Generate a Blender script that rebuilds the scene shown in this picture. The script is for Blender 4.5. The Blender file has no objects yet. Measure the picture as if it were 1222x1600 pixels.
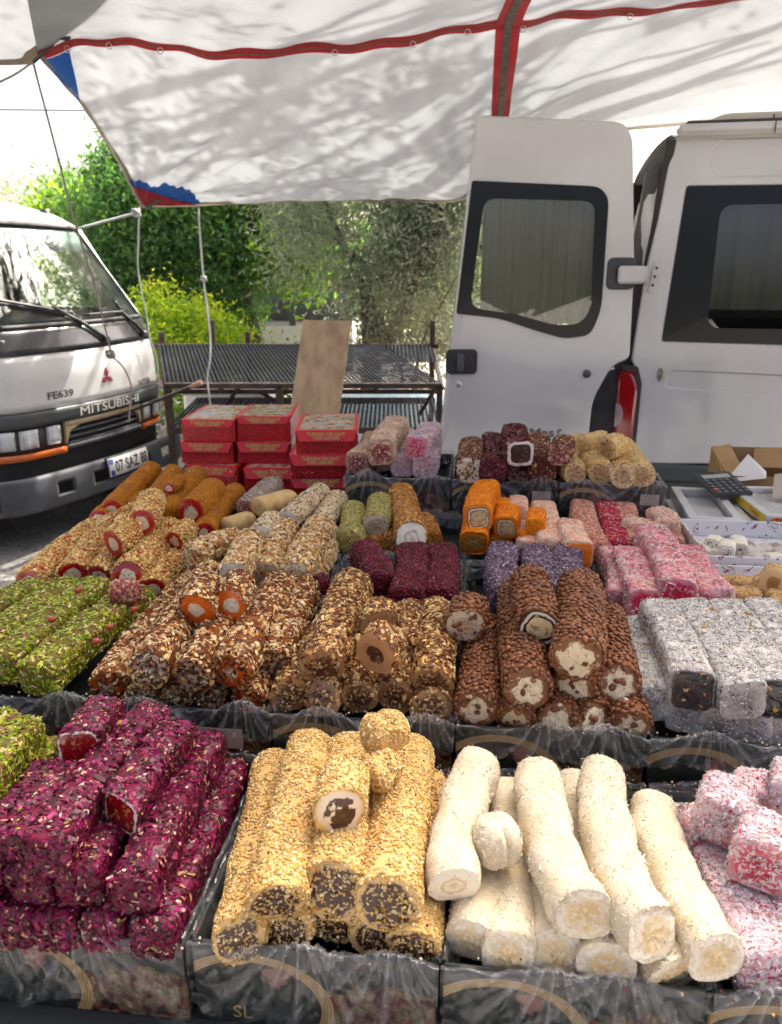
import bpy, bmesh, math, random
import numpy as np
from mathutils import Vector, Matrix, noise as mnoise

# ------------------------------------------------------------------ camera, sky, sun, exposure
SC = bpy.context.scene
COL = SC.collection
cam_d = bpy.data.cameras.new('camera'); cam = bpy.data.objects.new('camera', cam_d); COL.objects.link(cam)
cam.location = (0, 0, 1.6)
cam.rotation_euler = (math.radians(90 - 17.68), 0, 0)
cam_d.sensor_fit = 'VERTICAL'; cam_d.sensor_height = 24.0; cam_d.lens = 24.0 * 1208 / 1600
cam_d.clip_start = 0.05; cam_d.clip_end = 500
cam_d.dof.use_dof = True; cam_d.dof.focus_distance = 1.25; cam_d.dof.aperture_fstop = 5.0
SC.camera = cam
SUN_EL, SUN_AZ = math.radians(50), math.radians(33)      # azimuth from +Y towards +X
wd = bpy.data.worlds.new('World'); SC.world = wd; wd.use_nodes = True
nt = wd.node_tree; bg = nt.nodes['Background']
sky = nt.nodes.new('ShaderNodeTexSky'); sky.sky_type = 'NISHITA'; sky.sun_disc = False
sky.sun_elevation = SUN_EL; sky.sun_rotation = SUN_AZ; sky.air_density = 0.25; sky.dust_density = 9.0; sky.ozone_density = 0.0
nt.links.new(sky.outputs[0], bg.inputs[0]); bg.inputs[1].default_value = 0.15
sun_d = bpy.data.lights.new('sun', 'SUN'); sun = bpy.data.objects.new('sun', sun_d); COL.objects.link(sun)
sun_d.energy = 3.1; sun_d.angle = math.radians(0.53); sun_d.color = (1, .94, .84)
sdir = Vector((math.sin(SUN_AZ) * math.cos(SUN_EL), math.cos(SUN_AZ) * math.cos(SUN_EL), math.sin(SUN_EL)))
sun.rotation_euler = sdir.to_track_quat('Z', 'Y').to_euler(); sun.location = (4, 6, 12)
SC.view_settings.view_transform = 'Standard'; SC.view_settings.look = 'None'
SC.view_settings.exposure = 2.25; SC.view_settings.gamma = 1.0
SC.cycles.use_denoising = True
SC.cycles.max_bounces = 8; SC.cycles.transparent_max_bounces = 16; SC.cycles.diffuse_bounces = 4
SC.cycles.sample_clamp_indirect = 6.0
SC.cycles.caustics_reflective = False; SC.cycles.caustics_refractive = False

rng = np.random.default_rng(7); random.seed(7)
YAW = math.radians(6.5); TC, TS = math.cos(YAW), math.sin(YAW)
def tw(u, w, z): return Vector((u * TC + w * TS, -u * TS + w * TC, z))

# ------------------------------------------------------------------ helpers
def tag(o, label=None, cat=None, group=None, kind=None):
    if label: o['label'] = label
    if cat: o['category'] = cat
    if group: o['group'] = group
    if kind: o['kind'] = kind
    return o
def empty(name, loc=(0, 0, 0), rz=0):
    o = bpy.data.objects.new(name, None); COL.objects.link(o); o.location = loc; o.rotation_euler = (0, 0, rz); o.empty_display_size = .05
    return o
def link(name, me, mat=None, parent=None, loc=None, rz=None):
    o = bpy.data.objects.new(name, me); COL.objects.link(o)
    if mat is not None and not me.materials: me.materials.append(mat)
    if parent is not None: o.parent = parent
    if loc is not None: o.location = loc
    if rz is not None: o.rotation_euler = (0, 0, rz)
    return o
def mesh_np(name, V, faces, smooth=False, attrs=None):
    """faces: list of (n,k) int arrays"""
    V = np.asarray(V, np.float32); me = bpy.data.meshes.new(name)
    faces = [np.asarray(f, np.int32) for f in faces if len(f)]
    lt = np.concatenate([np.full(len(f), f.shape[1], np.int32) for f in faces])
    li = np.concatenate([f.ravel() for f in faces])
    ls = np.concatenate([[0], np.cumsum(lt)[:-1]]).astype(np.int32)
    me.vertices.add(len(V)); me.vertices.foreach_set('co', V.ravel())
    me.loops.add(len(li)); me.loops.foreach_set('vertex_index', li)
    me.polygons.add(len(lt)); me.polygons.foreach_set('loop_start', ls); me.polygons.foreach_set('loop_total', lt)
    me.polygons.foreach_set('use_smooth', np.full(len(lt), bool(smooth)))
    for k, a in (attrs or {}).items():
        a = np.asarray(a, np.float32)
        if a.ndim == 1: at = me.attributes.new(k, 'FLOAT', 'POINT'); at.data.foreach_set('value', a)
        else: at = me.attributes.new(k, 'FLOAT_VECTOR', 'POINT'); at.data.foreach_set('vector', a.ravel())
    me.update(calc_edges=True)
    return me
class MB:
    """collects shapes into one mesh"""
    def __init__(s): s.bm = bmesh.new()
    def hull(s, pts):
        vs = [s.bm.verts.new(p) for p in pts]
        r = bmesh.ops.convex_hull(s.bm, input=vs)
        dead = [g for g in r['geom_interior'] + r['geom_unused'] if isinstance(g, bmesh.types.BMVert)]
        if dead: bmesh.ops.delete(s.bm, geom=list(set(dead)), context='VERTS')
        return s
    def box(s, c, d, b=0.0, M=None):
        x, y, z = (q / 2 for q in d); b = min(b, x * .9, y * .9, z * .9); P = []
        for i in (-1, 1):
            for j in (-1, 1):
                for k in (-1, 1):
                    if b <= 0: P.append((i * x, j * y, k * z))
                    else: P += [(i * (x - b), j * (y - b), k * z), (i * (x - b), j * y, k * (z - b)), (i * x, j * (y - b), k * (z - b))]
        P = [Vector(p) for p in P]
        if M is not None: P = [M @ p for p in P]
        return s.hull([p + Vector(c) for p in P])
    def tube(s, pts, r, n=8, cap=True):
        pts = [Vector(p) for p in pts]; rs = r if isinstance(r, (list, tuple)) else [r] * len(pts)
        rings = []; prev = None
        for i, p in enumerate(pts):
            t = (pts[min(i + 1, len(pts) - 1)] - pts[max(i - 1, 0)]).normalized()
            a = t.orthogonal().normalized() if prev is None else (prev - t * prev.dot(t)).normalized()
            prev = a; b = t.cross(a)
            rings.append([s.bm.verts.new(p + (a * math.cos(6.28318 * k / n) + b * math.sin(6.28318 * k / n)) * rs[i]) for k in range(n)])
        for A, B in zip(rings, rings[1:]):
            for k in range(n):
                f = s.bm.faces.new((A[k], A[(k + 1) % n], B[(k + 1) % n], B[k])); f.smooth = True
        if cap:
            s.bm.faces.new(rings[0][::-1]); s.bm.faces.new(rings[-1])
        return s
    def grid(s, fn, nu, nv, smooth=True):
        vs = [[s.bm.verts.new(fn(i / nu, j / nv)) for j in range(nv + 1)] for i in range(nu + 1)]
        for i in range(nu):
            for j in range(nv):
                f = s.bm.faces.new((vs[i][j], vs[i + 1][j], vs[i + 1][j + 1], vs[i][j + 1])); f.smooth = smooth
        return s
    def lathe(s, prof, n=24, M=None):
        R = []
        for (r, z) in prof:
            R.append([s.bm.verts.new((M @ Vector((r * math.cos(6.28318 * k / n), r * math.sin(6.28318 * k / n), z))) if M else (r * math.cos(6.28318 * k / n), r * math.sin(6.28318 * k / n), z)) for k in range(n)])
        for A, B in zip(R, R[1:]):
            for k in range(n):
                f = s.bm.faces.new((A[k], A[(k + 1) % n], B[(k + 1) % n], B[k])); f.smooth = True
        return s
    def plate(s, outer, holes, fn, th, bev=.0):
        """flat plate of 2D outline with through holes; fn(a, b, depth) -> 3D; rounded front edge"""
        def inset(L, d):
            n = len(L); out = []
            A = sum(L[i][0] * L[(i + 1) % n][1] - L[(i + 1) % n][0] * L[i][1] for i in range(n))
            sg = 1 if A > 0 else -1
            for i in range(n):
                p, q, r = Vector(L[i - 1]), Vector(L[i]), Vector(L[(i + 1) % n])
                e1 = (q - p).normalized(); e2 = (r - q).normalized()
                n1 = Vector((-e1.y, e1.x)); n2 = Vector((-e2.y, e2.x)); m = (n1 + n2)
                if m.length < 1e-6: m = n1
                m.normalize(); k = max(.4, m.dot(n1)); out.append(tuple(q + m * (sg * d / k)))
            return out
        loops = []
        for q, L in enumerate([outer] + list(holes)):
            steps = [(0, 0)] if bev <= 0 else [(1.0, 0), (.3, .3), (0, 1)]
            rings = []
            for (i_, d_) in steps:
                LL = inset(L, (bev * i_) * (1 if q == 0 else -1)) if bev > 0 else L
                rings.append([s.bm.verts.new(fn(a, b, bev * d_)) for a, b in LL])
            rings.append([s.bm.verts.new(fn(a, b, th)) for a, b in L])
            for A, B in zip(rings, rings[1:]):
                for k in range(len(L)):
                    f = s.bm.faces.new((A[k], A[(k + 1) % len(L)], B[(k + 1) % len(L)], B[k])); f.smooth = bev > 0
            loops.append((rings[0], rings[-1]))
        for w in (0, 1):
            ed = []
            for L in loops:
                for k in range(len(L[w])):
                    ed.append(s.bm.edges.get((L[w][k], L[w][(k + 1) % len(L[w])])))
            bmesh.ops.triangle_fill(s.bm, use_beauty=True, use_dissolve=False, edges=ed)
        return s
    def build(s, name, mat, parent=None, loc=None, rz=None, smooth=None, fix=True):
        if fix: bmesh.ops.recalc_face_normals(s.bm, faces=s.bm.faces)
        me = bpy.data.meshes.new(name); s.bm.to_mesh(me); s.bm.free()
        if smooth is not None: me.polygons.foreach_set('use_smooth', [smooth] * len(me.polygons))
        return link(name, me, mat, parent, loc, rz)
def rrect(x0, y0, x1, y1, r, n=5):
    out = []
    for cx, cy, a0 in ((x1 - r, y1 - r, 0), (x0 + r, y1 - r, 90), (x0 + r, y0 + r, 180), (x1 - r, y0 + r, 270)):
        for k in range(n + 1):
            a = math.radians(a0 + 90 * k / n); out.append((cx + r * math.cos(a), cy + r * math.sin(a)))
    return out
def rpoly(pts, rad, n=4):
    out = []; m = len(pts)
    for i in range(m):
        p, q, r = Vector(pts[i - 1]), Vector(pts[i]), Vector(pts[(i + 1) % m])
        rr = rad[i] if isinstance(rad, (list, tuple)) else rad
        if rr <= 0: out.append(tuple(q)); continue
        a = q + (p - q).normalized() * rr; b = q + (r - q).normalized() * rr
        for k in range(n + 1):
            t = k / n; out.append(tuple(a * (1 - t) ** 2 + q * 2 * t * (1 - t) + b * t * t))
    return out
def catmull(P, n):
    P = [Vector(p) for p in P]; Q = [P[0] * 2 - P[1]] + P + [P[-1] * 2 - P[-2]]; out = []
    m = len(P) - 1
    for i in range(n + 1):
        x = i / n * m; k = min(int(x), m - 1); t = x - k; a, b, c, d = Q[k:k + 4]
        out.append(.5 * ((2 * b) + (c - a) * t + (2 * a - 5 * b + 4 * c - d) * t * t + (3 * b - a - 3 * c + d) * t ** 3))
    return out
def text_geo(txt, size, extrude=.0, bold=0.0, sx=1.0, align='CENTER'):
    cu = bpy.data.curves.new('t', 'FONT'); cu.body = txt; cu.size = size; cu.align_x = align; cu.align_y = 'CENTER'; cu.offset = bold; cu.resolution_u = 3; cu.extrude = extrude
    ob = bpy.data.objects.new('t', cu); COL.objects.link(ob); dg = bpy.context.evaluated_depsgraph_get(); dg.update()
    me = bpy.data.meshes.new_from_object(ob.evaluated_get(dg)); bpy.data.objects.remove(ob); bpy.data.curves.remove(cu)
    V = [(v.co.x * sx, v.co.y, v.co.z) for v in me.vertices]; F = [tuple(p.vertices) for p in me.polygons]; bpy.data.meshes.remove(me)
    return V, F
def text_part(name, txt, size, fn, mat, parent, bold=0.0, sx=1.0, align='CENTER', extrude=.0):
    V, F = text_geo(txt, size, extrude, bold, sx, align)
    me = bpy.data.meshes.new(name); me.from_pydata([fn(*v) for v in V], [], F); me.update()
    return link(name, me, mat, parent)

# ------------------------------------------------------------------ materials
def nodes(name):
    m = bpy.data.materials.new(name); m.use_nodes = True; return m, m.node_tree.nodes, m.node_tree.links, m.node_tree.nodes['Principled BSDF']
def ramp(N, stops, interp='LINEAR'):
    r = N.new('ShaderNodeValToRGB'); r.color_ramp.interpolation = interp; e = r.color_ramp.elements
    while len(e) < len(stops): e.new(0.5)
    for q, (p, c) in zip(e, stops): q.position = p; q.color = (*c, 1) if len(c) == 3 else c
    return r
def mat(name, col, rough=.5, col2=None, scale=8, bump=0, bscale=60, metal=0, spec=.5, coat=0, detail=4, stretch=None, thr=(.35, .65), bdist=.002, sss=0):
    m, N, L, B = nodes(name); B.inputs['Roughness'].default_value = rough; B.inputs['Metallic'].default_value = metal
    B.inputs['Specular IOR Level'].default_value = spec; B.inputs['Coat Weight'].default_value = coat; B.inputs['Coat Roughness'].default_value = .08
    tc = N.new('ShaderNodeTexCoord'); src = tc.outputs['Object']
    if stretch:
        mp = N.new('ShaderNodeMapping'); mp.inputs['Scale'].default_value = stretch; L.new(src, mp.inputs[0]); src = mp.outputs[0]
    if col2 is not None:
        n = N.new('ShaderNodeTexNoise'); n.inputs['Scale'].default_value = scale; n.inputs['Detail'].default_value = detail; L.new(src, n.inputs['Vector'])
        r = ramp(N, [(thr[0], col), (thr[1], col2)]); L.new(n.outputs[0], r.inputs[0]); L.new(r.outputs[0], B.inputs['Base Color'])
        rr = N.new('ShaderNodeMapRange'); rr.inputs[3].default_value = max(.02, rough - .08); rr.inputs[4].default_value = min(1, rough + .12); L.new(n.outputs[0], rr.inputs[0]); L.new(rr.outputs[0], B.inputs['Roughness'])
    else: B.inputs['Base Color'].default_value = (*col, 1)
    if bump:
        n2 = N.new('ShaderNodeTexNoise'); n2.inputs['Scale'].default_value = bscale; n2.inputs['Detail'].default_value = 5; L.new(src, n2.inputs['Vector'])
        b = N.new('ShaderNodeBump'); b.inputs['Strength'].default_value = bump; b.inputs['Distance'].default_value = bdist; L.new(n2.outputs[0], b.inputs['Height']); L.new(b.outputs[0], B.inputs['Normal'])
    if sss: B.inputs['Subsurface Weight'].default_value = sss; B.inputs['Subsurface Radius'].default_value = (.01, .006, .003)
    return m
def rndmat(name, stops, rough=.5, spec=.4, bump=0, coat=0):
    """colour by the per-flake value 'rnd'"""
    m, N, L, B = nodes(name); B.inputs['Roughness'].default_value = rough; B.inputs['Specular IOR Level'].default_value = spec; B.inputs['Coat Weight'].default_value = coat
    a = N.new('ShaderNodeAttribute'); a.attribute_name = 'rnd'
    r = ramp(N, stops, 'CONSTANT'); L.new(a.outputs['Fac'], r.inputs[0])
    tc = N.new('ShaderNodeTexCoord'); n = N.new('ShaderNodeTexNoise'); n.inputs['Scale'].default_value = 140; L.new(tc.outputs['Object'], n.inputs['Vector'])
    mr = N.new('ShaderNodeMapRange'); mr.inputs[1].default_value = .3; mr.inputs[2].default_value = .7; mr.inputs[3].default_value = .65; mr.inputs[4].default_value = 1.2; L.new(n.outputs[0], mr.inputs[0])
    mm = N.new('ShaderNodeMath'); mm.operation = 'MULTIPLY_ADD'; mm.inputs[1].default_value = 7.31; mm.inputs[2].default_value = 0; L.new(a.outputs['Fac'], mm.inputs[0])
    fr = N.new('ShaderNodeMath'); fr.operation = 'FRACT'; L.new(mm.outputs[0], fr.inputs[0])
    m2 = N.new('ShaderNodeMapRange'); m2.inputs[3].default_value = .7; m2.inputs[4].default_value = 1.25; L.new(fr.outputs[0], m2.inputs[0])
    mu = N.new('ShaderNodeMath'); mu.operation = 'MULTIPLY'; L.new(mr.outputs[0], mu.inputs[0]); L.new(m2.outputs[0], mu.inputs[1])
    mx = N.new('ShaderNodeMix'); mx.data_type = 'RGBA'; mx.blend_type = 'MULTIPLY'; mx.inputs[0].default_value = 1; L.new(r.outputs[0], mx.inputs[6]); L.new(mu.outputs[0], mx.inputs[7])
    L.new(mx.outputs[2], B.inputs['Base Color'])
    return m
def leafmat(name, stops, trans=.45, rough=.5, tint=(2.1, 2.1, .8)):
    m, N, L, B = nodes(name); out = N['Material Output']
    a = N.new('ShaderNodeAttribute'); a.attribute_name = 'rnd'; r = ramp(N, stops, 'LINEAR'); L.new(a.outputs['Fac'], r.inputs[0])
    L.new(r.outputs[0], B.inputs['Base Color']); B.inputs['Roughness'].default_value = rough; B.inputs['Specular IOR Level'].default_value = .35
    t = N.new('ShaderNodeBsdfTranslucent'); g = N.new('ShaderNodeMix'); g.data_type = 'RGBA'; g.blend_type = 'MULTIPLY'; g.inputs[0].default_value = 1; g.inputs[7].default_value = (*tint, 1)
    L.new(r.outputs[0], g.inputs[6]); L.new(g.outputs[2], t.inputs[0])
    mx = N.new('ShaderNodeMixShader'); mx.inputs[0].default_value = trans; L.new(B.outputs[0], mx.inputs[1]); L.new(t.outputs[0], mx.inputs[2]); L.new(mx.outputs[0], out.inputs[0])
    return m
def glassmat(name, tint=(.75, .85, .82), refl=.0, rough=.02, ior=1.5, dirt=0.0):
    m, N, L, B = nodes(name); out = N['Material Output']; N.remove(B)
    t = N.new('ShaderNodeBsdfTransparent'); t.inputs[0].default_value = (*tint, 1)
    g = N.new('ShaderNodeBsdfGlossy'); g.inputs['Roughness'].default_value = rough
    f = N.new('ShaderNodeLayerWeight'); f.inputs[0].default_value = .5; pw = N.new('ShaderNodeMath'); pw.operation = 'POWER'; pw.inputs[1].default_value = 5.5; L.new(f.outputs['Facing'], pw.inputs[0])
    ad = N.new('ShaderNodeMath'); ad.operation = 'ADD'; ad.inputs[1].default_value = refl + .04; ad.use_clamp = True; L.new(pw.outputs[0], ad.inputs[0])
    mx = N.new('ShaderNodeMixShader'); L.new(ad.outputs[0], mx.inputs[0]); L.new(t.outputs[0], mx.inputs[1]); L.new(g.outputs[0], mx.inputs[2])
    last = mx
    if dirt:
        d = N.new('ShaderNodeBsdfDiffuse'); d.inputs[0].default_value = (.55, .53, .48, 1); tc = N.new('ShaderNodeTexCoord'); n = N.new('ShaderNodeTexNoise'); n.inputs['Scale'].default_value = 5; n.inputs['Detail'].default_value = 6; L.new(tc.outputs['Object'], n.inputs['Vector'])
        mr = N.new('ShaderNodeMapRange'); mr.inputs[1].default_value = .4; mr.inputs[2].default_value = .8; mr.inputs[4].default_value = dirt; L.new(n.outputs[0], mr.inputs[0])
        m2 = N.new('ShaderNodeMixShader'); L.new(mr.outputs[0], m2.inputs[0]); L.new(mx.outputs[0], m2.inputs[1]); L.new(d.outputs[0], m2.inputs[2]); last = m2
    L.new(last.outputs[0], out.inputs[0])
    return m
M_WHITE = mat('van_paint', (.57, .565, .55), .32, (.46, .45, .425), 2.2, coat=.5, thr=(.42, .75), detail=8)
M_TRUCK = mat('truck_paint', (.57, .58, .57), .34, (.42, .41, .385), 3.0, coat=.4, thr=(.46, .8), detail=8)
M_BLACK = mat('black_plastic', (.018, .019, .02), .45, (.035, .035, .036), 14)
M_DARK = mat('dark_inside', (.012, .012, .013), .8)
M_RUBBER = mat('rubber', (.02, .02, .02), .7, (.035, .034, .032), 30, bump=.2, bscale=200)
M_RUST = mat('rusty_steel', (.075, .04, .028), .65, (.028, .02, .018), 18, bump=.35, bscale=120)
M_GREYPL = mat('grey_bumper', (.075, .082, .095), .65, (.05, .055, .063), 7, bump=.15, bscale=90)
M_CHROME = mat('lamp_reflector', (.75, .76, .78), .12, metal=1)
M_GOLD = mat('gold_print', (.50, .33, .10), .4, metal=.3)
# ------------------------------------------------------------------ ground
def gh(x, y): return .02 * mnoise.noise((x * .6, y * .6, 0)) + .008 * mnoise.noise((x * 3, y * 3, 5))
b = MB(); b.grid(lambda a, c: (-60 + 120 * a, -40 + 160 * c, -.02), 4, 4)
m_gr, N, L, B = nodes('packed_earth')
tc = N.new('ShaderNodeTexCoord'); n1 = N.new('ShaderNodeTexNoise'); n1.inputs['Scale'].default_value = 1.6; n1.inputs['Detail'].default_value = 10; L.new(tc.outputs['Object'], n1.inputs['Vector'])
n2 = N.new('ShaderNodeTexNoise'); n2.inputs['Scale'].default_value = 45; n2.inputs['Detail'].default_value = 8; L.new(tc.outputs['Object'], n2.inputs['Vector'])
r1 = ramp(N, [(.3, (.17, .16, .15)), (.5, (.27, .255, .235)), (.7, (.36, .34, .31))]); L.new(n1.outputs[0], r1.inputs[0])
r2 = ramp(N, [(.35, (.5, .5, .5)), (.65, (1.1, 1.1, 1.1))]); L.new(n2.outputs[0], r2.inputs[0])
mx = N.new('ShaderNodeMix'); mx.data_type = 'RGBA'; mx.blend_type = 'MULTIPLY'; mx.inputs[0].default_value = 1; L.new(r1.outputs[0], mx.inputs[6]); L.new(r2.outputs[0], mx.inputs[7]); L.new(mx.outputs[2], B.inputs['Base Color'])
bp = N.new('ShaderNodeBump'); bp.inputs['Strength'].default_value = .6; bp.inputs['Distance'].default_value = .012; L.new(n2.outputs[0], bp.inputs['Height']); L.new(bp.outputs[0], B.inputs['Normal']); B.inputs['Roughness'].default_value = .9
tag(b.build('ground', m_gr), kind='structure')
b = MB(); b.grid(lambda a, c: (-7 + 14 * a, -1 + 15 * c, gh(-7 + 14 * a, -1 + 15 * c)), 90, 90); tag(b.build('ground_yard', m_gr), kind='structure')
# loose stones and dry leaves on the yard
V = []; F = []; rr = []
for i in range(900):
    x, y = random.uniform(-4.5, 1.5), random.uniform(1.5, 8); s = random.uniform(.006, .028); o = len(V); z = gh(x, y)
    for k in range(6): V.append((x + s * math.cos(k) * random.uniform(.7, 1.2), y + s * math.sin(k * 1.05) * random.uniform(.7, 1.2), z + random.uniform(-.002, .004)))
    V.append((x, y, z + s * random.uniform(.3, .8)))
    for k in range(6): F.append((o + k, o + (k + 1) % 6, o + 6))
    rr += [random.random()] * 7
me = mesh_np('gravel', V, [F], attrs={'rnd': rr}); tag(link('gravel', me, rndmat('gravel', [(0, (.16, .15, .14)), (.4, (.25, .23, .2)), (.7, (.12, .075, .04)), (.85, (.3, .2, .09))], .9)), 'scattered pebbles and dry leaves on the yard ground', 'gravel', kind='stuff')

# ------------------------------------------------------------------ trees
def leaf_mesh(name, C, nper, spread, size, asp, seed, curl=.25, droop=0.0, flat=0.0):
    """leaves scattered around clump centres C (k,3)"""
    g = np.random.default_rng(seed); C = np.asarray(C, float); n = len(C) * nper
    P = np.repeat(C, nper, 0) + g.normal(0, 1, (n, 3)) * np.asarray(spread)
    d = g.normal(0, 1, (n, 3)); d[:, 2] -= droop; d /= np.linalg.norm(d, axis=1)[:, None]
    q = g.normal(0, 1, (n, 3)); q[:, 2] += flat; s = np.cross(d, q); s /= np.linalg.norm(s, axis=1)[:, None]; nn = np.cross(s, d)
    l = size * g.uniform(.6, 1.3, n)[:, None]; w = l * asp
    A = P; Bv = P + d * l * .45 + s * w * .5 + nn * l * curl * .2; Cc = P + d * l - nn * l * curl * .15; D = P + d * l * .45 - s * w * .5 + nn * l * curl * .2
    V = np.stack([A, Bv, Cc, D], 1).reshape(-1, 3); i = np.arange(n)[:, None] * 4
    F = np.concatenate([i + np.array([[0, 1, 2]]), i + np.array([[0, 2, 3]])])
    r = np.clip(np.repeat(g.normal(.5, .16, len(C)), nper) + g.normal(0, .13, n), 0, 1)
    return mesh_np(name, V, [F], attrs={'rnd': np.repeat(r, 4)})
def clumps(c, rad, k, seed, shell=.55, zmin=None):
    g = np.random.default_rng(seed); d = g.normal(0, 1, (k, 3)); d /= np.linalg.norm(d, axis=1)[:, None]
    r = shell + (1 - shell) * g.uniform(0, 1, k) ** .6; r = r * g.uniform(.75, 1.1, k)
    P = np.asarray(c) + d * r[:, None] * np.asarray(rad)
    if zmin is not None: P = P[P[:, 2] > zmin]
    return P
def branches(mb, base, tips, r0, seed, wob=.12, n=7):
    g = random.Random(seed)
    for (a, t, r) in tips:
        a = Vector(a); t = Vector(t); mid = (a + t) / 2 + Vector((g.uniform(-1, 1), g.uniform(-1, 1), g.uniform(0, 1))) * wob
        pts = catmull([a, mid, t], n); mb.tube(pts, [r * (1 - .75 * i / n) for i in range(n + 1)], 7)
BARK = mat('bark', (.10, .075, .055), .9, (.045, .035, .028), 9, bump=.8, bscale=30, stretch=(1, 1, .25), bdist=.02)
GREEN_D = leafmat('leaf_dark', [(0, (.025, .065, .027)), (.5, (.065, .14, .05)), (1, (.15, .23, .075))], .5, tint=(1.7, 2.0, .9))
GREEN_L = leafmat('leaf_bright', [(0, (.03, .085, .012)), (.5, (.09, .19, .022)), (1, (.24, .33, .04))], .6)
GREEN_Y = leafmat('leaf_yellow', [(0, (.06, .14, .016)), (.5, (.19, .29, .03)), (1, (.44, .44, .06))], .6)
OLIVE = leafmat('leaf_olive', [(0, (.12, .135, .10)), (.5, (.26, .285, .215)), (1, (.45, .47, .37))], .55, tint=(1.4, 1.5, 1.2))
PALE = leafmat('leaf_pale', [(0, (.12, .14, .08)), (.5, (.24, .26, .16)), (1, (.42, .43, .30))], .3)
def tree(name, base, label, parts, leafm, twigs, r0, top, trunkpts=None, group='trees behind the stall'):
    t = empty(name, base); tag(t, label, 'tree', group); bx, by, bz = base
    mb = MB(); tp = trunkpts or [(0, 0, -.1), (.05, 0, top * .5), (.0, .05, top)]
    k = 10; pts = catmull(tp, k); mb.tube(pts, [r0 * (1.15 - .45 * i / k) for i in range(k + 1)], 10); branches(mb, base, twigs, r0, hash(name) % 99 if False else len(label))
    mb.build('trunk', BARK, t)
    me = parts; link('crown', me, leafm, t)
    return t
# pale olive far left
C = clumps((-.4, 0, 2.0), (2.4, 1.3, .95), 170, 1); tree('olive_tree', (-6.1, 13, 0), 'distant pale grey-green tree at the far left above the truck roof', leaf_mesh('crown', C, 85, .22, .10, .35, 2), OLIVE, [((0, 0, 1.2), (1, 0, 2.8), .07), ((0, 0, 1.2), (-1, .2, 2.9), .07)], .14, 1.4)
C = clumps((0, 0, 1.6), (1.9, .7, .75), 70, 31); tree('flowering_shrub', (-4.9, 10.2, 0), 'pale creamy shrub just above the truck cab roof', leaf_mesh('crown', C, 60, .16, .09, .4, 3), PALE, [((0, 0, .8), (.6, 0, 1.7), .04)], .06, 1.0, group='shrubs behind the stall')
# dense dark green tree behind the truck
C = np.concatenate([clumps((.25, 0, 1.75), (.72, .8, 1.1), 230, 4, .4), clumps((.3, .2, 2.55), (.32, .4, .5), 50, 5, .3), clumps((1.15, -.1, 1.6), (.8, .7, 1.0), 160, 6, .4)])
tree('evergreen_tree', (-3.25, 9.3, 0), 'dense dark green tree rising right behind the truck windscreen', leaf_mesh('crown', C, 85, .13, .085, .32, 7, droop=.5), GREEN_D, [((0, 0, 1), (.9, 0, 2.2), .06), ((0, 0, .9), (-.8, 0, 2.0), .06), ((0, 0, 1.2), (.3, .1, 3), .05)], .12, 1.6)
C = clumps((0, 0, 2.1), (.6, .5, .55), 60, 8, .3); tree('young_tree', (-4.1, 10.6, 0), 'light green young tree between the pale olive and the dense dark tree', leaf_mesh('crown', C, 80, .14, .09, .45, 9), GREEN_L, [((0, 0, 1), (.3, 0, 2.2), .03)], .06, 1.5)
# leafy tree with a leaning trunk in the middle
C = np.concatenate([clumps((.7, 1.7, 3.4), (1.5, 1.1, 1.3), 200, 10, .35, 2.0), clumps((-.5, .6, 2.15), (1.1, .6, .5), 100, 11, .2), clumps((.55, -.1, 1.75), (.45, .4, .45), 42, 12, .2), clumps((1.2, 1.6, 5.0), (1.5, 1.2, 1.0), 100, 13, .3)])
tree('leafy_tree', (-1.62, 9.2, 0), 'leafy tree with forked dark trunk seen beyond the metal racks', leaf_mesh('crown', C, 80, .16, .085, .5, 14), GREEN_L,
     [((-.12, 0, 1.35), (-1.1, .1, 2.3), .07), ((-.15, 0, 1.5), (.5, 0, 2.9), .06), ((-.5, 0, 1.75), (-.75, 0, 2.6), .04), ((-.2, 0, 1.6), (-.1, .3, 3.6), .07)], .11, 1.6, [(.12, 0, -.1), (.05, 0, .7), (-.15, 0, 1.6)])
# big olive in the centre and a taller one behind the van
C = np.concatenate([clumps((0, 0, 2.2), (1.25, .7, 1.35), 250, 15, .3, .6), clumps((-.2, 0, 3.6), (1.4, .9, .8), 60, 16, .3), clumps((.5, .3, 1.5), (.8, .5, .9), 70, 17, .2)])
tree('olive_tree', (-.25, 8.2, 0), 'broad grey-green olive tree filling the gap left of the van door', leaf_mesh('crown', C, 95, .14, .075, .24, 18, droop=.5), OLIVE,
     [((.2, 0, .8), (-.5, 0, 2.4), .06), ((.2, 0, .8), (.9, .1, 2.6), .07), ((0, 0, 1.6), (-.9, 0, 2.0), .03)], .11, 1.3)
C = np.concatenate([clumps((0, 0, 4.6), (2.1, 1.7, 1.5), 240, 19, .25, 3.1), clumps((-.9, .2, 2.3), (.8, .5, 1.0), 110, 20, .2), clumps((-.3, -1.9, 5.9), (2.3, 2.0, .8), 42, 21, .1)])
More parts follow.
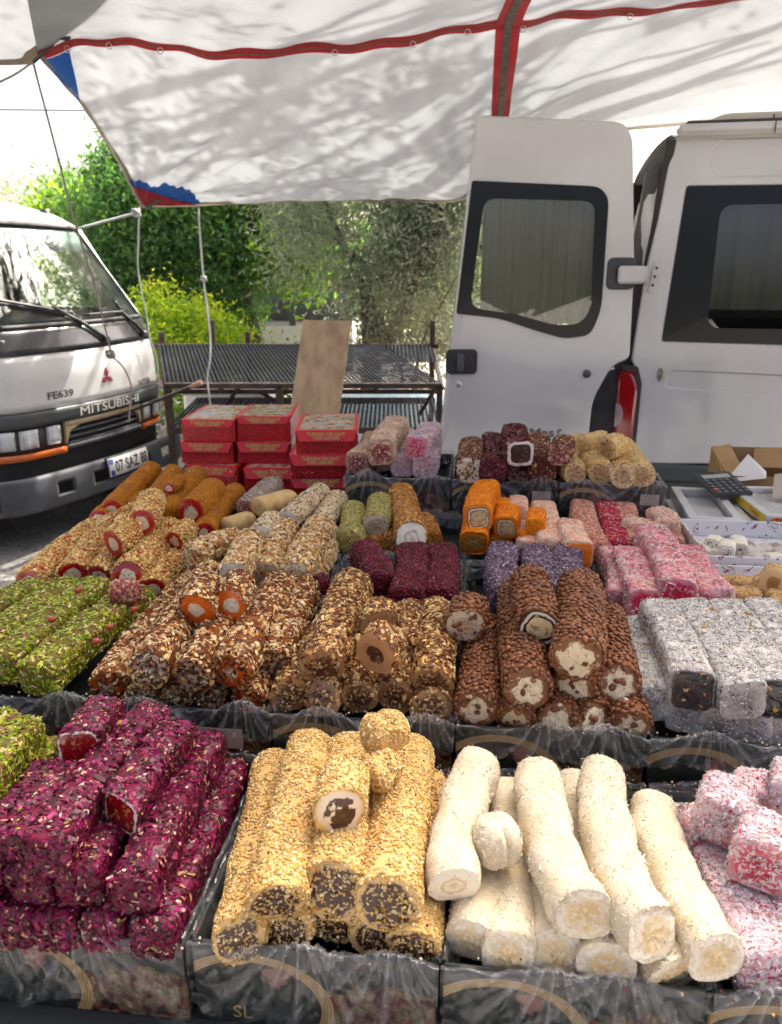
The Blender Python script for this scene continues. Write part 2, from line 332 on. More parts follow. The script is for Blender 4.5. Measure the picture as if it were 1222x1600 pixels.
tree('olive_tree', (1.45, 8.6, 0), 'taller olive tree with dark slanting branch beside the van door window', leaf_mesh('crown', C, 85, .12, .095, .34, 22, droop=.35), OLIVE,
     [((-.1, 0, 1.1), (-1.0, -.1, 2.2), .06), ((-.1, 0, 1.2), (.6, 0, 3.8), .08), ((-.6, 0, 1.75), (-.5, 0, 3.0), .05), ((0, 0, 1.6), (-.7, -.4, 5), .08)] + [((-.9 + .25 * q + .3 * math.sin(q * 7), -1.0 - .16 * q + .6 * math.sin(q * 3), 5.0 + .5 * math.sin(q * 5)), (.7 + .3 * q, -2.2 - .2 * q + .6 * math.sin(q * 3), 5.6 + .6 * math.sin(q * 2)), .05) for q in range(9)] + [((-2.4 + .19 * q, -.9 - .20 * q + .7 * math.sin(q * 5), 4.9 + .5 * math.sin(q * 2)), (-.4 + .2 * q, -1.7 - .25 * q + .7 * math.sin(q * 5), 5.3 + .6 * math.sin(q * 4)), .024) for q in range(16)] + [((-2.6 + .28 * q, -1.2 - .22 * q + .5 * math.sin(q * 4), 5.2 + .4 * math.sin(q * 3)), (-.6 + .3 * q, -2.3 - .25 * q + .5 * math.sin(q * 4), 5.7 + .5 * math.sin(q * 6)), .045) for q in range(9)], .14, 1.7, [(.1, 0, -.1), (0, 0, .8), (-.1, 0, 1.7)])
# dry twiggy shrub under the olives, and yellow-green bush
C = clumps((0, 0, 1.0), (.65, .4, .65), 60, 23, .1); tree('dry_shrub', (.2, 7.4, 0), 'dry brownish shrub behind the right end of the metal rack', leaf_mesh('crown', C, 70, .12, .055, .3, 24), leafmat('leaf_dry', [(0, (.08, .075, .045)), (.5, (.19, .19, .12)), (1, (.32, .32, .21))], .4, tint=(1.4, 1.4, 1.0)), [((0, 0, .3), (.4, 0, 1.5), .02), ((0, 0, .3), (-.4, 0, 1.4), .02)], .04, .6, group='shrubs behind the stall')
C = np.concatenate([clumps((-.02, 0, .82), (.66, .45, .44), 190, 25, .3), clumps((-.3, .1, 1.15), (.25, .25, .25), 30, 26, .2)])
tree('yellow_bush', (-1.95, 7.5, 0), 'bright yellow-green bush behind the rack beside the truck', leaf_mesh('crown', C, 75, .085, .055, .36, 27), GREEN_Y, [((0, 0, .2), (.4, 0, 1.1), .02), ((0, 0, .2), (-.4, 0, 1.2), .02), ((0, 0, .2), (0, .2, 1.3), .02)], .04, .5, group='shrubs behind the stall')
C = clumps((0, 0, .55), (.55, .35, .3), 60, 28, .2); tree('low_shrub', (-1.1, 7.2, 0), 'low green shrub at the foot of the leafy tree', leaf_mesh('crown', C, 60, .09, .055, .4, 29), GREEN_L, [((0, 0, .1), (.2, 0, .6), .015)], .025, .3, group='shrubs behind the stall')
# purple flowers between the racks
C = clumps((0, 0, .35), (.6, .35, .3), 60, 33, .1); fl = tree('flowering_plant', (-1.75, 6.9, 0), 'petunia plant with purple flowers under the metal rack', leaf_mesh('crown', C, 30, .07, .045, .5, 34), GREEN_L, [((0, 0, .05), (.2, 0, .4), .01)], .015, .2, group='shrubs behind the stall')
C = clumps((0, 0, .42), (.62, .37, .32), 40, 35, .5); link('flower', leaf_mesh('flower', C, 5, .03, .045, .9, 36), rndmat('petal_purple', [(0, (.33, .06, .38)), (.5, (.45, .12, .5)), (.8, (.7, .62, .72))], .6), fl)['kind'] = 'stuff'
# hedge mass and building far behind
C = clumps((1.5, 0, 1.2), (9, 1.2, 1.3), 420, 37, .1); hd = link('far_hedge', leaf_mesh('far_hedge', C, 60, .3, .16, .45, 38), GREEN_D, loc=(0, 17, 0)); tag(hd, 'dark mass of far foliage closing the background', 'hedge', kind='stuff')
M_PLAST = mat('pale_plaster', (.62, .61, .57), .8, (.52, .51, .48), 3)
kb = empty('kiosk', (-1.55, 12.4, 0)); tag(kb, 'small flat-roofed pale kiosk far behind between the trees', 'kiosk')
b = MB(); b.box((0, .6, .35), (1.9, 1.2, .7), .01); b.build('base_wall', M_PLAST, kb)
b = MB(); b.box((0, .5, 1.62), (2.5, 1.6, .12), .02); b.build('roof', M_PLAST, kb)
for x in (-.9, 0, .9):
    b = MB(); b.box((x, .1, 1.13), (.09, .09, .86), .008); b.build('post', mat('kiosk_post%d' % (x * 10), (.05, .05, .055), .5), kb)
b = MB(); b.box((0, 1.15, 1.13), (1.8, .06, .86)); b.build('back_wall', mat('kiosk_back', (.10, .11, .12), .6), kb)

# ------------------------------------------------------------------ tarps
def clothmat(name, col, trans, dirty=True):
    m, N, L, B = nodes(name); out = N['Material Output']; tc = N.new('ShaderNodeTexCoord')
    n = N.new('ShaderNodeTexNoise'); n.inputs['Scale'].default_value = 2.2; n.inputs['Detail'].default_value = 9; n.inputs['Roughness'].default_value = .7; L.new(tc.outputs['Object'], n.inputs['Vector'])
    c2 = tuple(q * .86 for q in col); r = ramp(N, [(.38, c2), (.56, col)]); L.new(n.outputs[0], r.inputs[0]); colr = r.outputs[0]
    if dirty:
        mp = N.new('ShaderNodeMapping'); mp.inputs['Scale'].default_value = (1.6, 3, 7); L.new(tc.outputs['Object'], mp.inputs[0])
        n3 = N.new('ShaderNodeTexNoise'); n3.inputs['Scale'].default_value = 2.3; n3.inputs['Detail'].default_value = 12; n3.inputs['Roughness'].default_value = .75; L.new(mp.outputs[0], n3.inputs['Vector'])
        r3 = ramp(N, [(.66, (1, 1, 1)), (.76, (.62, .48, .32))]); L.new(n3.outputs[0], r3.inputs[0])
        mx = N.new('ShaderNodeMix'); mx.data_type = 'RGBA'; mx.blend_type = 'MULTIPLY'; mx.inputs[0].default_value = .8; L.new(colr, mx.inputs[6]); L.new(r3.outputs[0], mx.inputs[7]); colr = mx.outputs[2]
    w = N.new('ShaderNodeTexNoise'); w.inputs['Scale'].default_value = 220; w.inputs['Detail'].default_value = 2; L.new(tc.outputs['Object'], w.inputs['Vector'])
    bp = N.new('ShaderNodeBump'); bp.inputs['Strength'].default_value = .25; bp.inputs['Distance'].default_value = .002; L.new(w.outputs[0], bp.inputs['Height'])
    L.new(colr, B.inputs['Base Color']); B.inputs['Roughness'].default_value = .7; L.new(bp.outputs[0], B.inputs['Normal'])
    t = N.new('ShaderNodeBsdfTranslucent'); L.new(colr, t.inputs[0]); mx = N.new('ShaderNodeMixShader'); mx.inputs[0].default_value = trans
    L.new(B.outputs[0], mx.inputs[1]); L.new(t.outputs[0], mx.inputs[2]); L.new(mx.outputs[0], out.inputs[0])
    return m
M_TARP = clothmat('tarp_white', (.305, .32, .33), .31)
M_BLUE = clothmat('tarp_blue', (.02, .12, .45), .3, False); M_RED = clothmat('tarp_red', (.50, .02, .03), .3, False); M_HEM = clothmat('tarp_hem', (.30, .25, .19), .15, False)
M_WEB = mat('grey_webbing', (.16, .13, .10), .8, (.09, .075, .06), 40)
back = [(-1.561, 5.2, 1.955), (-1.127, 5.2, 1.961), (-.525, 5.2, 1.97), (-.004, 5.2, 1.985), (.476, 5.2, 2.008), (1.0, 5.2, 2.33), (1.8, 5.2, 2.42), (2.7, 5.1, 2.5), (3.6, 5.0, 2.6)]
ridge = [(-1.452, 3.6, 2.425), (-1.2, 3.6, 2.485), (-.908, 3.6, 2.455), (-.515, 3.6, 2.444), (-.029, 3.6, 2.485), (.491, 3.6, 2.55), (1.16, 3.6, 2.614), (2.2, 3.6, 2.70), (3.6, 3.6, 2.75)]
front = [(-.72, 1.7, 2.56), (-.55, 1.7, 2.56), (-.3, 1.7, 2.57), (0, 1.7, 2.58), (.4, 1.7, 2.6), (.9, 1.7, 2.64), (1.5, 1.7, 2.68), (2.3, 1.5, 2.72), (3.6, 1.5, 2.76)]
NT = 150
BK, RD, FT = catmull(back, NT), catmull(ridge, NT), catmull(front, NT)
A0 = Vector(back[0]); B0 = Vector(back[4])
def tarp_pt(a, c):
    """a across 0..1, c: 0 back edge, 1 ridge, 2 front"""
    i = a * NT; k = min(int(i), NT - 1); f = i - k
    p = [X[k].lerp(X[k + 1], f) for X in (BK, RD, FT)]
    if c <= 1: q = p[0].lerp(p[1], c); sag = math.sin(math.pi * c); q.z -= .05 * sag * min(1, 1.4 - a); q.x += .0 * sag; q.z += .05 * sag * max(0, 1 - a * 6) + .07 * sag * max(0, 1 - a * 6)
    else: q = p[1].lerp(p[2], c - 1); q.z -= .09 * math.sin(math.pi * (c - 1)) * (.6 + .4 * math.sin(a * 9))
    # folds fanning out of the tied corner and of the tie behind the van door
    for (O, am, fr, ph) in ((A0, .019, 15, .4), (B0, .016, 13, 1.7)):
        d = q - O; rr = math.hypot(d.x, d.y); an = math.atan2(d.y * -1.25, d.x)
        fall = min(1, (rr / .55) ** 2) * math.exp(-rr / 1.5)
        q.z += am * fall * (math.sin(an * fr * 1.7 + ph) + .8 * math.sin(an * fr * 4.1 + ph * 3) + .7 * mnoise.noise((an * 14, rr * .6, ph)))
    q.z += .008 * mnoise.noise((q.x * 1.0 + q.y * .7, q.y * .8, 3))
    return q
tp_ = empty('tarp_canopy', (0, 3.6, 0)); tag(tp_, 'white tarpaulin canopy with red seams stretched over the sweets stall and van', 'tarp')
off = Vector((0, 3.6, 0))
b = MB(); b.grid(lambda a, c: tarp_pt(a, c * 2) - off, NT, 110); b.build('sheet', M_TARP, tp_)
def strip(name, fn, n, mt, th=.004, m=2):
    n, m = max(n, 60) * (3 if n >= 60 else 1), max(m * 5, 4)
    b = MB(); b.grid(lambda a, c: fn(a, c) - off, n, m); o = b.build(name, mt, tp_); return o
def under(a, c, dz=.006): q = tarp_pt(a, c); q.z -= dz; return q
# seams
rs = strip('red_seam', lambda a, c: under(.0 + a, 1 - .024 + .048 * c + .003 * math.sin(a * 30)), 120, M_RED)
for k in (-1, 1): strip('seam_stitching', lambda a, c, k=k: under(.02 + a * .98, 1 - .002 + k * .008 + .005 * c + .003 * math.sin((.02 + a * .98) * 30), .0085), 120, M_WEB).parent = rs
def strap_a(c): return float(np.interp(c, [.25, .5, 1.0, 1.25], [.562, .585, .622, .596]))
rs2 = strip('red_seam', lambda a, c: under(strap_a(.28 + .95 * a) - .011 + .022 * c, .28 + .95 * a, .012), 60, M_RED)
strip('seam_stitching', lambda a, c: under(strap_a(.28 + .95 * a) - .0035 + .007 * c, .28 + .95 * a, .016), 60, M_WEB).parent = rs2
strip('back_hem', lambda a, c: under(a, -.004 + .030 * c, .010), 120, M_HEM)
strip('side_hem', lambda a, c: under(-.002 + .013 * c, a * 1.0, .010), 60, M_HEM)
# corner patches
strip('blue_patch', lambda a, c: under(.004 + a * .108, .016 + (.185 + .015 * math.sin(a * 11)) * c * (1 - .12 * a), .012), 10, M_BLUE, m=5)
strip('red_patch', lambda a, c: under(.006 + a * .098, .014 + (.150 * (1 - a) ** .8 + .006) * c, .020), 10, M_RED, m=5)
strip('corner_webbing', lambda a, c: under(.004 + .034 * a + .008 * c, .006 + .085 * a - .012 * c, .026), 8, M_WEB)
strip('blue_patch', lambda a, c: under(.0 + .060 * a, 1.0 - .02 - (.30 * (1 - a)) * c, .010), 8, M_BLUE, m=5)
strip('blue_patch', lambda a, c: under(.49 + .03 * a, .01 + .09 * c * a, .010), 8, M_BLUE, m=5)
M_RING = mat('ring_metal', (.55, .55, .52), .35, metal=.8)
for a in (.062, .145, .235, .45, .53, .585, .635, .72):
    q = under(a, 1.0, .02) - off; b = MB(); b.tube([q + Vector((.012 * math.cos(k * .5236), .001 * math.sin(k * 1.0), -.012 * math.sin(k * .5236) - .006)) for k in range(13)], .002, 5, False); b.build('ring', M_RING, tp_)
# neighbouring tarp in the upper left corner
def t2(a, c):
    e = catmull([(-.62, 2.6, 2.53), (-1.03, 3.15, 2.495), (-1.297, 3.5, 2.485), (-1.46, 3.62, 2.425), (-1.60, 3.62, 2.395), (-2.4, 3.4, 2.40), (-3.6, 3.2, 2.5)], 60)[round(a * 60)]
    f = Vector((-1.2 - 2.8 * a, 1.6 - .3 * a, 2.72)); q = e.lerp(f, c); q.z += .10 * math.sin(c * math.pi) + .014 * mnoise.noise((q.x * 3, q.y * 3, 1)); return q
tn = empty('tarp_neighbour', (-1.6, 3.4, 0)); tag(tn, 'grey-white corner of a second tarpaulin at the upper left', 'tarp'); o2 = Vector((-1.6, 3.4, 0))
b = MB(); b.grid(lambda a, c: t2(a, c) - o2, 60, 30); b.build('sheet', M_TARP, tn)
b = MB(); b.grid(lambda a, c: t2(.35 + a * .65, c * .02) - o2 - Vector((0, 0, .005)), 39, 1); b.build('hem', M_HEM, tn)
# ropes
M_ROPE = mat('rope', (.36, .33, .28), .9, (.24, .22, .18), 60, bump=.6, bscale=300); M_ROPEW = mat('white_rope', (.62, .62, .60), .85, (.5, .5, .48), 60)
def rope(label, P, r=.005, m=M_ROPE, knots=(), n=40, name='rope'):
    t = empty(name, P[0]); tag(t, label, 'rope', 'ropes of the canopy'); o = Vector(P[0])
    b = MB(); b.tube([p - o + Vector((.004 * mnoise.noise(p * 3), .004 * mnoise.noise(p * 3 + Vector((5, 0, 0))), 0)) for p in catmull(P, n)], r, 6); b.build('cord', m, t)
    for (p, R) in knots:
        b = MB()
        for q in range(3):
            b.tube([Vector(p) - o + Vector((R * math.cos(k * .7 + q), R * .5 * math.sin(k * .9 + q * 2), R * math.sin(k * .7 + q * .6))) for k in range(10)], r * 1.1, 6)
        b.build('knot', m, t)
    return t
rope('long rope running from the canopy corner down over the truck windscreen to its front', [(-1.475, 3.6, 2.40), (-1.523, 3.8, 2.223), (-1.614, 4.2, 1.833), (-1.63, 4.45, 1.45), (-1.643, 4.60, 1.13), (-1.642, 4.60, 1.10), (-1.585, 4.62, 1.03), (-1.562, 4.66, .92), (-1.58, 4.66, .80), (-1.60, 4.66, .69)], .0055, knots=[((-1.645, 4.60, 1.105), .022)])
rope('short frayed rope end hanging below the canopy corner at the upper left', [(-1.47, 3.6, 2.39), (-1.47, 3.62, 2.33), (-1.462, 3.62, 2.27), (-1.452, 3.62, 2.22)], .004)
rope('rope hanging from the red and blue canopy corner down beside the truck', [(-1.585, 5.22, 1.95), (-1.61, 5.22, 1.75), (-1.63, 5.22, 1.56), (-1.612, 5.25, 1.3), (-1.605, 5.25, 1.15), (-1.585, 5.3, .98), (-1.59, 5.3, .6)], .006, M_ROPEW, knots=[((-1.60, 5.2, 1.915), .022)])
rope('second hanging rope right of the canopy corner, tied to the rack', [(-1.206, 5.2, 1.955), (-1.209, 5.2, 1.5), (-1.17, 5.1, 1.2), (-1.156, 5.0, 1.036), (-1.175, 4.97, .92), (-1.168, 4.95, .82), (-1.16, 4.95, .72)], .007, M_ROPEW, knots=[((-1.205, 5.2, 1.52), .014)])
rope('taut white rope from the canopy corner to the truck roof', [(-1.60, 5.2, 1.915), (-1.76, 5.12, 1.865), (-1.93, 5.05, 1.815)], .008, M_ROPEW, n=10)
rope('thin rope leaving the upper left canopy corner out of the picture', [(-1.47, 3.6, 2.40), (-1.49, 3.3, 2.265), (-1.6, 2.6, 1.98)], .0045, n=10)
rope('dark tension cable along the canopy edge at the top left', [(-1.47, 3.6, 2.40), (-1.30, 3.5, 2.478), (-1.02, 3.12, 2.482), (-.6, 2.5, 2.50)], .008, M_BLACK, knots=[((-1.30, 3.5, 2.478), .018)], name='cable')
rope('thin overhead wire crossing the white sky at the left', [(-9, 14, 4.05), (-3, 14, 4.0), (4, 14, 4.05)], .012, M_BLACK, n=12, name='wire')

# ------------------------------------------------------------------ metal racks with mesh shelves
def mesh_panel(name, P00, P10, P01, nx, ny, w, mt, parent, org):
    """expanded metal between three corners: diamond lattice of flat strips"""
    P00, P10, P01 = (np.array(p, float) - np.array(org, float) for p in (P00, P10, P01)); ux = (P10 - P00) / nx; uy = (P01 - P00) / ny
    lx = ux / np.linalg.norm(ux); ly = uy / np.linalg.norm(uy); nz = np.cross(lx, ly); V = []; F = []
    for j in range(ny):
        for i in range(nx):
            c = P00 + ux * (i + .5) + uy * (j + .5)
            for sx in (-1, 1):
                for sy in (-1, 1):
                    a = c + ux * .5 * sx; e = c + uy * .5 * sy; d = e - a; d /= np.linalg.norm(d); s = np.cross(d, nz) * w; o = len(V)
                    V += [a - s + nz * w * .6, a + s - nz * w * .6, e + s - nz * w * .6, e - s + nz * w * .6]; F.append((o, o + 1, o + 2, o + 3))
    me = mesh_np(name, V, [F]); o = link(name, me, mt, parent); o['kind'] = 'stuff'; return o
M_MESH = mat('galvanised_mesh', (.028, .032, .038), .75, (.05, .055, .064), 12, spec=.2)
rk = empty('metal_rack', (-.6, 5.6, 0)); tag(rk, 'rusty brown steel display rack with wire mesh shelves behind the cartons', 'rack'); O = (-.6, 5.6, 0); RO = Vector(O)
XL, XR = -1.46, .33; yf, yb = 5.0, 6.3; zf, zb = .862, .985
for n_, pts in (('front_rail', [(XL, yf, zf), (XR, yf, zf)]), ('back_rail', [(XL - .5, yb, zb), (XR + .05, yb, zb)])):
    b = MB(); a, c = Vector(pts[0]) - RO, Vector(pts[1]) - RO; b.box((a + c) / 2, (abs(a.x - c.x), .04, .035), .004); b.build(n_, M_RUST, rk)
for x in (XL + .03, -1.1, -.72, -.1, XR): 
    b = MB(); d = Vector((0, yb - yf, zb - zf)); M = d.to_track_quat('Y', 'Z').to_matrix(); b.box(Vector((x, (yf + yb) / 2, (zf + zb) / 2 - .018)) - RO, (.03, d.length, .022), .003, M); b.build('cross_bar', M_RUST, rk)
mesh_panel('mesh_shelf', (XL, yf, zf + .014), (XR, yf, zf + .014), (XL - .40, yb, zb + .014), 60, 44, .0046, M_MESH, rk, O)
mesh_panel('mesh_shelf', (XR - .42, yf + .66, (zf + zb) / 2 + .010), (XR, yf + .66, (zf + zb) / 2 + .010), (XR - .42, yb, zb + .012), 14, 22, .0046, M_MESH, rk, O)
b = MB(); b.box(Vector((-.565, 5.22, .79)) - RO, (1.78, .03, .03), .003); b.build('lower_rail', M_RUST, rk)
for (x, y, z1) in ((XR - .015, yf, zf), (-.72, yf, zf), (-1.44, yf, zf), (XR, yb, zb + .2), (-1.16, yb + .1, 1.09), (-1.444, yb + .1, 1.18), (-1.86, yb + .1, 1.09), (-.72, yb, zb)):
    b = MB(); b.box(Vector((x, y, z1 / 2)) - RO, (.04, .04, z1), .004); b.build('post', M_RUST, rk)
for (z, y0, y1) in ((.57, 5.0, 5.8), (.2, 5.0, 5.8)):
    b = MB(); b.box(Vector((-.565, y0, z)) - RO, (1.79, .035, .04), .004); b.build('shelf_rail', M_RUST, rk)
    b = MB(); b.box(Vector((-.565, y1, z + .06)) - RO, (1.79, .035, .04), .004); b.build('shelf_rail', M_RUST, rk)
    mesh_panel('mesh_shelf', (XL, y0, z + .025), (XR, y0, z + .025), (XL, y1, z + .085), 60, 28, .0046, M_MESH, rk, O)
for (p, q) in (((-1.2, 5.3, .6), (-1.0, 5.1, .84)), ((-.6, 5.3, .6), (-.9, 5.2, .8)), ((.2, 5.4, .6), (.3, 5.1, .84))):
    b = MB(); b.tube([Vector(p) - RO, Vector(q) - RO], .014, 6); b.build('brace', M_RUST, rk)
# loose bar with a worn wooden end
t = empty('iron_bar', (-1.7, 4.88, .70)); tag(t, 'dark bar with a worn pinkish tip sticking out beside the truck', 'bar'); o = Vector(t.location)
b = MB(); b.tube([Vector((-1.9, 4.9, .62)) - o, Vector((-1.27, 4.9, .868)) - o], .011, 8); b.build('rod', M_RUST, t)
b = MB(); b.tube([Vector((-1.275, 4.9, .866)) - o, Vector((-1.195, 4.9, .897)) - o], [.013, .017], 8); b.build('tip', mat('worn_tip', (.42, .25, .17), .7), t)
# white and blue things lying under the rack
t = empty('car_cover', (-.05, 6.9, 0)); tag(t, 'shiny pale blue sheet lying behind the lower rack shelf', 'sheet')
b = MB(); b.grid(lambda a, c: (-1.0 + 2.0 * a, -.6 + 1.2 * c, .55 * math.sin(math.pi * min(max(a, .02), .98)) ** .4 * math.sin(math.pi * min(max(c, .02), .98)) ** .5 + .02 * mnoise.noise((a * 9, c * 9, 0))), 30, 20); b.build('cover', mat('cover_blue', (.35, .55, .62), .35, (.6, .68, .7), 5), t)
t = empty('white_crate', (-1.35, 6.5, 0)); tag(t, 'white crate standing behind the rack near the truck', 'crate')
b = MB(); b.box((0, 0, .3), (.7, .4, .6), .02); b.build('body', mat('crate_white', (.75, .76, .76), .5), t); b = MB(); b.box((0, 0, .62), (.74, .44, .05), .015); b.build('rim', mat('crate_rim', (.65, .66, .67), .5), t)
# leaning board
bd = empty('plywood_board', (-.47, 4.9, 0)); tag(bd, 'scuffed tan plywood board leaning on the metal rack', 'board')
q = [Vector(p) for p in ((-.566, 5.13, 1.262), (-.254, 5.13, 1.255), (-.345, 4.80, .57), (-.655, 4.80, .59))]
nn = (q[1] - q[0]).cross(q[3] - q[0]).normalized() * -.012; o = Vector((-.47, 4.9, 0)); b = MB(); b.hull([p - o for p in q] + [p + nn - o for p in q]); b.build('board', mat('plywood', (.50, .36, .22), .75, (.36, .25, .15), 16, bump=.4, bscale=60, detail=12, thr=(.40, .66), stretch=(1, .5, .35)), bd)
for (x, z, s) in ((-.40, 1.19, .02), (-.42, .86, .014), (-.52, 1.02, .012)):
    f = (z - .58) / .68; b = MB(); b.lathe([(.0, 0), (s * .7, .0005), (s, .0)], 10, Matrix.Translation(Vector((x, 4.79 + .34 * f, z)) - o + Vector((0, -.004, .001))) @ Vector((0, -1, .45)).to_track_quat('Z', 'Y').to_matrix().to_4x4()); b.build('stain', mat('plywood_stain', (.12, .07, .04), .8), bd)
# ------------------------------------------------------------------ truck (local x across the front, y towards its tail)
tr = empty('light_truck', (-1.764, 4.775, 0), math.radians(70)); tag(tr, 'white cab-over light truck at the left, rope hanging down its front', 'truck')
def vf(s):
    a = abs(s); return .2 * s * s + (0 if a < .58 else 3.4 * (a - .58) ** 2)
def pf(z):
    P = [(.2, .02), (.8, 0), (1.0, .004), (1.13, .03), (1.27, .075), (1.86, .50), (1.945, .80), (2.02, 1.10), (2.05, 1.6)]
    for (a, b), (c, d) in zip(P, P[1:]):
        if z <= c: return b + (d - b) * (z - a) / (c - a)
    return P[-1][1]
def FS(s, z, pr=0): return Vector((s, vf(s) + pf(z) - pr, z))
def slab(name, s0, s1, z0, z1, pr, th, m, ns=16, nz=4, parent=tr, fs=FS):
    b = MB(); bm = b.bm
    def g(p): return [[bm.verts.new(fs(s0 + (s1 - s0) * i / ns, z0 + (z1 - z0) * j / nz, p)) for j in range(nz + 1)] for i in range(ns + 1)]
    A, B_ = g(pr), g(pr - th)
    for i in range(ns):
        for j in range(nz):
            f = bm.faces.new((A[i][j], A[i + 1][j], A[i + 1][j + 1], A[i][j + 1])); f.smooth = True
            bm.faces.new((B_[i][j], B_[i][j + 1], B_[i + 1][j + 1], B_[i + 1][j]))
    for i in range(ns):
        for j in (0, nz): bm.faces.new((A[i][j], B_[i][j], B_[i + 1][j], A[i + 1][j]))
    for j in range(nz):
        for i in (0, ns): bm.faces.new((A[i][j], A[i][j + 1], B_[i][j + 1], B_[i][j]))
    return b.build(name, m, parent)
slab('front_panel', -.735, .735, .822, 1.125, 0, .04, M_TRUCK, 40, 8)
slab('cowl_panel', -.735, .735, 1.128, 1.265, .003, .04, mat('cowl_black', (.03, .032, .035), .25, (.05, .052, .056), 6, coat=.4), 40, 4)
slab('nose_band', -.74, .74, .735, .818, .012, .04, mat('band_dark', (.035, .042, .045), .35, (.06, .068, .07), 6), 40, 3)
slab('front_backing', -.73, .73, .26, .735, -.03, .04, M_DARK, 40, 3)
gp = slab('grille_panel', -.345, .345, .70, .735, .005, .03, mat('beige_panel', (.42, .33, .20), .4, (.34, .27, .17), 8), 20, 2)
for s in (-1, 1):
    b = MB(); b.hull([FS(s * .345, .70, .005), FS(s * .345, .60, .005), FS(s * .30, .70, .005), FS(s * .345, .70, -.02), FS(s * .345, .60, -.02), FS(s * .30, .70, -.02)]); b.hull([FS(s * .30, .70, .005), FS(s * .345, .66, .005), FS(s * .24, .70, .005), FS(s * .30, .70, -.02), FS(s * .345, .66, -.02), FS(s * .24, .70, -.02)])
    b.build('grille_corner', gp.data.materials[0], tr)
for z in (.672, .635, .600): slab('grille_slat', -.33, .33, z - .008, z + .004, -.005, .03, M_GREYPL, 20, 1)
slab('grille_sill', -.345, .345, .565, .592, .004, .03, M_GREYPL, 20, 1)
M_LENS = mat('clear_lens', (.62, .66, .68), .08, (.35, .38, .40), 30, coat=1, spec=.8, stretch=(1, 1, .1)); M_AMBER = mat('amber_lens', (.62, .14, .01), .2, (.5, .09, .008), 20, coat=.8)
for s in (-1, 1):
    slab('lamp_housing', min(s * .355, s * .735), max(s * .355, s * .735), .592, .735, -.006, .03, M_BLACK, 12, 2)
    for (a, c) in ((.385, .465), (.53, .625), (.652, .73)):
        h = slab('headlight', min(s * a, s * c), max(s * a, s * c), .617, .722, .008, .02, M_LENS, 6, 3)
        slab('reflector', min(s * a, s * c) + .006, max(s * a, s * c) - .006, .624, .715, -.001, .003, M_CHROME, 6, 2, parent=h)
    slab('indicator', min(s * .355, s * .735), max(s * .355, s * .735), .552, .590, .012, .03, M_AMBER, 12, 2)
def BS(s, z, pr=0): return Vector((s * 1.09, vf(s * .96) - pr - .012 * math.sin((z - .27) / .195 * math.pi), z))
def bsl(s0, s1, z0, z1, n=8): return (s0, s1, z0, z1, n)
HOLES = ((-.50, -.39), (-.25, .26), (.38, .52), (.66, .71))
b = MB(); NS, NZ = 114, 14; vs = {}
def bv(i, j):
    if (i, j) not in vs: vs[i, j] = b.bm.verts.new(BS(-.76 + 1.52 * i / NS, .272 + .206 * j / NZ, .085 - (.015 if j in (0, NZ) else 0)))
    return vs[i, j]
for i in range(NS):
    for j in range(NZ):
        sc = -.76 + 1.52 * (i + .5) / NS; zc = .272 + .206 * (j + .5) / NZ
        if any(h0 < sc < h1 and .345 < zc < .417 for h0, h1 in HOLES): continue
        f = b.bm.faces.new((bv(i, j), bv(i + 1, j), bv(i + 1, j + 1), bv(i, j + 1))); f.smooth = True
bo = b.build('bumper', M_GREYPL, tr, fix=False); md = bo.modifiers.new('thickness', 'SOLIDIFY'); md.thickness = .03; md.offset = -1
pl = slab('number_plate', -.155, .185, .366, .474, .112, .012, mat('plate_white', (.78, .78, .76), .35), 8, 2, fs=BS)
slab('plate_frame', -.162, .192, .356, .482, .104, .012, M_BLACK, 8, 2, fs=BS)
slab('plate_band', -.153, -.122, .369, .471, .1135, .001, mat('plate_blue', (.02, .10, .42), .4), 2, 1, parent=pl, fs=BS)
def fit_text(name, txt, s0, s1, zc, zh, m, parent, fs=FS, pr=.004, bold=0.0):
    V, F = text_geo(txt, 1, .0, bold); xs = [v[0] for v in V]; ys = [v[1] for v in V]; x0, x1, y0, y1 = min(xs), max(xs), min(ys), max(ys)
    me = bpy.data.meshes.new(name); me.from_pydata([fs(s0 + (x - x0) / (x1 - x0) * (s1 - s0), zc + ((y - y0) / (y1 - y0) - .5) * zh, pr) for x, y, z in V], [], F); me.update(); return link(name, me, m, parent)
fit_text('plate_lettering', '07 SAZ 88', -.113, .175, .42, .07, M_BLACK, pl, BS, .1138, .012)
fit_text('lettering', 'MITSUBISHI', -.235, .315, .776, .052, mat('letter_white', (.74, .72, .64), .4), tr, FS, .0145, .0)
fit_text('lettering', 'FE639', -.436, -.257, .893, .042, M_BLACK, tr, FS, .0025, .022)
fit_text('lettering', 'NTER', .36, .521, .862, .036, M_BLACK, tr, FS, .0025, .022)
em = MB()
for k in range(3):
    a = math.radians(90 + 120 * k); R = .052; dx, dz = math.cos(a), math.sin(a)
    q = [(0, 0), (dx * R * .55 - dz * R * .32, dz * R * .55 + dx * R * .32), (dx * R * 1.1, dz * R * 1.1), (dx * R * .55 + dz * R * .32, dz * R * .55 - dx * R * .32)]
    em.hull([FS(.03 + x, .945 + z, .006) for x, z in q] + [FS(.03 + x, .945 + z, -.002) for x, z in q])
em.build('emblem', mat('emblem_red', (.30, .03, .05), .35, (.2, .02, .03), 30), tr)
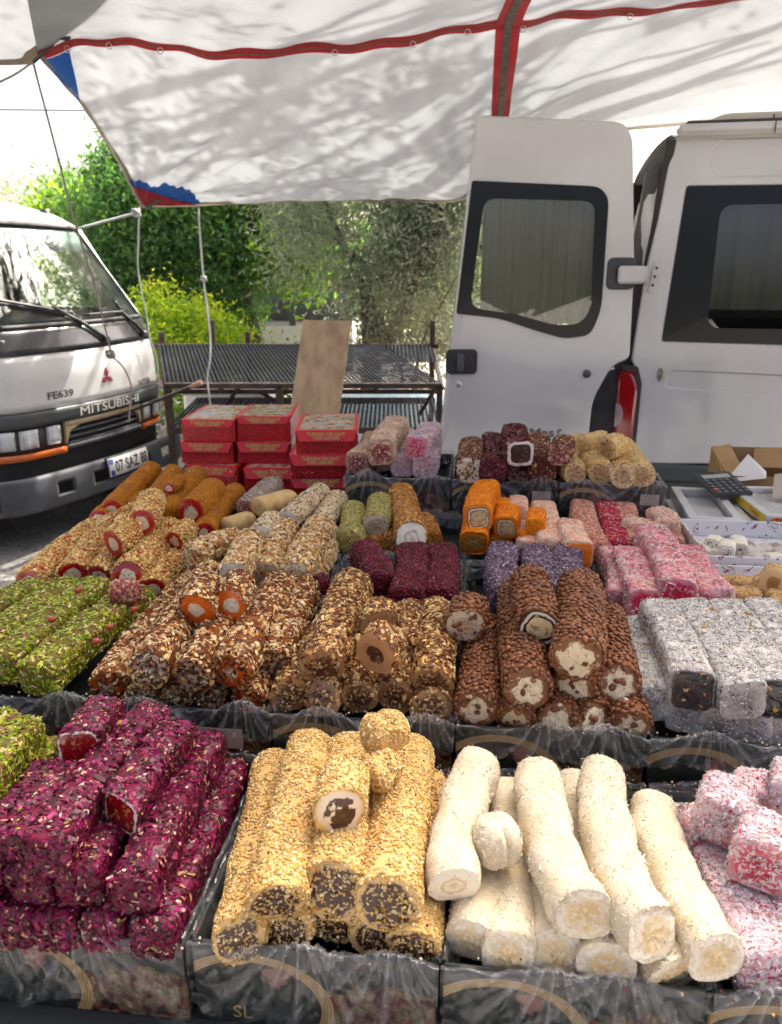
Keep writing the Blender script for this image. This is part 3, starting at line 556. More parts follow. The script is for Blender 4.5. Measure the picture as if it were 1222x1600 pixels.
# windscreen, pillars, roof, sides
wz0, wz1 = 1.27, 1.845
def WS(s, z, pr=0):
    k = 1 - .10 * max(0, (z - 1.27) / .6); return Vector((s * k, vf(s) + pf(z) - pr, z))
gl = slab('windscreen', -.60, .60, wz0, wz1, -.006, .004, glassmat('windscreen_glass', (.84, .91, .88), .0, .02, 1.55, .05), 24, 10, fs=WS)
for s in (-1, 1):
    slab('pillar', min(s * .60, s * .735), max(s * .60, s * .735), wz0 - .003, wz1 + .03, .004, .06, M_TRUCK, 8, 12, fs=WS)
    slab('windscreen_seal', min(s * .585, s * .603), max(s * .585, s * .603), wz0, wz1, .007, .01, M_RUBBER, 2, 10, fs=WS)
slab('windscreen_seal', -.6, .6, wz0 - .004, wz0 + .018, .007, .01, M_RUBBER, 24, 1, fs=WS)
slab('windscreen_seal', -.6, .6, wz1 - .018, wz1 + .004, .007, .01, M_RUBBER, 24, 1, fs=WS)
slab('sun_band', -.58, .58, wz1 - .16, wz1 - .02, -.012, .002, mat('visor_grey', (.20, .21, .22), .7), 20, 2, fs=WS)
slab('roof', -.735, .735, wz1 + .004, 2.05, .006, .05, M_TRUCK, 30, 10, fs=WS)
for s in (-1, 1):
    o = MB(); o.plate([(.30, .40), (1.65, .40), (1.65, 2.03), (1.15, 2.01), (.82, 1.93), (.62, 1.84), (.30, 1.30)], [rpoly([(.48, 1.30), (1.10, 1.30), (1.10, 1.86), (.80, 1.83)], .05)], lambda a, c, d, s=s: (s * (.735 - .0 - d) * (1 - .10 * max(0, (c - 1.27) / .6)), a, c), .03); o.build('side_door', M_TRUCK, tr)
    o = MB(); o.plate([(.34, .60), (1.60, .60), (1.60, 1.96), (1.15, 1.94), (.82, 1.88), (.66, 1.80), (.36, 1.28)], [rpoly([(.50, 1.32), (1.08, 1.32), (1.08, 1.84), (.81, 1.81)], .05)], lambda a, c, d, s=s: (s * (.70 - d) * (1 - .10 * max(0, (c - 1.27) / .6)), a, c), .01); o.build('door_lining', mat('door_lining', (.05, .052, .056), .85), tr)
b = MB(); b.box((0, 1.66, 1.2), (1.4, .04, 1.5)); b.build('cab_back', mat('cab_lining', (.06, .062, .066), .8), tr)
b = MB(); b.box((0, .95, .62), (1.38, 1.35, .5), .03); b.box((0, .30, 1.19), (1.3, .35, .12), .04); b.build('dashboard', mat('cab_grey', (.14, .145, .15), .7, (.20, .20, .21), 8), tr)
for s in (-.36, .36):
    b = MB(); b.box((s, 1.05, .98), (.5, .5, .16), .05); b.box((s, 1.32, 1.32), (.48, .13, .65), .05); b.box((s, 1.33, 1.72), (.26, .10, .18), .04); b.build('seat', mat('seat_cloth', (.10, .10, .11), .9), tr)
b = MB(); M = Matrix.Translation((-.36, .62, 1.27)) @ Matrix.Rotation(math.radians(-50), 4, 'X'); b.tube([M @ Vector((.2 * math.cos(k * .2618), .2 * math.sin(k * .2618), 0)) for k in range(25)], .014, 6, False); b.build('steering_wheel', M_BLACK, tr)
for P, B1, B2 in ((((.09, 1.17), (-.04, 1.26), (-.2, 1.37)), (-.72, 1.46), (-.08, 1.33)), (((.53, 1.165), (.46, 1.23), (.38, 1.31)), (.02, 1.315), (.42, 1.315))):
    b = MB(); b.tube([WS(x, z, .022) for x, z in P], [.014, .011, .008], 6); b.box(WS(P[0][0], P[0][1], .02), (.05, .03, .04), .008); w_ = b.build('wiper', M_BLACK, tr)
    b = MB(); b.tube([WS(B1[0] + (B2[0] - B1[0]) * k / 8, B1[1] + (B2[1] - B1[1]) * k / 8, .012) for k in range(9)], .009, 6); b.build('blade', M_BLACK, w_)
def wheel(parent, M, R, w, hub):
    b = MB(); b.lathe([(R * .6, -w / 2), (R * .93, -w / 2), (R, -w * .38), (R, w * .38), (R * .93, w / 2), (R * .6, w / 2)], 36, M); wl = b.build('wheel', M_RUBBER, parent)
    b = MB(); b.lathe([(.0, -w * .3), (R * .2, -w * .34), (R * .25, -w * .2), (R * .55, -w * .25), (R * .61, -w * .46), (R * .61, w * .4)], 30, M); b.build('rim', hub, wl)
HUB = mat('hub_steel', (.30, .30, .31), .5, (.18, .17, .16), 9)
for s in (-.62, .62):
    for v in (.62, 3.2): wheel(tr, Matrix.Translation((s, v, .36)) @ Matrix.Rotation(math.radians(90), 4, 'Y'), .36, .21, HUB)
b = MB(); b.box((0, 2.0, .55), (.7, 3.6, .18), .02); b.build('chassis', M_DARK, tr)
b = MB(); b.box((0, 3.15, 1.45), (1.7, 2.7, 1.5), .03); b.build('cargo_box', M_TRUCK, tr)
b = MB(); b.tube([(.66, .9, 1.90), (.66, .9, 1.97)], [.035, .03], 12); b.build('marker_lamp', M_BLACK, tr)

# ------------------------------------------------------------------ van (local x along its side, y into it)
va = empty('panel_van', (1.0966, 3.45, 0), math.radians(-12)); tag(va, 'white panel van parked behind the stall with its rear door swung open', 'van')
def VS(s, z, d=0): return Vector((s, d + .05 * max(0, z - 1.25) ** 2, z))
win = rpoly([(.086, 1.287), (1.18, 1.275), (1.18, 1.905), (.123, 1.912)], [.012, .05, .05, .012])
rec1 = rrect(.208, 1.946, 1.15, 2.086, .055); rec2 = rpoly([(.118, 1.088), (1.25, 1.05), (1.25, 1.135), (.135, 1.160)], .02)
arch = [(.86 + .42 * math.cos(math.radians(a)), .40 + .42 * math.sin(math.radians(a))) for a in range(128, 48, -8)]
side = [(.05, .735)] + [(q[0], q[1]) for q in arch if q[1] > .735] + [(3.6, .735), (3.6, 2.10), (.062, 2.105), (.04, 1.987), (.022, 1.79), (-.009, 1.587), (-.032, 1.265), (-.035, 1.20), (-.004, 1.15), (.0, .9), (.0, .735)]
win2 = rpoly([(1.9, 1.28), (3.1, 1.28), (3.0, 1.90), (1.9, 1.905)], .05)
b = MB(); b.plate(side, [win, rec1, rec2, win2], lambda a, c, d: VS(a, c, d), .04, .007); b.build('side_panel', M_WHITE, va)
for rc in (rec1, rec2):
    b = MB(); b.plate([(x, z) for x, z in rc], [], lambda a, c, d: VS(a, c, .008 + d), .004); b.build('pressed_panel', M_WHITE, va)
M_PRINT = mat('glass_black_border', (.008, .010, .010), .22, spec=.3)
M_TINT = glassmat('tinted_glass', (.55, .57, .54), .05, .015, 1.5); M_TINT2 = glassmat('green_glass', (.70, .72, .68), .03, .015, 1.5)
pane = rrect(.262, 1.345, .98, 1.838, .05)
def glazing(name, outer, inner, fn, parent, tint, back=.02):
    b = MB(); b.plate(outer, [inner], lambda a, c, d: fn(a, c, d), .005); w = b.build(name, M_PRINT, parent)
    b = MB(); b.plate(inner, [], lambda a, c, d: fn(a, c, d + .001), .003); b.build('pane', tint, w)
    return w
so = [(x + (.002 if x > .6 else -.002), z) for x, z in win]
w1 = glazing('side_window', so, pane, lambda a, c, d: VS(a, c, -.002 + d), va, M_TINT)
w3 = glazing('side_window', win2, rrect(2.0, 1.36, 2.9, 1.84, .05), lambda a, c, d: VS(a, c, -.002 + d), va, M_TINT)
M_CURT = mat('curtain_cloth', (.70, .66, .60), .9, (.60, .56, .51), 5)
def curtain(fn, x0, x1, z0, z1, parent, mt, amp=.012, seed=0):
    b = MB(); b.grid(lambda a, c: fn(x0 + (x1 - x0) * a, z0 + (z1 - z0) * c, .05 + amp * math.sin(a * 62 + math.sin(a * 9 + seed) * 2) + amp * .5 * math.sin(a * 150)), 160, 4); return b.build('curtain', mt, parent)
curtain(VS, .1, 1.15, 1.42, 1.9, w1, M_CURT)
b = MB(); b.box((.55, .07, 1.40), (1.0, .02, .03), .004); b.build('curtain_rail', M_BLACK, w1)
# tail lamp
lo = rpoly([(-.085, .60), (.0, .60), (.004, 1.08), (-.02, 1.15), (-.065, 1.165), (-.085, 1.12)], [.01, .01, .02, .03, .03, .03])
b = MB(); b.plate(lo, [], lambda a, c, d: (a, -.012 + d + (a * -.25), c), .10, .015); tl = b.build('tail_lamp', mat('red_lens', (.38, .008, .012), .12, (.30, .006, .01), 25, coat=1, spec=.7), va)
b = MB(); b.plate([(-.082 + .032 * max(-.1, math.cos(k * .3927)), .955 + .055 * math.sin(k * .3927)) for k in range(16)], [], lambda a, c, d: (a, -.016 + d + (a * -.25), c), .006, .002); b.build('reverse_lens', mat('white_lens', (.40, .30, .29), .15, (.30, .20, .20), 40, coat=1), tl)
b = MB(); b.plate(rpoly([(-.195, .60), (-.07, .60), (-.07, 1.13), (-.10, 1.168), (-.155, 1.12), (-.19, 1.02)], [.01, .01, .02, .03, .03, .03]), [], lambda a, c, d: (a, .03 + d, c), .05, .008); b.build('lamp_bezel', M_BLACK, va)
b = MB(); b.plate(rpoly([(-.015, .60), (.016, .60), (.018, 1.10), (-.005, 1.175), (-.07, 1.185), (-.07, 1.16), (-.02, 1.15), (.0, 1.09)], .006), [], lambda a, c, d: (a, -.004 + d, c), .02); b.build('lamp_seal', M_BLACK, va)
# rear frame, roof, inside
b = MB(); b.plate([(-.02, 1.18), (.02, 1.6), (.05, 1.95), (.06, 2.09), (.10, 2.09), (.09, 1.9), (.06, 1.6), (.03, 1.18)], [], lambda a, c, d: (a - .035, .03 + d, c), .05, .006); b.build('door_seal', M_RUBBER, va)
b = MB(); b.plate([(-.045, .7), (-.045, 1.18), (-.02, 1.6), (.02, 1.98), (.05, 2.02), (.10, 2.0), (.07, 1.6), (.03, .7)], [], lambda a, c, d: (a - .055, .09 + d, c), .08, .01); b.build('rear_pillar', mat('pillar_grey', (.10, .10, .095), .6), va)
b = MB(); b.grid(lambda a, c: (.05 + 3.55 * a, .03 + 1.9 * c, 2.10 + .055 * math.sin(math.pi * c) ** .5), 4, 24); b.grid(lambda a, c: (.05 + 3.55 * a, .03 + 1.9 * c, 2.085), 2, 2); b.build('roof', M_WHITE, va)
b = MB(); b.box((1.83, .0, 2.118), (3.55, .06, .045), .018); b.build('roof_gutter', M_WHITE, va)
for x in (.42, 1.5): b = MB(); b.box((x, -.031, 2.118), (.004, .003, .045)); b.build('gutter_joint', M_RUBBER, va)
b = MB(); b.box((1.95, .10, 2.155), (3.7, .05, .022), .009); b.build('roof_rail', M_BLACK, va)
b = MB(); b.plate(rpoly([(.16, 2.15), (2.3, 2.15), (2.2, 2.235), (.27, 2.235)], [.01, .01, .05, .06]), [], lambda a, c, d: (a, .35 + d, c), .9, .02); b.build('roof_hatch', mat('cream_plastic', (.62, .57, .47), .5, (.55, .50, .42), 4), va)
b = MB(); b.box((.49, .345, 2.19), (.004, .012, .06)); b.build('hatch_joint', M_RUBBER, va)
b = MB(); b.box((1.8, 1.93, 1.4), (3.6, .04, 1.4)); b.box((1.8, .98, .62), (3.6, 1.9, .1)); b.build('inner_shell', M_DARK, va)
b = MB(); b.box((2.6, .98, 1.4), (.04, 1.85, 1.35)); b.build('bulkhead', M_DARK, va)
b = MB(); b.box((.24, -.006, .70), (.52, .03, .085), .012); b.build('sill_trim', mat('sill_grey', (.05, .06, .062), .5), va)
b = MB(); b.box((2.6, -.006, .68), (2.6, .03, .12), .012); b.build('sill_trim', mat('sill_grey2', (.05, .06, .062), .5), va)
b = MB(); b.box((-.02, .9, .58), (.12, 1.8, .2), .03); b.build('rear_bumper', M_GREYPL, va)
b = MB(); b.tube([(.86 + .43 * math.cos(math.radians(a)), -.008, .40 + .43 * math.sin(math.radians(a))) for a in range(128, 44, -6)], .016, 6); b.build('arch_trim', M_BLACK, va)
for x in (.86, 3.2): wheel(va, Matrix.Translation((x, .14, .33)) @ Matrix.Rotation(math.radians(90), 4, 'X'), .33, .22, HUB); wheel(va, Matrix.Translation((x, 1.8, .33)) @ Matrix.Rotation(math.radians(90), 4, 'X'), .33, .22, HUB)
b = MB(); b.plate([(.092 + .012 * math.cos(k * .524), 1.142 + .030 * math.sin(k * .524)) for k in range(12)], [], lambda a, c, d: VS(a, c, -.008 + d), .01, .003); b.build('side_marker', mat('marker_worn', (.34, .30, .18), .4, (.08, .07, .05), 90), va)
b = MB(); b.plate(rpoly([(.004, 1.49), (.035, 1.49), (.05, 1.62), (.022, 1.62)], .008), [], lambda a, c, d: VS(a, c, -.005 + d), .008, .002); hp = b.build('hinge_plate', M_WHITE, va)
for z in (1.52, 1.555, 1.59):
    b = MB(); b.lathe([(0, .003), (.005, .003), (.006, 0)], 8, Matrix.Translation(VS(.019 + (z - 1.49) * .14, z, -.006)) @ Matrix.Rotation(math.radians(90), 4, 'X')); b.build('bolt', M_BLACK, hp)
# open rear door
Mi = va.matrix_basis.inverted(); dl = Mi @ Vector((1.045, 3.42, 0))
dwin = rpoly([(-.716, 1.929), (-.175, 1.908), (-.150, 1.85), (-.146, 1.42), (-.185, 1.312), (-.30, 1.300), (-.42, 1.332), (-.583, 1.386), (-.768, 1.405)], [.01, .05, .02, .05, .04, .03, .06, .06, .01])
dpane = rpoly([(-.664, 1.862), (-.205, 1.852), (-.186, 1.43), (-.23, 1.362), (-.34, 1.355), (-.5, 1.400), (-.71, 1.430)], [.05, .05, .05, .04, .05, .05, .05])
dout = rpoly([(-.700, 2.172), (-.07, 2.150), (-.016, 1.587), (.0, 1.21), (-.075, 1.185), (-.150, 1.03), (-.165, .46), (-.862, .46)], [.02, .09, .05, .03, .04, .05, .02, .02], 6)
def DM(a, c, d): return (a, d + .03 * max(0, c - 1.4) ** 2, c)
dhole = rpoly([(-.672, 1.872), (-.195, 1.862), (-.176, 1.43), (-.22, 1.352), (-.34, 1.345), (-.5, 1.390), (-.72, 1.42)], [.05, .05, .05, .04, .05, .05, .05])
b = MB(); b.plate(dout, [dhole], DM, .055, .010); door = b.build('rear_door', M_WHITE, va, dl, math.radians(14))
dw = glazing('door_window', dwin, dpane, lambda a, c, d: DM(a, c, -.005 + d), door, M_TINT2)
dw.parent = door
for c_ in list(dw.children):
    c_.parent = door
curtain(lambda a, c, d: DM(a, c, d - .01), -.66, -.17, 1.36, 1.87, door, clothmat('door_curtain', (.52, .52, .485), .35, False), .008, 2)
def dpl(name, pts, z0, th, m, bev=.004): b = MB(); b.plate(pts, [], lambda a, c, d: DM(a, c, z0 + d), th, bev); return b.build(name, m, door)
dpl('door_handle', rrect(-.808, 1.150, -.672, 1.256, .02), -.010, .012, M_BLACK)
b = MB(); b.box((-.745, -.014, 1.20), (.03, .014, .075), .005); b.build('handle_grip', M_GREYPL, door)
b = MB(); b.lathe([(0, .004), (.011, .004), (.014, 0)], 14, Matrix.Translation((-.748, .0, 1.106)) @ Matrix.Rotation(math.radians(90), 4, 'X')); b.build('lock', M_RING, door)
b = MB(); b.lathe([(0, .012), (.014, .012), (.018, .006), (.018, 0)], 16, Matrix.Translation((-.187, .0, 1.148)) @ Matrix.Rotation(math.radians(90), 4, 'X')); b.build('door_stop', M_GREYPL, door)
dpl('hinge_cover', rrect(-.134, 1.503, -.012, 1.632, .025), -.008, .012, M_BLACK)
b = MB(); b.box((-.035, -.022, 1.563), (.115, .022, .072), .009); b.build('hinge', M_WHITE, door)
b = MB(); b.tube([(.024, -.018, 1.53), (.024, -.018, 1.598)], .010, 10); b.build('hinge_pin', M_WHITE, door)
def dtext(txt, a0, a1, zc, zh):
    V, F = text_geo(txt, 1, 0, .02); xs = [v[0] for v in V]; ys = [v[1] for v in V]; x0, x1, y0, y1 = min(xs), max(xs), min(ys), max(ys)
    me = bpy.data.meshes.new('lettering'); me.from_pydata([DM(a0 + (x - x0) / (x1 - x0) * (a1 - a0), zc + ((y - y0) / (y1 - y0) - .5) * zh, -.003) for x, y, z in V], [], F); me.update(); link('lettering', me, mat('badge_grey', (.10, .10, .11), .3), door)
dtext('Mas', -.425, -.315, .888, .040); dtext('r', -.300, -.280, .890, .026)
b = MB(); b.plate(rrect(-.80, .52, -.2, 1.25, .04), [], lambda a, c, d: DM(a, c, .056 + d), .012); b.build('inner_trim', M_GREYPL, door)
# bag in the gap
t = empty('plastic_bag', (1.14, 3.60, .67)); tag(t, 'crumpled white bag showing inside the van door gap', 'bag')
b = MB(); bm2 = bmesh.ops.create_icosphere(b.bm, subdivisions=3, radius=.11)
for v in b.bm.verts: v.co = Vector((v.co.x * .6, v.co.y, v.co.z * 2.2)) * (1 + .35 * mnoise.noise(v.co * 14)) + Vector((0, 0, 1.05))
for f in b.bm.faces: f.smooth = True
b.box((0, 0, .4), (.1, .15, .9), .03); b.build('bag', mat('bag_white', (.75, .74, .72), .5), t)
# ------------------------------------------------------------------ stall table and steps
M_CLOTH = mat('table_cloth', (.025, .03, .028), .85, (.04, .045, .042), 12, bump=.2, bscale=150)
tb = empty('market_table', tw(0, 1.5, 0), -YAW); tag(tb, 'dark cloth-covered market table carrying all the trays of sweets', 'table')
b = MB(); b.box((0.02, 0, .72), (1.86, 1.86, .05), .006); b.build('tabletop', M_CLOTH, tb)
for x in (-.85, .85):
    for y in (-.85, .85): b = MB(); b.box((x, y, .3475), (.05, .05, .695), .004); b.build('leg', M_RUST, tb)
def step(u0, u1, w0, w1, z, label):
    c = tw((u0 + u1) / 2, (w0 + w1) / 2, .746); t = empty('display_step', c, -YAW); tag(t, label, 'step', 'steps under the trays'); H = z - .746
    b = MB(); b.box((0, 0, H - .006), (u1 - u0, w1 - w0, .012), .002); b.build('board', M_CLOTH, t)
    for s in (-1, 1): b = MB(); b.box((s * ((u1 - u0) / 2 - .01), 0, (H - .0125) / 2), (.016, w1 - w0 - .02, H - .0125), .002); b.build('support', M_CLOTH, t)
step(-.89, .87, 1.015, 2.02, .808, 'long dark step under the middle rows of trays')
step(-.37, .51, 2.025, 2.36, .938, 'dark step carrying the three back trays')
step(-.99, -.37, 2.2, 2.85, .917, 'dark step carrying the red cartons')
step(.52, 1.1, 2.025, 2.6, .905, 'dark step under the lokum cartons and calculator')

# ------------------------------------------------------------------ printed trays with clear liners
def printmat():
    m, N, L, B = nodes('tray_print'); tc = N.new('ShaderNodeTexCoord'); sx = N.new('ShaderNodeSeparateXYZ'); L.new(tc.outputs['Object'], sx.inputs[0])
    def mth(op, a, b=None, c=None):
        n = N.new('ShaderNodeMath'); n.operation = op
        for i, v in enumerate((a, b, c)):
            if v is None: continue
            if isinstance(v, (int, float)): n.inputs[i].default_value = v
            else: L.new(v, n.inputs[i])
        return n.outputs[0]
    X, Z = sx.outputs[0], sx.outputs[2]
    def ell(cx, cz, rx, rz):
        a = mth('DIVIDE', mth('SUBTRACT', X, cx), rx); c = mth('DIVIDE', mth('SUBTRACT', Z, cz), rz); return mth('SQRT', mth('ADD', mth('MULTIPLY', a, a), mth('MULTIPLY', c, c)))
    nz = N.new('ShaderNodeTexNoise'); nz.inputs['Scale'].default_value = 55; nz.inputs['Detail'].default_value = 6; L.new(tc.outputs['Object'], nz.inputs['Vector'])
    nb = N.new('ShaderNodeTexNoise'); nb.inputs['Scale'].default_value = 60; nb.inputs['Detail'].default_value = 7; L.new(tc.outputs['Object'], nb.inputs['Vector'])
    q = ell(-.075, -.088, .092, .070); band = mth('LESS_THAN', mth('ABSOLUTE', mth('SUBTRACT', q, 1)), .085)
    stripe = mth('ADD', mth('MULTIPLY', mth('SINE', mth('MULTIPLY', q, 150)), .25), .75)
    food = mth('LESS_THAN', mth('ADD', ell(.085, -.098, .085, .058), mth('MULTIPLY', nz.outputs[0], .7)), 1.30)
    flo = mth('LESS_THAN', mth('ADD', ell(-.045, -.042, .022, .017), mth('MULTIPLY', nb.outputs[0], 3.2)), 2.25)
    base = ramp(N, [(.35, (.012, .017, .013)), (.7, (.022, .028, .022))]); L.new(nz.outputs[0], base.inputs[0])
    fr = ramp(N, [(.36, (.02, .012, .008)), (.44, (.12, .02, .018)), (.50, (.18, .11, .06)), (.56, (.05, .06, .018)), (.62, (.26, .19, .12)), (.7, (.13, .04, .03))]); L.new(nb.outputs[0], fr.inputs[0])
    gold = N.new('ShaderNodeMix'); gold.data_type = 'RGBA'; gold.blend_type = 'MULTIPLY'; gold.inputs[0].default_value = 1; gold.inputs[6].default_value = (.42, .28, .11, 1); L.new(stripe, gold.inputs[7])
    col = base.outputs[0]
    for f, c in ((food, fr.outputs[0]), (band, gold.outputs[2]), (flo, None)):
        mx = N.new('ShaderNodeMix'); mx.data_type = 'RGBA'; L.new(f, mx.inputs[0]); L.new(col, mx.inputs[6])
        if c is None: mx.inputs[7].default_value = (.22, .09, .075, 1)
        else: L.new(c, mx.inputs[7])
        col = mx.outputs[2]
    L.new(col, B.inputs['Base Color']); B.inputs['Roughness'].default_value = .32; B.inputs['Coat Weight'].default_value = .3
    return m
M_PRINTB = printmat(); M_CARD = mat('tray_card', (.018, .024, .019), .4, (.028, .034, .028), 20); M_STICK = mat('sticker', (.55, .44, .34), .6, (.45, .34, .26), 30)
def filmmat(name='clear_film', base=.01, top=.50):
    m, N, L, B = nodes(name); out = N['Material Output']; N.remove(B); tc = N.new('ShaderNodeTexCoord')
    a = N.new('ShaderNodeAttribute'); a.attribute_name = 'fold'
    n = N.new('ShaderNodeTexNoise'); n.inputs['Scale'].default_value = 26; n.inputs['Detail'].default_value = 5; n.inputs['Distortion'].default_value = 1.2; L.new(tc.outputs['Object'], n.inputs['Vector'])
    rg = ramp(N, [(.44, (0, 0, 0)), (.495, (1, 1, 1)), (.55, (0, 0, 0))]); L.new(n.outputs[0], rg.inputs[0])
    ad = N.new('ShaderNodeMath'); ad.operation = 'MULTIPLY_ADD'; ad.inputs[1].default_value = .35; L.new(rg.outputs[0], ad.inputs[0]); L.new(a.outputs['Fac'], ad.inputs[2])
    mr = N.new('ShaderNodeMapRange'); mr.inputs[1].default_value = .0; mr.inputs[2].default_value = 1.3; mr.inputs[3].default_value = base; mr.inputs[4].default_value = top; L.new(ad.outputs[0], mr.inputs[0])
    t = N.new('ShaderNodeBsdfTransparent'); t.inputs[0].default_value = (.97, .97, .97, 1)
    g = N.new('ShaderNodeBsdfGlossy'); g.inputs['Roughness'].default_value = .09; g.inputs[0].default_value = (.95, .96, .97, 1)
    d = N.new('ShaderNodeBsdfTranslucent'); d.inputs[0].default_value = (.8, .81, .82, 1); d2 = N.new('ShaderNodeBsdfDiffuse'); d2.inputs[0].default_value = (.75, .76, .77, 1)
    m1 = N.new('ShaderNodeMixShader'); m1.inputs[0].default_value = .4; L.new(d.outputs[0], m1.inputs[1]); L.new(d2.outputs[0], m1.inputs[2])
    f = N.new('ShaderNodeLayerWeight'); f.inputs[0].default_value = .5; pw = N.new('ShaderNodeMath'); pw.operation = 'POWER'; pw.inputs[1].default_value = 3.5; L.new(f.outputs['Facing'], pw.inputs[0])
    m2 = N.new('ShaderNodeMixShader'); L.new(mr.outputs[0], m2.inputs[0]); L.new(t.outputs[0], m2.inputs[1]); L.new(m1.outputs[0], m2.inputs[2])
    fm = N.new('ShaderNodeMath'); fm.operation = 'MULTIPLY_ADD'; fm.inputs[1].default_value = .5; fm.inputs[2].default_value = .03; fm.use_clamp = True; L.new(pw.outputs[0], fm.inputs[0])
    m3 = N.new('ShaderNodeMixShader'); L.new(fm.outputs[0], m3.inputs[0]); L.new(m2.outputs[0], m3.inputs[1]); L.new(g.outputs[0], m3.inputs[2]); L.new(m3.outputs[0], out.inputs[0])
    return m
M_FILM = filmmat()
def film_strip(V, F, FO, fn, nu, nv):
    o = len(V)
    for i in range(nu + 1):
        for j in range(nv + 1):
            p, f = fn(i / nu, j / nv); V.append(p); FO.append(f)
    for i in range(nu):
        for j in range(nv): F.append((o + i * (nv + 1) + j, o + (i + 1) * (nv + 1) + j, o + (i + 1) * (nv + 1) + j + 1, o + i * (nv + 1) + j + 1))
TRAYS = []
def tray(key, row, u0, u1, w0, w1, rim, H, label, seed, sticker=None, hang=.07, gathers=((-.05,), ), text=None):
    uc, wc = (u0 + u1) / 2, (w0 + w1) / 2; W, D = u1 - u0 - .006, w1 - w0 - .006
    t = empty('printed_tray', tw(uc, wc, rim - H), -YAW); tag(t, f'dark green printed cardboard tray holding the {label}', 'tray', 'printed trays of sweets')
    th = .005
    def pan(name, c, d, m):
        b = MB(); b.box((0, 0, -d[2] / 2), d, .0012); return b.build(name, m, t, (c[0], c[1], H))
    fp = pan('front_panel', (0, -D / 2 + th / 2, 0), (W, th, H), M_PRINTB); pan('back_panel', (0, D / 2 - th / 2, 0), (W, th, H), M_CARD)
    for s in (-1, 1): pan('side_panel', (s * (W / 2 - th / 2), 0, 0), (th, D - 2 * th - .001, H - .001), M_CARD)
    b = MB(); b.box((0, 0, H - .052), (W - 2 * th - .001, D - 2 * th - .001, .006)); b.build('floor', M_CARD, t)
    if sticker is not None:
        x, z, w, h = sticker; b = MB(); b.box((x, -D / 2 - .0012, H + z), (w, .001, h)); b.build('sticker', M_STICK, t)
    if text:
        V, F = text_geo(text, .026); me = bpy.data.meshes.new('gold_lettering'); me.from_pydata([(x - .085, -D / 2 - .0012, H - .100 + y) for x, y, z in V], [], F); me.update(); link('gold_lettering', me, M_GOLD, t)
    g = random.Random(seed); V, F, FO = [], [], []; ph = g.uniform(0, 9)
    G = [(x, g.uniform(.6, 1.1)) for x in gathers]
    def frontf(a, c):
        x = -W / 2 - .003 + (W + .006) * a; fold = 0; dz = 0
        if c < .25:
            k = c / .25; y = .03 * (1 - k); z = -.035 + .038 * k; am = .004
            fold = .12 + .15 * k
        else:
            k = (c - .25) / .75; hg = hang * (1 + .35 * mnoise.noise((x * 16, ph, 0))); z = .004 - hg * k; y = -.005 - .004 * k; am = .0035 + .005 * k; fold = .22 * math.exp(-k * 7)
        for (gx, ga) in G:
            dx = x - gx; an = math.atan2(dx, .012 + max(0, .02 - z)); r = math.hypot(dx, .02 - z); cr = math.sin(an * 17 + ph) * .6 + math.sin(an * 37 + ph * 2) * .5
            fall = math.exp(-(r / .11) ** 2) * (1 if c > .12 else .4)
            y -= ga * .005 * fall * (cr + .6) ; fold += .95 * fall * max(0, cr); z += .022 * ga * math.exp(-(dx / .035) ** 2) * math.exp(-((c - .25) / .22) ** 2)
        nn = mnoise.noise((x * 40, c * 3, ph)) + .5 * mnoise.noise((x * 90 + c * 8, c * 7, ph + 1)); y += am * nn - .003; fold += .45 * max(0, mnoise.noise((x * 60 + c * 4, c * 5, ph + 4)) - .12)
        z += .004 * mnoise.noise((x * 25, ph, c))
        return (x, y - D / 2, z), min(1, fold)
    film_strip(V, F, FO, frontf, 130, 30)
    def sidef(sg, back=False):
        def f(a, c):
            L_ = D if not back else W; q = -L_ / 2 + L_ * a; nz_ = mnoise.noise((q * 30, c * 2, ph + sg)); k = c
            off = .022 * (1 - k / .6) if k < .6 else -.010 * (k - .6) / .4; z = (-.03 + .038 * k / .6) if k < .6 else .008 - .022 * (k - .6) / .4
            z += .008 * nz_ * math.sin(math.pi * min(1, k * 1.2)) + .006 * mnoise.noise((q * 70, c * 3, ph)); off += .006 * mnoise.noise((q * 55, c * 4, ph + 7))
            fo = .12 + .55 * max(0, mnoise.noise((q * 80, c * 6, ph + 2)))
            if back: return (q, D / 2 - off, z + .012 * math.sin(math.pi * a)), fo
            return (sg * (W / 2 - off), q, z), fo
        return f
    for sg in (-1, 1): film_strip(V, F, FO, sidef(sg), 60, 10)
    film_strip(V, F, FO, sidef(0, True), 60, 10)
    me = mesh_np('plastic_liner', V, [F], True, {'fold': FO}); o = link('plastic_liner', me, M_FILM, None, tw(uc, wc, rim), -YAW)
    tag(o, f'clear crinkled plastic liner of the tray of {label}', 'plastic liner', 'plastic liners of the trays')
R1Z, HT = .865, .118
cu = [-.881, -.594, -.307, -.020, .267, .554]
tray('pistachio_corner', 1, -.89, -.605, .66, 1.005, R1Z, HT, 'pistachio bars at the front left edge', 1, gathers=(.0,))
tray('rose', 1, -.600, -.311, .655, 1.005, R1Z, HT, 'rose petal bars', 2, gathers=(-.09, .02), hang=.10)
tray('sesame', 1, -.309, -.022, .66, 1.005, R1Z, HT, 'golden sesame rolls', 3, gathers=(-.01, .09), hang=.10, text='SL')
tray('coconut', 1, -.020, .265, .66, 1.005, R1Z, HT, 'white coconut rolls', 4, gathers=(-.02, .05), hang=.10)
tray('pomegranate', 1, .267, .554, .66, 1.005, R1Z, HT, 'pink pomegranate bars', 5, gathers=(-.08,), hang=.09)
def rz(w): return .935 + .02 * (w - 1.02)
L2 = ['green pistachio bars', 'orange-filled almond rolls', 'chocolate almond rolls', 'chocolate lentil rolls', 'grey powdered bars']
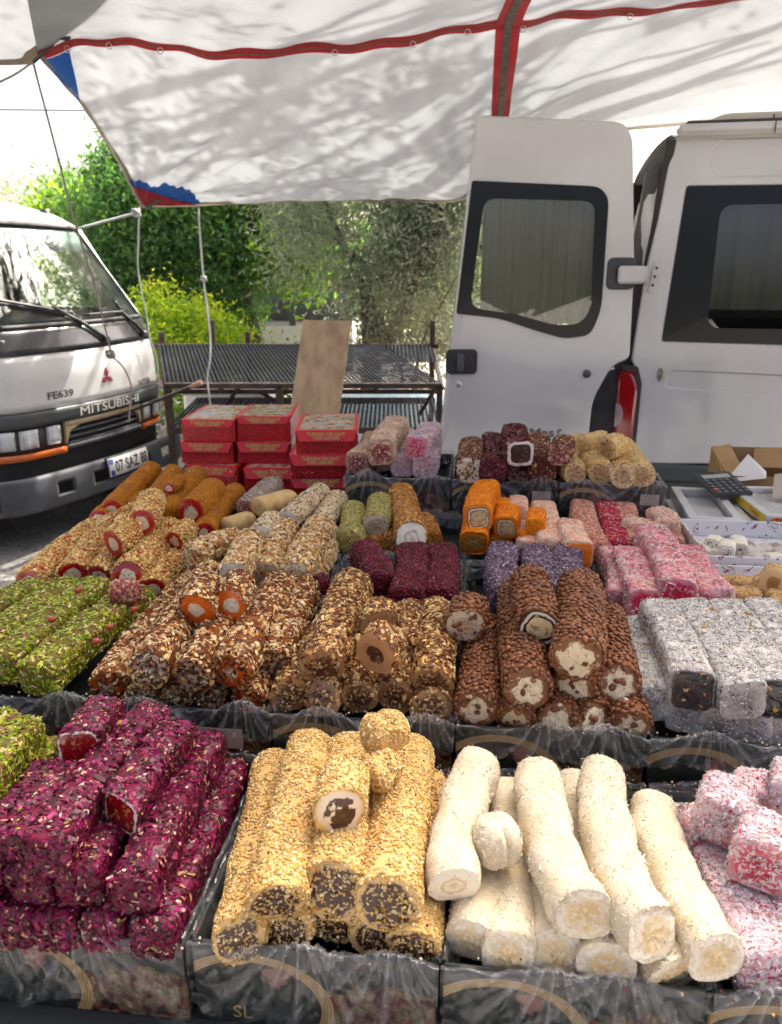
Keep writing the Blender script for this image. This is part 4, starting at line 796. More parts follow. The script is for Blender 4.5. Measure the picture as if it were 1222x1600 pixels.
for k, lb in enumerate(L2):
    tray('r2', 2, cu[k], cu[k + 1], 1.022, 1.345, rz(1.02), .122, lb, 10 + k, hang=.045, gathers=((-.06, .1) if k != 3 else (.0, .08)), sticker=(.06, -.05, .075, .035) if k == 1 else None, text='S' if k == 4 else None)
L3 = ['peanut rolls', 'pale almond rolls', 'dark red barberry bars', 'purple shredded bars', 'rosy pink bars']
for k, lb in enumerate(L3): tray('r3', 3, cu[k] - (.0 if k < 4 else .0), cu[k + 1] - (.0 if k < 4 else .04), 1.352, 1.678, rz(1.35), .122, lb, 20 + k, hang=.03, gathers=(.05,))
L4 = ['golden crumb rolls', 'speckled cream rolls', 'pistachio flake rolls', 'orange bars', 'nut-pink bars']
for k, lb in enumerate(L4): tray('r4', 4, cu[k], cu[k + 1] - (.0 if k < 4 else .04), 1.685, 2.012, rz(1.685), .122, lb, 30 + k, hang=.03, gathers=(-.05,))
for k, (a, c, lb) in enumerate(((-.363, -.068, 'pink and cream powdered bars'), (-.066, .220, 'dark petal rolls'), (.222, .50, 'yellow crumbly rolls'))):
    tray('r5', 5, a, c, 2.034, 2.345, 1.045, .106, lb, 40 + k, hang=.085, gathers=(-.08, .10), sticker=(.10, -.04, .05, .03) if k else None)

# ------------------------------------------------------------------ white paper trays at the right
def papermat():
    m, N, L, B = nodes('paper_tray'); tc = N.new('ShaderNodeTexCoord'); n = N.new('ShaderNodeTexNoise'); n.inputs['Scale'].default_value = 18; n.inputs['Detail'].default_value = 2; n.inputs['Distortion'].default_value = 2.5; L.new(tc.outputs['Object'], n.inputs['Vector'])
    r = ramp(N, [(.60, (.74, .73, .72)), (.615, (.20, .03, .08)), (.64, (.26, .05, .11)), (.655, (.74, .73, .72))]); L.new(n.outputs[0], r.inputs[0]); L.new(r.outputs[0], B.inputs['Base Color']); B.inputs['Roughness'].default_value = .45; return m
M_PAPER = papermat()
def paper_tray(u0, u1, w0, w1, z0, z1, label):
    t = empty('paper_tray', tw((u0 + u1) / 2, (w0 + w1) / 2, z0), -YAW); tag(t, label, 'tray', 'white paper trays'); W, D, H = u1 - u0, w1 - w0, z1 - z0
    b = MB(); b.box((0, 0, H - .045), (W - .012, D - .012, .004)); b.build('floor', M_PAPER, t)
    for n_, c, d in (('front_wall', (0, -D / 2, H / 2), (W, .005, H)), ('back_wall', (0, D / 2, H / 2), (W, .005, H)), ('side_wall', (-W / 2, 0, H / 2), (.005, D - .006, H)), ('side_wall', (W / 2, 0, H / 2), (.005, D - .006, H))):
        b = MB(); b.box(c, d, .0015); b.build(n_, M_PAPER, t)
paper_tray(.520, .83, 1.395, 1.67, .809, .968, 'white paper tray with maroon print holding tan lokum cubes')
paper_tray(.520, .83, 1.682, 1.945, .809, .985, 'white paper tray with maroon print holding white lokum rolls')
# scraps of paper lace in the white tray
t = empty('paper_scraps', tw(.70, 1.80, .942), -YAW); tag(t, 'crumpled printed paper lying in the white lokum tray', 'paper')
b = MB(); b.grid(lambda a, c: (-.10 + .2 * a, -.09 + .18 * c, .006 + .010 * mnoise.noise((a * 7, c * 7, 2)) + .006 * mnoise.noise((a * 18, c * 18, 2))), 30, 26); b.build('sheet', mat('scrap_paper', (.62, .56, .50), .6, (.36, .28, .24), 40, thr=(.5, .6)), t)

# ------------------------------------------------------------------ red cartons
def redmat():
    m, N, L, B = nodes('carton_red'); tc = N.new('ShaderNodeTexCoord'); v = N.new('ShaderNodeTexNoise'); v.inputs['Scale'].default_value = 85; v.inputs['Detail'].default_value = 1.5; v.inputs['Distortion'].default_value = 1.5; L.new(tc.outputs['Object'], v.inputs['Vector'])
    r = ramp(N, [(.42, (.55, .010, .016)), (.47, (.24, .005, .008)), (.53, (.24, .005, .008)), (.58, (.58, .012, .018))]); L.new(v.outputs[0], r.inputs[0]); L.new(r.outputs[0], B.inputs['Base Color']); B.inputs['Roughness'].default_value = .4; return m
M_REDP = redmat(); M_REDF = mat('carton_flap', (.62, .020, .028), .5, (.54, .014, .02), 9)
def picmat():
    m, N, L, B = nodes('carton_picture'); tc = N.new('ShaderNodeTexCoord'); n = N.new('ShaderNodeTexNoise'); n.inputs['Scale'].default_value = 34; n.inputs['Detail'].default_value = 5; L.new(tc.outputs['Object'], n.inputs['Vector'])
    n2 = N.new('ShaderNodeTexNoise'); n2.inputs['Scale'].default_value = 16; L.new(tc.outputs['Object'], n2.inputs['Vector'])
    r = ramp(N, [(.34, (.20, .07, .05)), (.44, (.50, .24, .17)), (.52, (.66, .50, .38)), (.60, (.58, .26, .18)), (.68, (.74, .66, .58))]); L.new(n.outputs[0], r.inputs[0])
    r2 = ramp(N, [(.56, (0, 0, 0)), (.62, (1, 1, 1))]); L.new(n2.outputs[0], r2.inputs[0]); mx = N.new('ShaderNodeMix'); mx.data_type = 'RGBA'; L.new(r2.outputs[0], mx.inputs[0]); L.new(r.outputs[0], mx.inputs[6]); mx.inputs[7].default_value = (.42, .50, .60, 1)
    L.new(mx.outputs[2], B.inputs['Base Color']); B.inputs['Roughness'].default_value = .22; B.inputs['Coat Weight'].default_value = .5; return m
M_PIC = picmat(); M_PINKF = mat('flap_inner', (.60, .16, .20), .5)
_tg = text_geo('TURKISH DELIGHT', .0135, 0, .0004); _tg2 = text_geo('TURK LOKUMU', .0115, 0, .0004)
def carton(x, y, z, rzd, label, fl=(.012, .033), W=.170, D=.27, H=.067, lidup=0.0):
    t = empty('red_carton', (x, y, z), math.radians(rzd) - YAW); tag(t, label, 'carton', 'red sweet cartons')
    b = MB(); b.box((0, D / 2, H / 2), (W, D, H), .0015); b.build('body', M_REDP, t)
    M = Matrix.Rotation(lidup, 4, 'X')
    def lm(p): q = M @ (Vector(p) - Vector((0, D, 0))); return q + Vector((0, D, H + .0025))
    b = MB(); b.hull([lm((sx * (W / 2 + .001), yy, zz)) for sx in (-1, 1) for yy in (-.002, D) for zz in (0, .0018)]); ld = b.build('lid', M_REDF, t)
    b = MB(); b.hull([lm((sx * (W / 2 - .011), yy, zz)) for sx in (-1, 1) for yy in (.010, D - .012) for zz in (.0017, .0024)]); b.build('lid_picture', M_PIC, ld)
    o_, h_ = fl
    def FL(s, k): return lm((s * (W / 2 - .012 * k), -.003 - o_ * k, .001 - h_ * k))
    b = MB(); P = [FL(-1, 0), FL(1, 0), FL(1, 1), FL(-1, 1)]; b.hull(P + [p + Vector((0, .0015, -.0004)) for p in P]); f = b.build('flap', M_REDF, t)
    for (V, F), k0 in ((_tg, .36), (_tg2, .72)):
        me = bpy.data.meshes.new('lettering'); pts = []
        for (a, c, e) in V:
            k = k0 - c / h_; p = FL(1, k); q = FL(-1, k); mid = (p + q) / 2; pts.append(mid + Vector((a, -.0012, .0006)))
        me.from_pydata(pts, [], F); me.update(); link('lettering', me, M_GOLD, f)
Z0 = .920
A = [('red carton bottom left, mostly hidden by crumb rolls', -.655, 2.40, Z0, -4), ('red carton in the middle of the left stack', -.672, 2.42, Z0 + .072, 2), ('red carton on top of the left stack with picture lid', -.662, 2.42, Z0 + .144, 3)]
Bc = [('red carton at the bottom of the centre stack', -.462, 2.36, Z0, 5), ('red carton in the middle of the centre stack', -.49, 2.42, Z0 + .072, 6), ('red carton on top of the centre stack with slightly raised picture lid', -.488, 2.43, Z0 + .144, 7)]
Cc = [('red carton at the bottom of the right stack, touching the back tray', -.292, 2.255, Z0, 6), ('red carton in the middle of the right stack with long flap', -.290, 2.245, Z0 + .072, 7), ('red carton on top of the right stack beside the powdered bars', -.272, 2.255, Z0 + .144, 8)]
for k, (lb, x, y, z, r) in enumerate(A + Bc + Cc):
    top = k % 3 == 2; carton(x + .082 + (-.002 if k >= 6 else 0), y, z, r, lb, W=(.184 if k >= 6 else .170), fl=((.004, .022) if top and k < 6 else (.010, .030)) , lidup=(-.03 if k == 5 else 0.0))

# ------------------------------------------------------------------ lokum cartons, calculator, cardboard box
M_LBOX = mat('lokum_box', (.74, .73, .71), .3, (.60, .58, .56), 26, coat=.4); M_LIN = mat('lokum_inside', (.72, .70, .66), .6, (.6, .58, .55), 12); M_LFILM = filmmat('window_film', .03, .12)
def lokum(u, w, z, W, D, H, rzd, label, pill, txtcol, side=None):
    t = empty('lokum_carton', tw(u, w, z), math.radians(rzd) - YAW); tag(t, label, 'carton', 'lokum cartons')
    b = MB(); b.plate(rrect(-W / 2, 0, W / 2, D, .003, 1), [rrect(-W / 2 + .022, .022, W / 2 - .022, D - .022, .006, 2)], lambda a, c, d: (a, c, H - d), H - .004, .0015); b.build('frame', M_LBOX, t)
    b = MB(); b.box((0, D / 2, .002), (W, D, .004)); b.build('base', M_LIN, t); b = MB(); b.box((0, D / 2, .009), (W - .047, D - .047, .008), .002); b.build('inlay', M_LIN, t)
    me = mesh_np('window_film', [(-W / 2 + .02, .02, H - .002), (W / 2 - .02, .02, H - .002), (W / 2 - .02, D - .02, H - .002), (-W / 2 + .02, D - .02, H - .002)], [[(0, 1, 2, 3)]], attrs={'fold': [0.1] * 4}); link('window_film', me, M_LFILM, t)
    b = MB(); b.plate(rrect(-W / 2 + .010, .006, W / 2 - .010, H - .006, (H - .013) / 2), [], lambda a, c, d: (a, -.0012 + d, c), .001); pl_ = b.build('label_pill', pill, t)
    V, F = text_geo('Türk Lokumu', .0175, 0, .0003); xs = [v[0] for v in V]; k = (W - .04) / (max(xs) - min(xs)); me = bpy.data.meshes.new('lettering'); me.from_pydata([(x * k, -.0016, H / 2 + y * .92) for x, y, _ in V], [], F); me.update(); link('lettering', me, txtcol, pl_)
    if side:
        b = MB(); b.box((-W / 2 - .0008, D * .42, H / 2), (.001, D * .8, H * .8)); sd = b.build('side_label', mat('side_yellow', (.62, .45, .03), .4), t)
        V, F = text_geo('Delight', .019, 0, .0003); me = bpy.data.meshes.new('lettering'); me.from_pydata([(-W / 2 - .0016, D * .26 - x * 1.1, H / 2 + y) for x, y, _ in V], [], F); me.update(); link('lettering', me, mat('side_red', (.35, .05, .02), .5), sd)
PB = mat('pill_blue', (.04, .08, .20), .4); PO = mat('pill_orange', (.68, .20, .06), .4); TCr = mat('text_cream', (.72, .66, .48), .5); TBk = mat('text_brown', (.12, .04, .02), .5)
lokum(.625, 1.965, .908, .135, .30, .036, 1, 'lokum carton underneath the blue-labelled one', mat('pill_red', (.30, .01, .06), .4), TCr)
lokum(.617, 1.965, .9455, .135, .30, .036, -4, 'lokum carton with a blue label, under the calculator', PB, TCr)
lokum(.775, 1.985, .938, .150, .28, .026, -2, 'lower lokum carton with orange front label and yellow side', PO, TBk, True)
lokum(.815, 1.975, .9655, .150, .28, .028, 4, 'upper lokum carton with orange front label and yellow side', PO, TBk, True)
b = MB(); b.box((0, 0, .0145), (.24, .26, .029), .002); sp = b.build('flat_carton', M_LBOX, None, tw(.80, 2.13, .907), -YAW); tag(sp, 'plain pale carton beneath the orange-labelled lokum cartons', 'carton', 'lokum cartons')
ca = empty('calculator', tw(.692, 2.205, 1.0), math.radians(17) - YAW); ca.rotation_euler = (math.radians(9), math.radians(-1), math.radians(17) - YAW); tag(ca, 'dark grey desk calculator lying on the lokum cartons', 'calculator')
M_CALC = mat('calculator_grey', (.035, .037, .040), .38, (.05, .052, .055), 40); M_KEY = mat('calculator_key', (.10, .10, .105), .45)
b = MB(); b.hull([(sx * x, y, z) for sx in (-1, 1) for (x, y, z) in ((.054, -.066, .001), (.057, -.063, .007), (.054, -.065, .011), (.057, .062, .020), (.054, .066, .018), (.054, .066, .008), (.054, .02, .0035))]); b.build('body', M_CALC, ca)
sl = .010 / .128
def cz(y): return .0112 + (y + .065) * (.0205 - .0112) / .127
def slabk(name, x, y, w, h, m, th=.003, bev=.0008, parent=ca):
    b = MB(); Mr = Matrix.Rotation(math.atan2(.0093, .127), 3, 'X'); b.box((x, y, cz(y) + th * .35), (w, h, th), bev, Mr); return b.build(name, m, parent)
slabk('screen_bezel', 0, .034, .098, .030, M_BLACK, .0015); slabk('screen', 0, .034, .086, .020, mat('lcd', (.34, .36, .32), .2), .003)
slabk('solar_panel', -.012, .058, .038, .008, mat('solar', (.05, .035, .03), .2), .002)
for r_ in range(5):
    for c_ in range(5): slabk('key', -.042 + .021 * c_, -.055 + .0165 * r_, .0155, .011, M_KEY if not (r_ == 1 and c_ == 0) else mat('key_red', (.45, .12, .10), .45), .005, .0018)
KB = mat('kraft_card', (.40, .24, .10), .75, (.30, .17, .07), 8, bump=.15, bscale=80)
cb = empty('cardboard_box', tw(.90, 2.42, .906), -YAW); tag(cb, 'open brown cardboard box with torn flaps behind the calculator', 'box')
def quad(name, P, m, parent, th=.004):
    P = [Vector(p) for p in P]; n = (P[1] - P[0]).cross(P[3] - P[0]).normalized() * th; b = MB(); b.hull(P + [p + n for p in P]); return b.build(name, m, parent)
quad('front_panel', [(-.16, -.10, 0), (.20, -.13, 0), (.20, -.13, .105), (-.16, -.10, .10)], KB, cb); quad('back_panel', [(-.15, .12, 0), (.2, .12, 0), (.2, .12, .14), (-.15, .12, .14)], KB, cb)
quad('side_panel', [(-.16, -.10, 0), (-.15, .12, 0), (-.15, .12, .14), (-.17, -.10, .10)], KB, cb); quad('side_panel', [(.20, .12, 0), (.20, -.13, 0), (.20, -.13, .105), (.2, .12, .14)], KB, cb)
quad('base', [(-.15, -.10, .002), (.20, -.12, .002), (.20, .12, .002), (-.15, .12, .002)], KB, cb)
quad('flap', [(-.16, -.11, .10), (-.155, .10, .14), (-.09, .13, .145), (-.10, -.06, .105)], KB, cb); quad('flap', [(-.06, -.02, .105), (.22, -.12, .13), (.24, -.04, .19), (-.03, .08, .14)], KB, cb)
t = empty('paper_sheet', tw(.80, 2.33, .985), -YAW); tag(t, 'folded white paper triangle stuck in the cardboard box', 'paper'); quad('sheet', [(-.07, -.02, .0), (.045, -.03, .02), (.05, -.01, .035), (.005, .03, .078)], mat('white_paper', (.78, .74, .68), .7), t, .0015)
t = empty('printed_card', tw(.90, 2.16, .97), -YAW); tag(t, 'pale brown printed card with dark oval print leaning at the right edge', 'card'); PC = quad('card', [(-.09, -.02, .02), (.16, -.06, .03), (.18, .04, .115), (-.06, .07, .065)], mat('grey_card', (.46, .40, .32), .7, (.40, .34, .27), 9), t, .002)
def cardp(a, c): P = [Vector(p) for p in ((-.09, -.02, .02), (.16, -.06, .03), (.18, .04, .115), (-.06, .07, .065))]; return P[0].lerp(P[1], a).lerp(P[3].lerp(P[2], a), c)
nC = (Vector((.25, -.04, .01)).cross(Vector((.03, .09, .045)))).normalized()
for (R, r_) in ((.20, .16), (.10, .07)):
    b = MB(); n_ = 24; A_ = [b.bm.verts.new(cardp(.62 + R * math.cos(k * 6.2832 / n_), .55 + R * 1.6 * math.sin(k * 6.2832 / n_)) + nC * .0035) for k in range(n_)]; B_ = [b.bm.verts.new(cardp(.62 + r_ * math.cos(k * 6.2832 / n_), .55 + r_ * 1.6 * math.sin(k * 6.2832 / n_)) + nC * .0035) for k in range(n_)]
    for k in range(n_): b.bm.faces.new((A_[k], A_[(k + 1) % n_], B_[(k + 1) % n_], B_[k]))
    b.build('printed_oval', mat('print_brown', (.09, .06, .045), .7), t)
# ------------------------------------------------------------------ sweets
def rich(c, s=1.24, k=1.0):
    l = .3 * c[0] + .59 * c[1] + .11 * c[2]
    return tuple(min(.9, max(.002, (l + (v - l) * s))) ** k * (.98 if l > .45 else 1.08) for v in c[:3])
_ramp0 = ramp
def ramp(N, stops, interp='LINEAR'): return _ramp0(N, [(p, rich(c) if max(c) < .985 and min(c) > 0 else c) for p, c in stops], interp)
def tmpl(kind):
    if kind == 'petal':
        V = np.array([(-.5, -.35, -.12), (0, -.5, .10), (.5, -.3, -.05), (.5, .35, .08), (0, .5, .16), (-.5, .3, -.1)], float); return V, [np.array([(0, 1, 4, 5), (1, 2, 3, 4)])], False
    if kind == 'chip':
        a = np.array([0, 1.1, 2.4, 3.5, 4.9]); T = np.stack([.42 * np.cos(a), .42 * np.sin(a), np.full(5, .5)], 1); Bt = np.stack([.55 * np.cos(a + .1), .55 * np.sin(a + .1), np.full(5, -.5)], 1)
        return np.concatenate([T, Bt]), [np.array([(0, 1, 2, 3, 4)]), np.array([(k, k + 5, (k + 1) % 5 + 5, (k + 1) % 5) for k in range(5)])], False
    if kind == 'sliver':
        V = np.array([(-.5, 0, 0), (.5, .04, 0), (-.05, -.5, 0), (.05, .5, 0), (0, 0, .5), (0, 0, -.5)], float); return V, [np.array([(0, 2, 4), (2, 1, 4), (1, 3, 4), (3, 0, 4), (0, 3, 5), (3, 1, 5), (1, 2, 5), (2, 0, 5)])], False
    if kind == 'shred':
        V = np.array([(-.5, -.5, 0), (0, -.5, .25), (.5, -.35, -.1), (.5, .4, -.1), (0, .5, .25), (-.5, .4, 0)], float); return V, [np.array([(0, 1, 4, 5), (1, 2, 3, 4)])], False
    n, m = {'lentil': (9, 4), 'blob': (7, 4), 'grain': (5, 3)}[kind]; V = [(0, 0, .5)]
    for j in range(1, m):
        p = math.pi * j / m
        for k in range(n): V.append((.5 * math.sin(p) * math.cos(2 * math.pi * k / n), .5 * math.sin(p) * math.sin(2 * math.pi * k / n), .5 * math.cos(p)))
    V.append((0, 0, -.5)); T, Q = [], []; e = len(V) - 1
    for k in range(n):
        T.append((0, 1 + k, 1 + (k + 1) % n)); T.append((e, e - n + (k + 1) % n, e - n + k))
        for j in range(m - 2): a = 1 + j * n; Q.append((a + k, a + n + k, a + n + (k + 1) % n, a + (k + 1) % n))
    return np.array(V, float), [np.array(T)] + ([np.array(Q)] if Q else []), True
TM = {k: tmpl(k) for k in ('petal', 'chip', 'sliver', 'shred', 'lentil', 'blob', 'grain')}
def scatter(name, V, quads, tris, flakes, g, zcut=-.45, end_mask=None, capd=1.0):
    """flakes: list of (template, coverage, (l,w,h), tilt, lift, var, rnd range, align)"""
    tri = np.concatenate([quads[:, [0, 1, 2]], quads[:, [0, 2, 3]], tris]) if len(tris) else np.concatenate([quads[:, [0, 1, 2]], quads[:, [0, 2, 3]]])
    em = None
    if end_mask is not None: em = np.concatenate([end_mask[0], end_mask[0], end_mask[1]]) if len(tris) else np.concatenate([end_mask[0], end_mask[0]])
    A, B_, C = V[tri[:, 0]], V[tri[:, 1]], V[tri[:, 2]]; cr = np.cross(B_ - A, C - A); ar = np.linalg.norm(cr, axis=1) / 2; nn = cr / np.maximum(1e-12, 2 * ar)[:, None]
    keep = (nn[:, 2] > zcut) & (ar > 1e-10); wt = ar * keep
    if em is not None: wt = wt * np.where(em, capd, 1.0)
    tot = wt.sum()
    def even(P, d):
        H = {}; keep_ = []; inv = 1 / d; d2 = d * d
        for q, p in enumerate(P.tolist()):
            c = (int(p[0] * inv // 1), int(p[1] * inv // 1), int(p[2] * inv // 1)); ok = True
            for a_ in (-1, 0, 1):
                for b2 in (-1, 0, 1):
                    for c_ in (-1, 0, 1):
                        for o in H.get((c[0] + a_, c[1] + b2, c[2] + c_), ()):
                            if (o[0] - p[0]) ** 2 + (o[1] - p[1]) ** 2 + (o[2] - p[2]) ** 2 < d2: ok = False; break
                        if not ok: break
                    if not ok: break
                if not ok: break
            if ok: H.setdefault(c, []).append(p); keep_.append(q)
        return np.array(keep_)
    outV, outF, outR, vo, sm = [], [], [], 0, False
    for (tk, cov, (l, w, h), tilt, lift, var, (r0, r1), al) in flakes:
        T, Fs, sm_ = TM[tk]; sm = sm or sm_; N_ = max(4, int(cov * tot / (l * w)))
        idx = g.choice(len(tri), N_, p=wt / tot); a, c = g.random(N_), g.random(N_); fl = a + c > 1; a[fl], c[fl] = 1 - a[fl], 1 - c[fl]
        if tk in ('lentil', 'blob') and cov > .3:
            idx = g.choice(len(tri), N_ * 7, p=wt / tot); a, c = g.random(N_ * 7), g.random(N_ * 7); fl = a + c > 1; a[fl], c[fl] = 1 - a[fl], 1 - c[fl]
            ke = even(A[idx] + (B_[idx] - A[idx]) * a[:, None] + (C[idx] - A[idx]) * c[:, None], .80 * math.sqrt(l * w)); idx, a, c = idx[ke], a[ke], c[ke]; N_ = len(idx)
        P = A[idx] + (B_[idx] - A[idx]) * a[:, None] + (C[idx] - A[idx]) * c[:, None]; n = nn[idx] + g.normal(0, tilt, (N_, 3)); n /= np.linalg.norm(n, axis=1)[:, None]
        d = g.normal(0, 1, (N_, 3))
        if al is not None: d = d * .45 + al
        x = d - n * (d * n).sum(1)[:, None]; x /= np.maximum(1e-9, np.linalg.norm(x, axis=1))[:, None]; y = np.cross(n, x)
        q_ = np.sin(P @ np.array([95., 40, 60]) + g.uniform(0, 6)) + np.sin(P @ np.array([-50., 85, 90]) + g.uniform(0, 6)) + .6 * np.sin(P @ np.array([160., -140, 120]) + g.uniform(0, 6))
        if tk not in ('lentil', 'blob') and cov > .2:
            kp = q_ > -2.15 + .4 * g.random(N_); P, n, x, y, q_ = P[kp], n[kp], x[kp], y[kp], q_[kp]; N_ = len(P)
        sc = g.normal(1, var, (N_, 3)).clip(.4, 1.9) * np.array([l, w, h]) * (1 + .13 * q_)[:, None]
        W = P[:, None, :] + n[:, None, :] * (lift * h) + x[:, None, :] * (T[None, :, 0] * sc[:, None, 0])[..., None] + y[:, None, :] * (T[None, :, 1] * sc[:, None, 1])[..., None] + n[:, None, :] * (T[None, :, 2] * sc[:, None, 2])[..., None]
        outV.append(W.reshape(-1, 3)); o = vo + (np.arange(N_) * len(T))[:, None, None]
        for F in Fs: outF.append((o + F[None]).reshape(-1, F.shape[1]))
        outR.append(np.repeat(g.uniform(r0, r1, N_), len(T))); vo += N_ * len(T)
    return mesh_np(name, np.concatenate(outV), outF, sm, {'rnd': np.concatenate(outR)})
def crust(name, c1, c2, scale, c3=None, thr=(.4, .6), rough=.75, bump=.6, bscale=300, bdist=.0015, vor=None, sss=0):
    m, N, L, B = nodes(name); tc = N.new('ShaderNodeTexCoord'); n = N.new('ShaderNodeTexNoise'); n.inputs['Scale'].default_value = scale; n.inputs['Detail'].default_value = 6; n.inputs['Roughness'].default_value = .65; L.new(tc.outputs['Object'], n.inputs['Vector'])
    st = [(thr[0], c1), (thr[1], c2)]
    r = ramp(N, st); L.new(n.outputs[0], r.inputs[0]); col = r.outputs[0]
    if c3 is not None:
        n3 = N.new('ShaderNodeTexNoise'); n3.inputs['Scale'].default_value = 28; n3.inputs['Detail'].default_value = 4; L.new(tc.outputs['Object'], n3.inputs['Vector']); r3 = ramp(N, [(.50, (0, 0, 0)), (.64, (1, 1, 1))]); L.new(n3.outputs[0], r3.inputs[0])
        mx = N.new('ShaderNodeMix'); mx.data_type = 'RGBA'; L.new(r3.outputs[0], mx.inputs[0]); L.new(col, mx.inputs[6]); mx.inputs[7].default_value = (*c3, 1); col = mx.outputs[2]
    L.new(col, B.inputs['Base Color']); B.inputs['Roughness'].default_value = rough; B.inputs['Specular IOR Level'].default_value = .3
    b = N.new('ShaderNodeTexNoise'); b.inputs['Scale'].default_value = bscale; b.inputs['Detail'].default_value = 5; L.new(tc.outputs['Object'], b.inputs['Vector']); bp = N.new('ShaderNodeBump'); bp.inputs['Strength'].default_value = bump; bp.inputs['Distance'].default_value = bdist; L.new(b.outputs[0], bp.inputs['Height']); L.new(bp.outputs[0], B.inputs['Normal'])
    if sss: B.inputs['Subsurface Weight'].default_value = sss; B.inputs['Subsurface Radius'].default_value = (.01, .007, .004); B.inputs['Subsurface Scale'].default_value = .5
    return m
CREAM, CHOC, NOUG = (.70, .58, .40), (.040, .016, .009), (.30, .17, .085)
def K_(body, coat=None, flakes=(), r=.031, e=2.2, zcut=-.4, capd=.8, lump=.03, asp=1.0): return dict(body=body, coat=coat, flakes=flakes, r=r, e=e, zcut=zcut, capd=capd, lump=lump, asp=asp)
ALM = [('chip', .95, (.0072, .0052, .0016), .28, .35, .45, (0, 1), None), ('chip', .28, (.0115, .0080, .0020), .25, .5, .35, (0, 1), None), ('shred', .25, (.006, .004, .001), .5, 1.2, .3, (0, 1), None)]
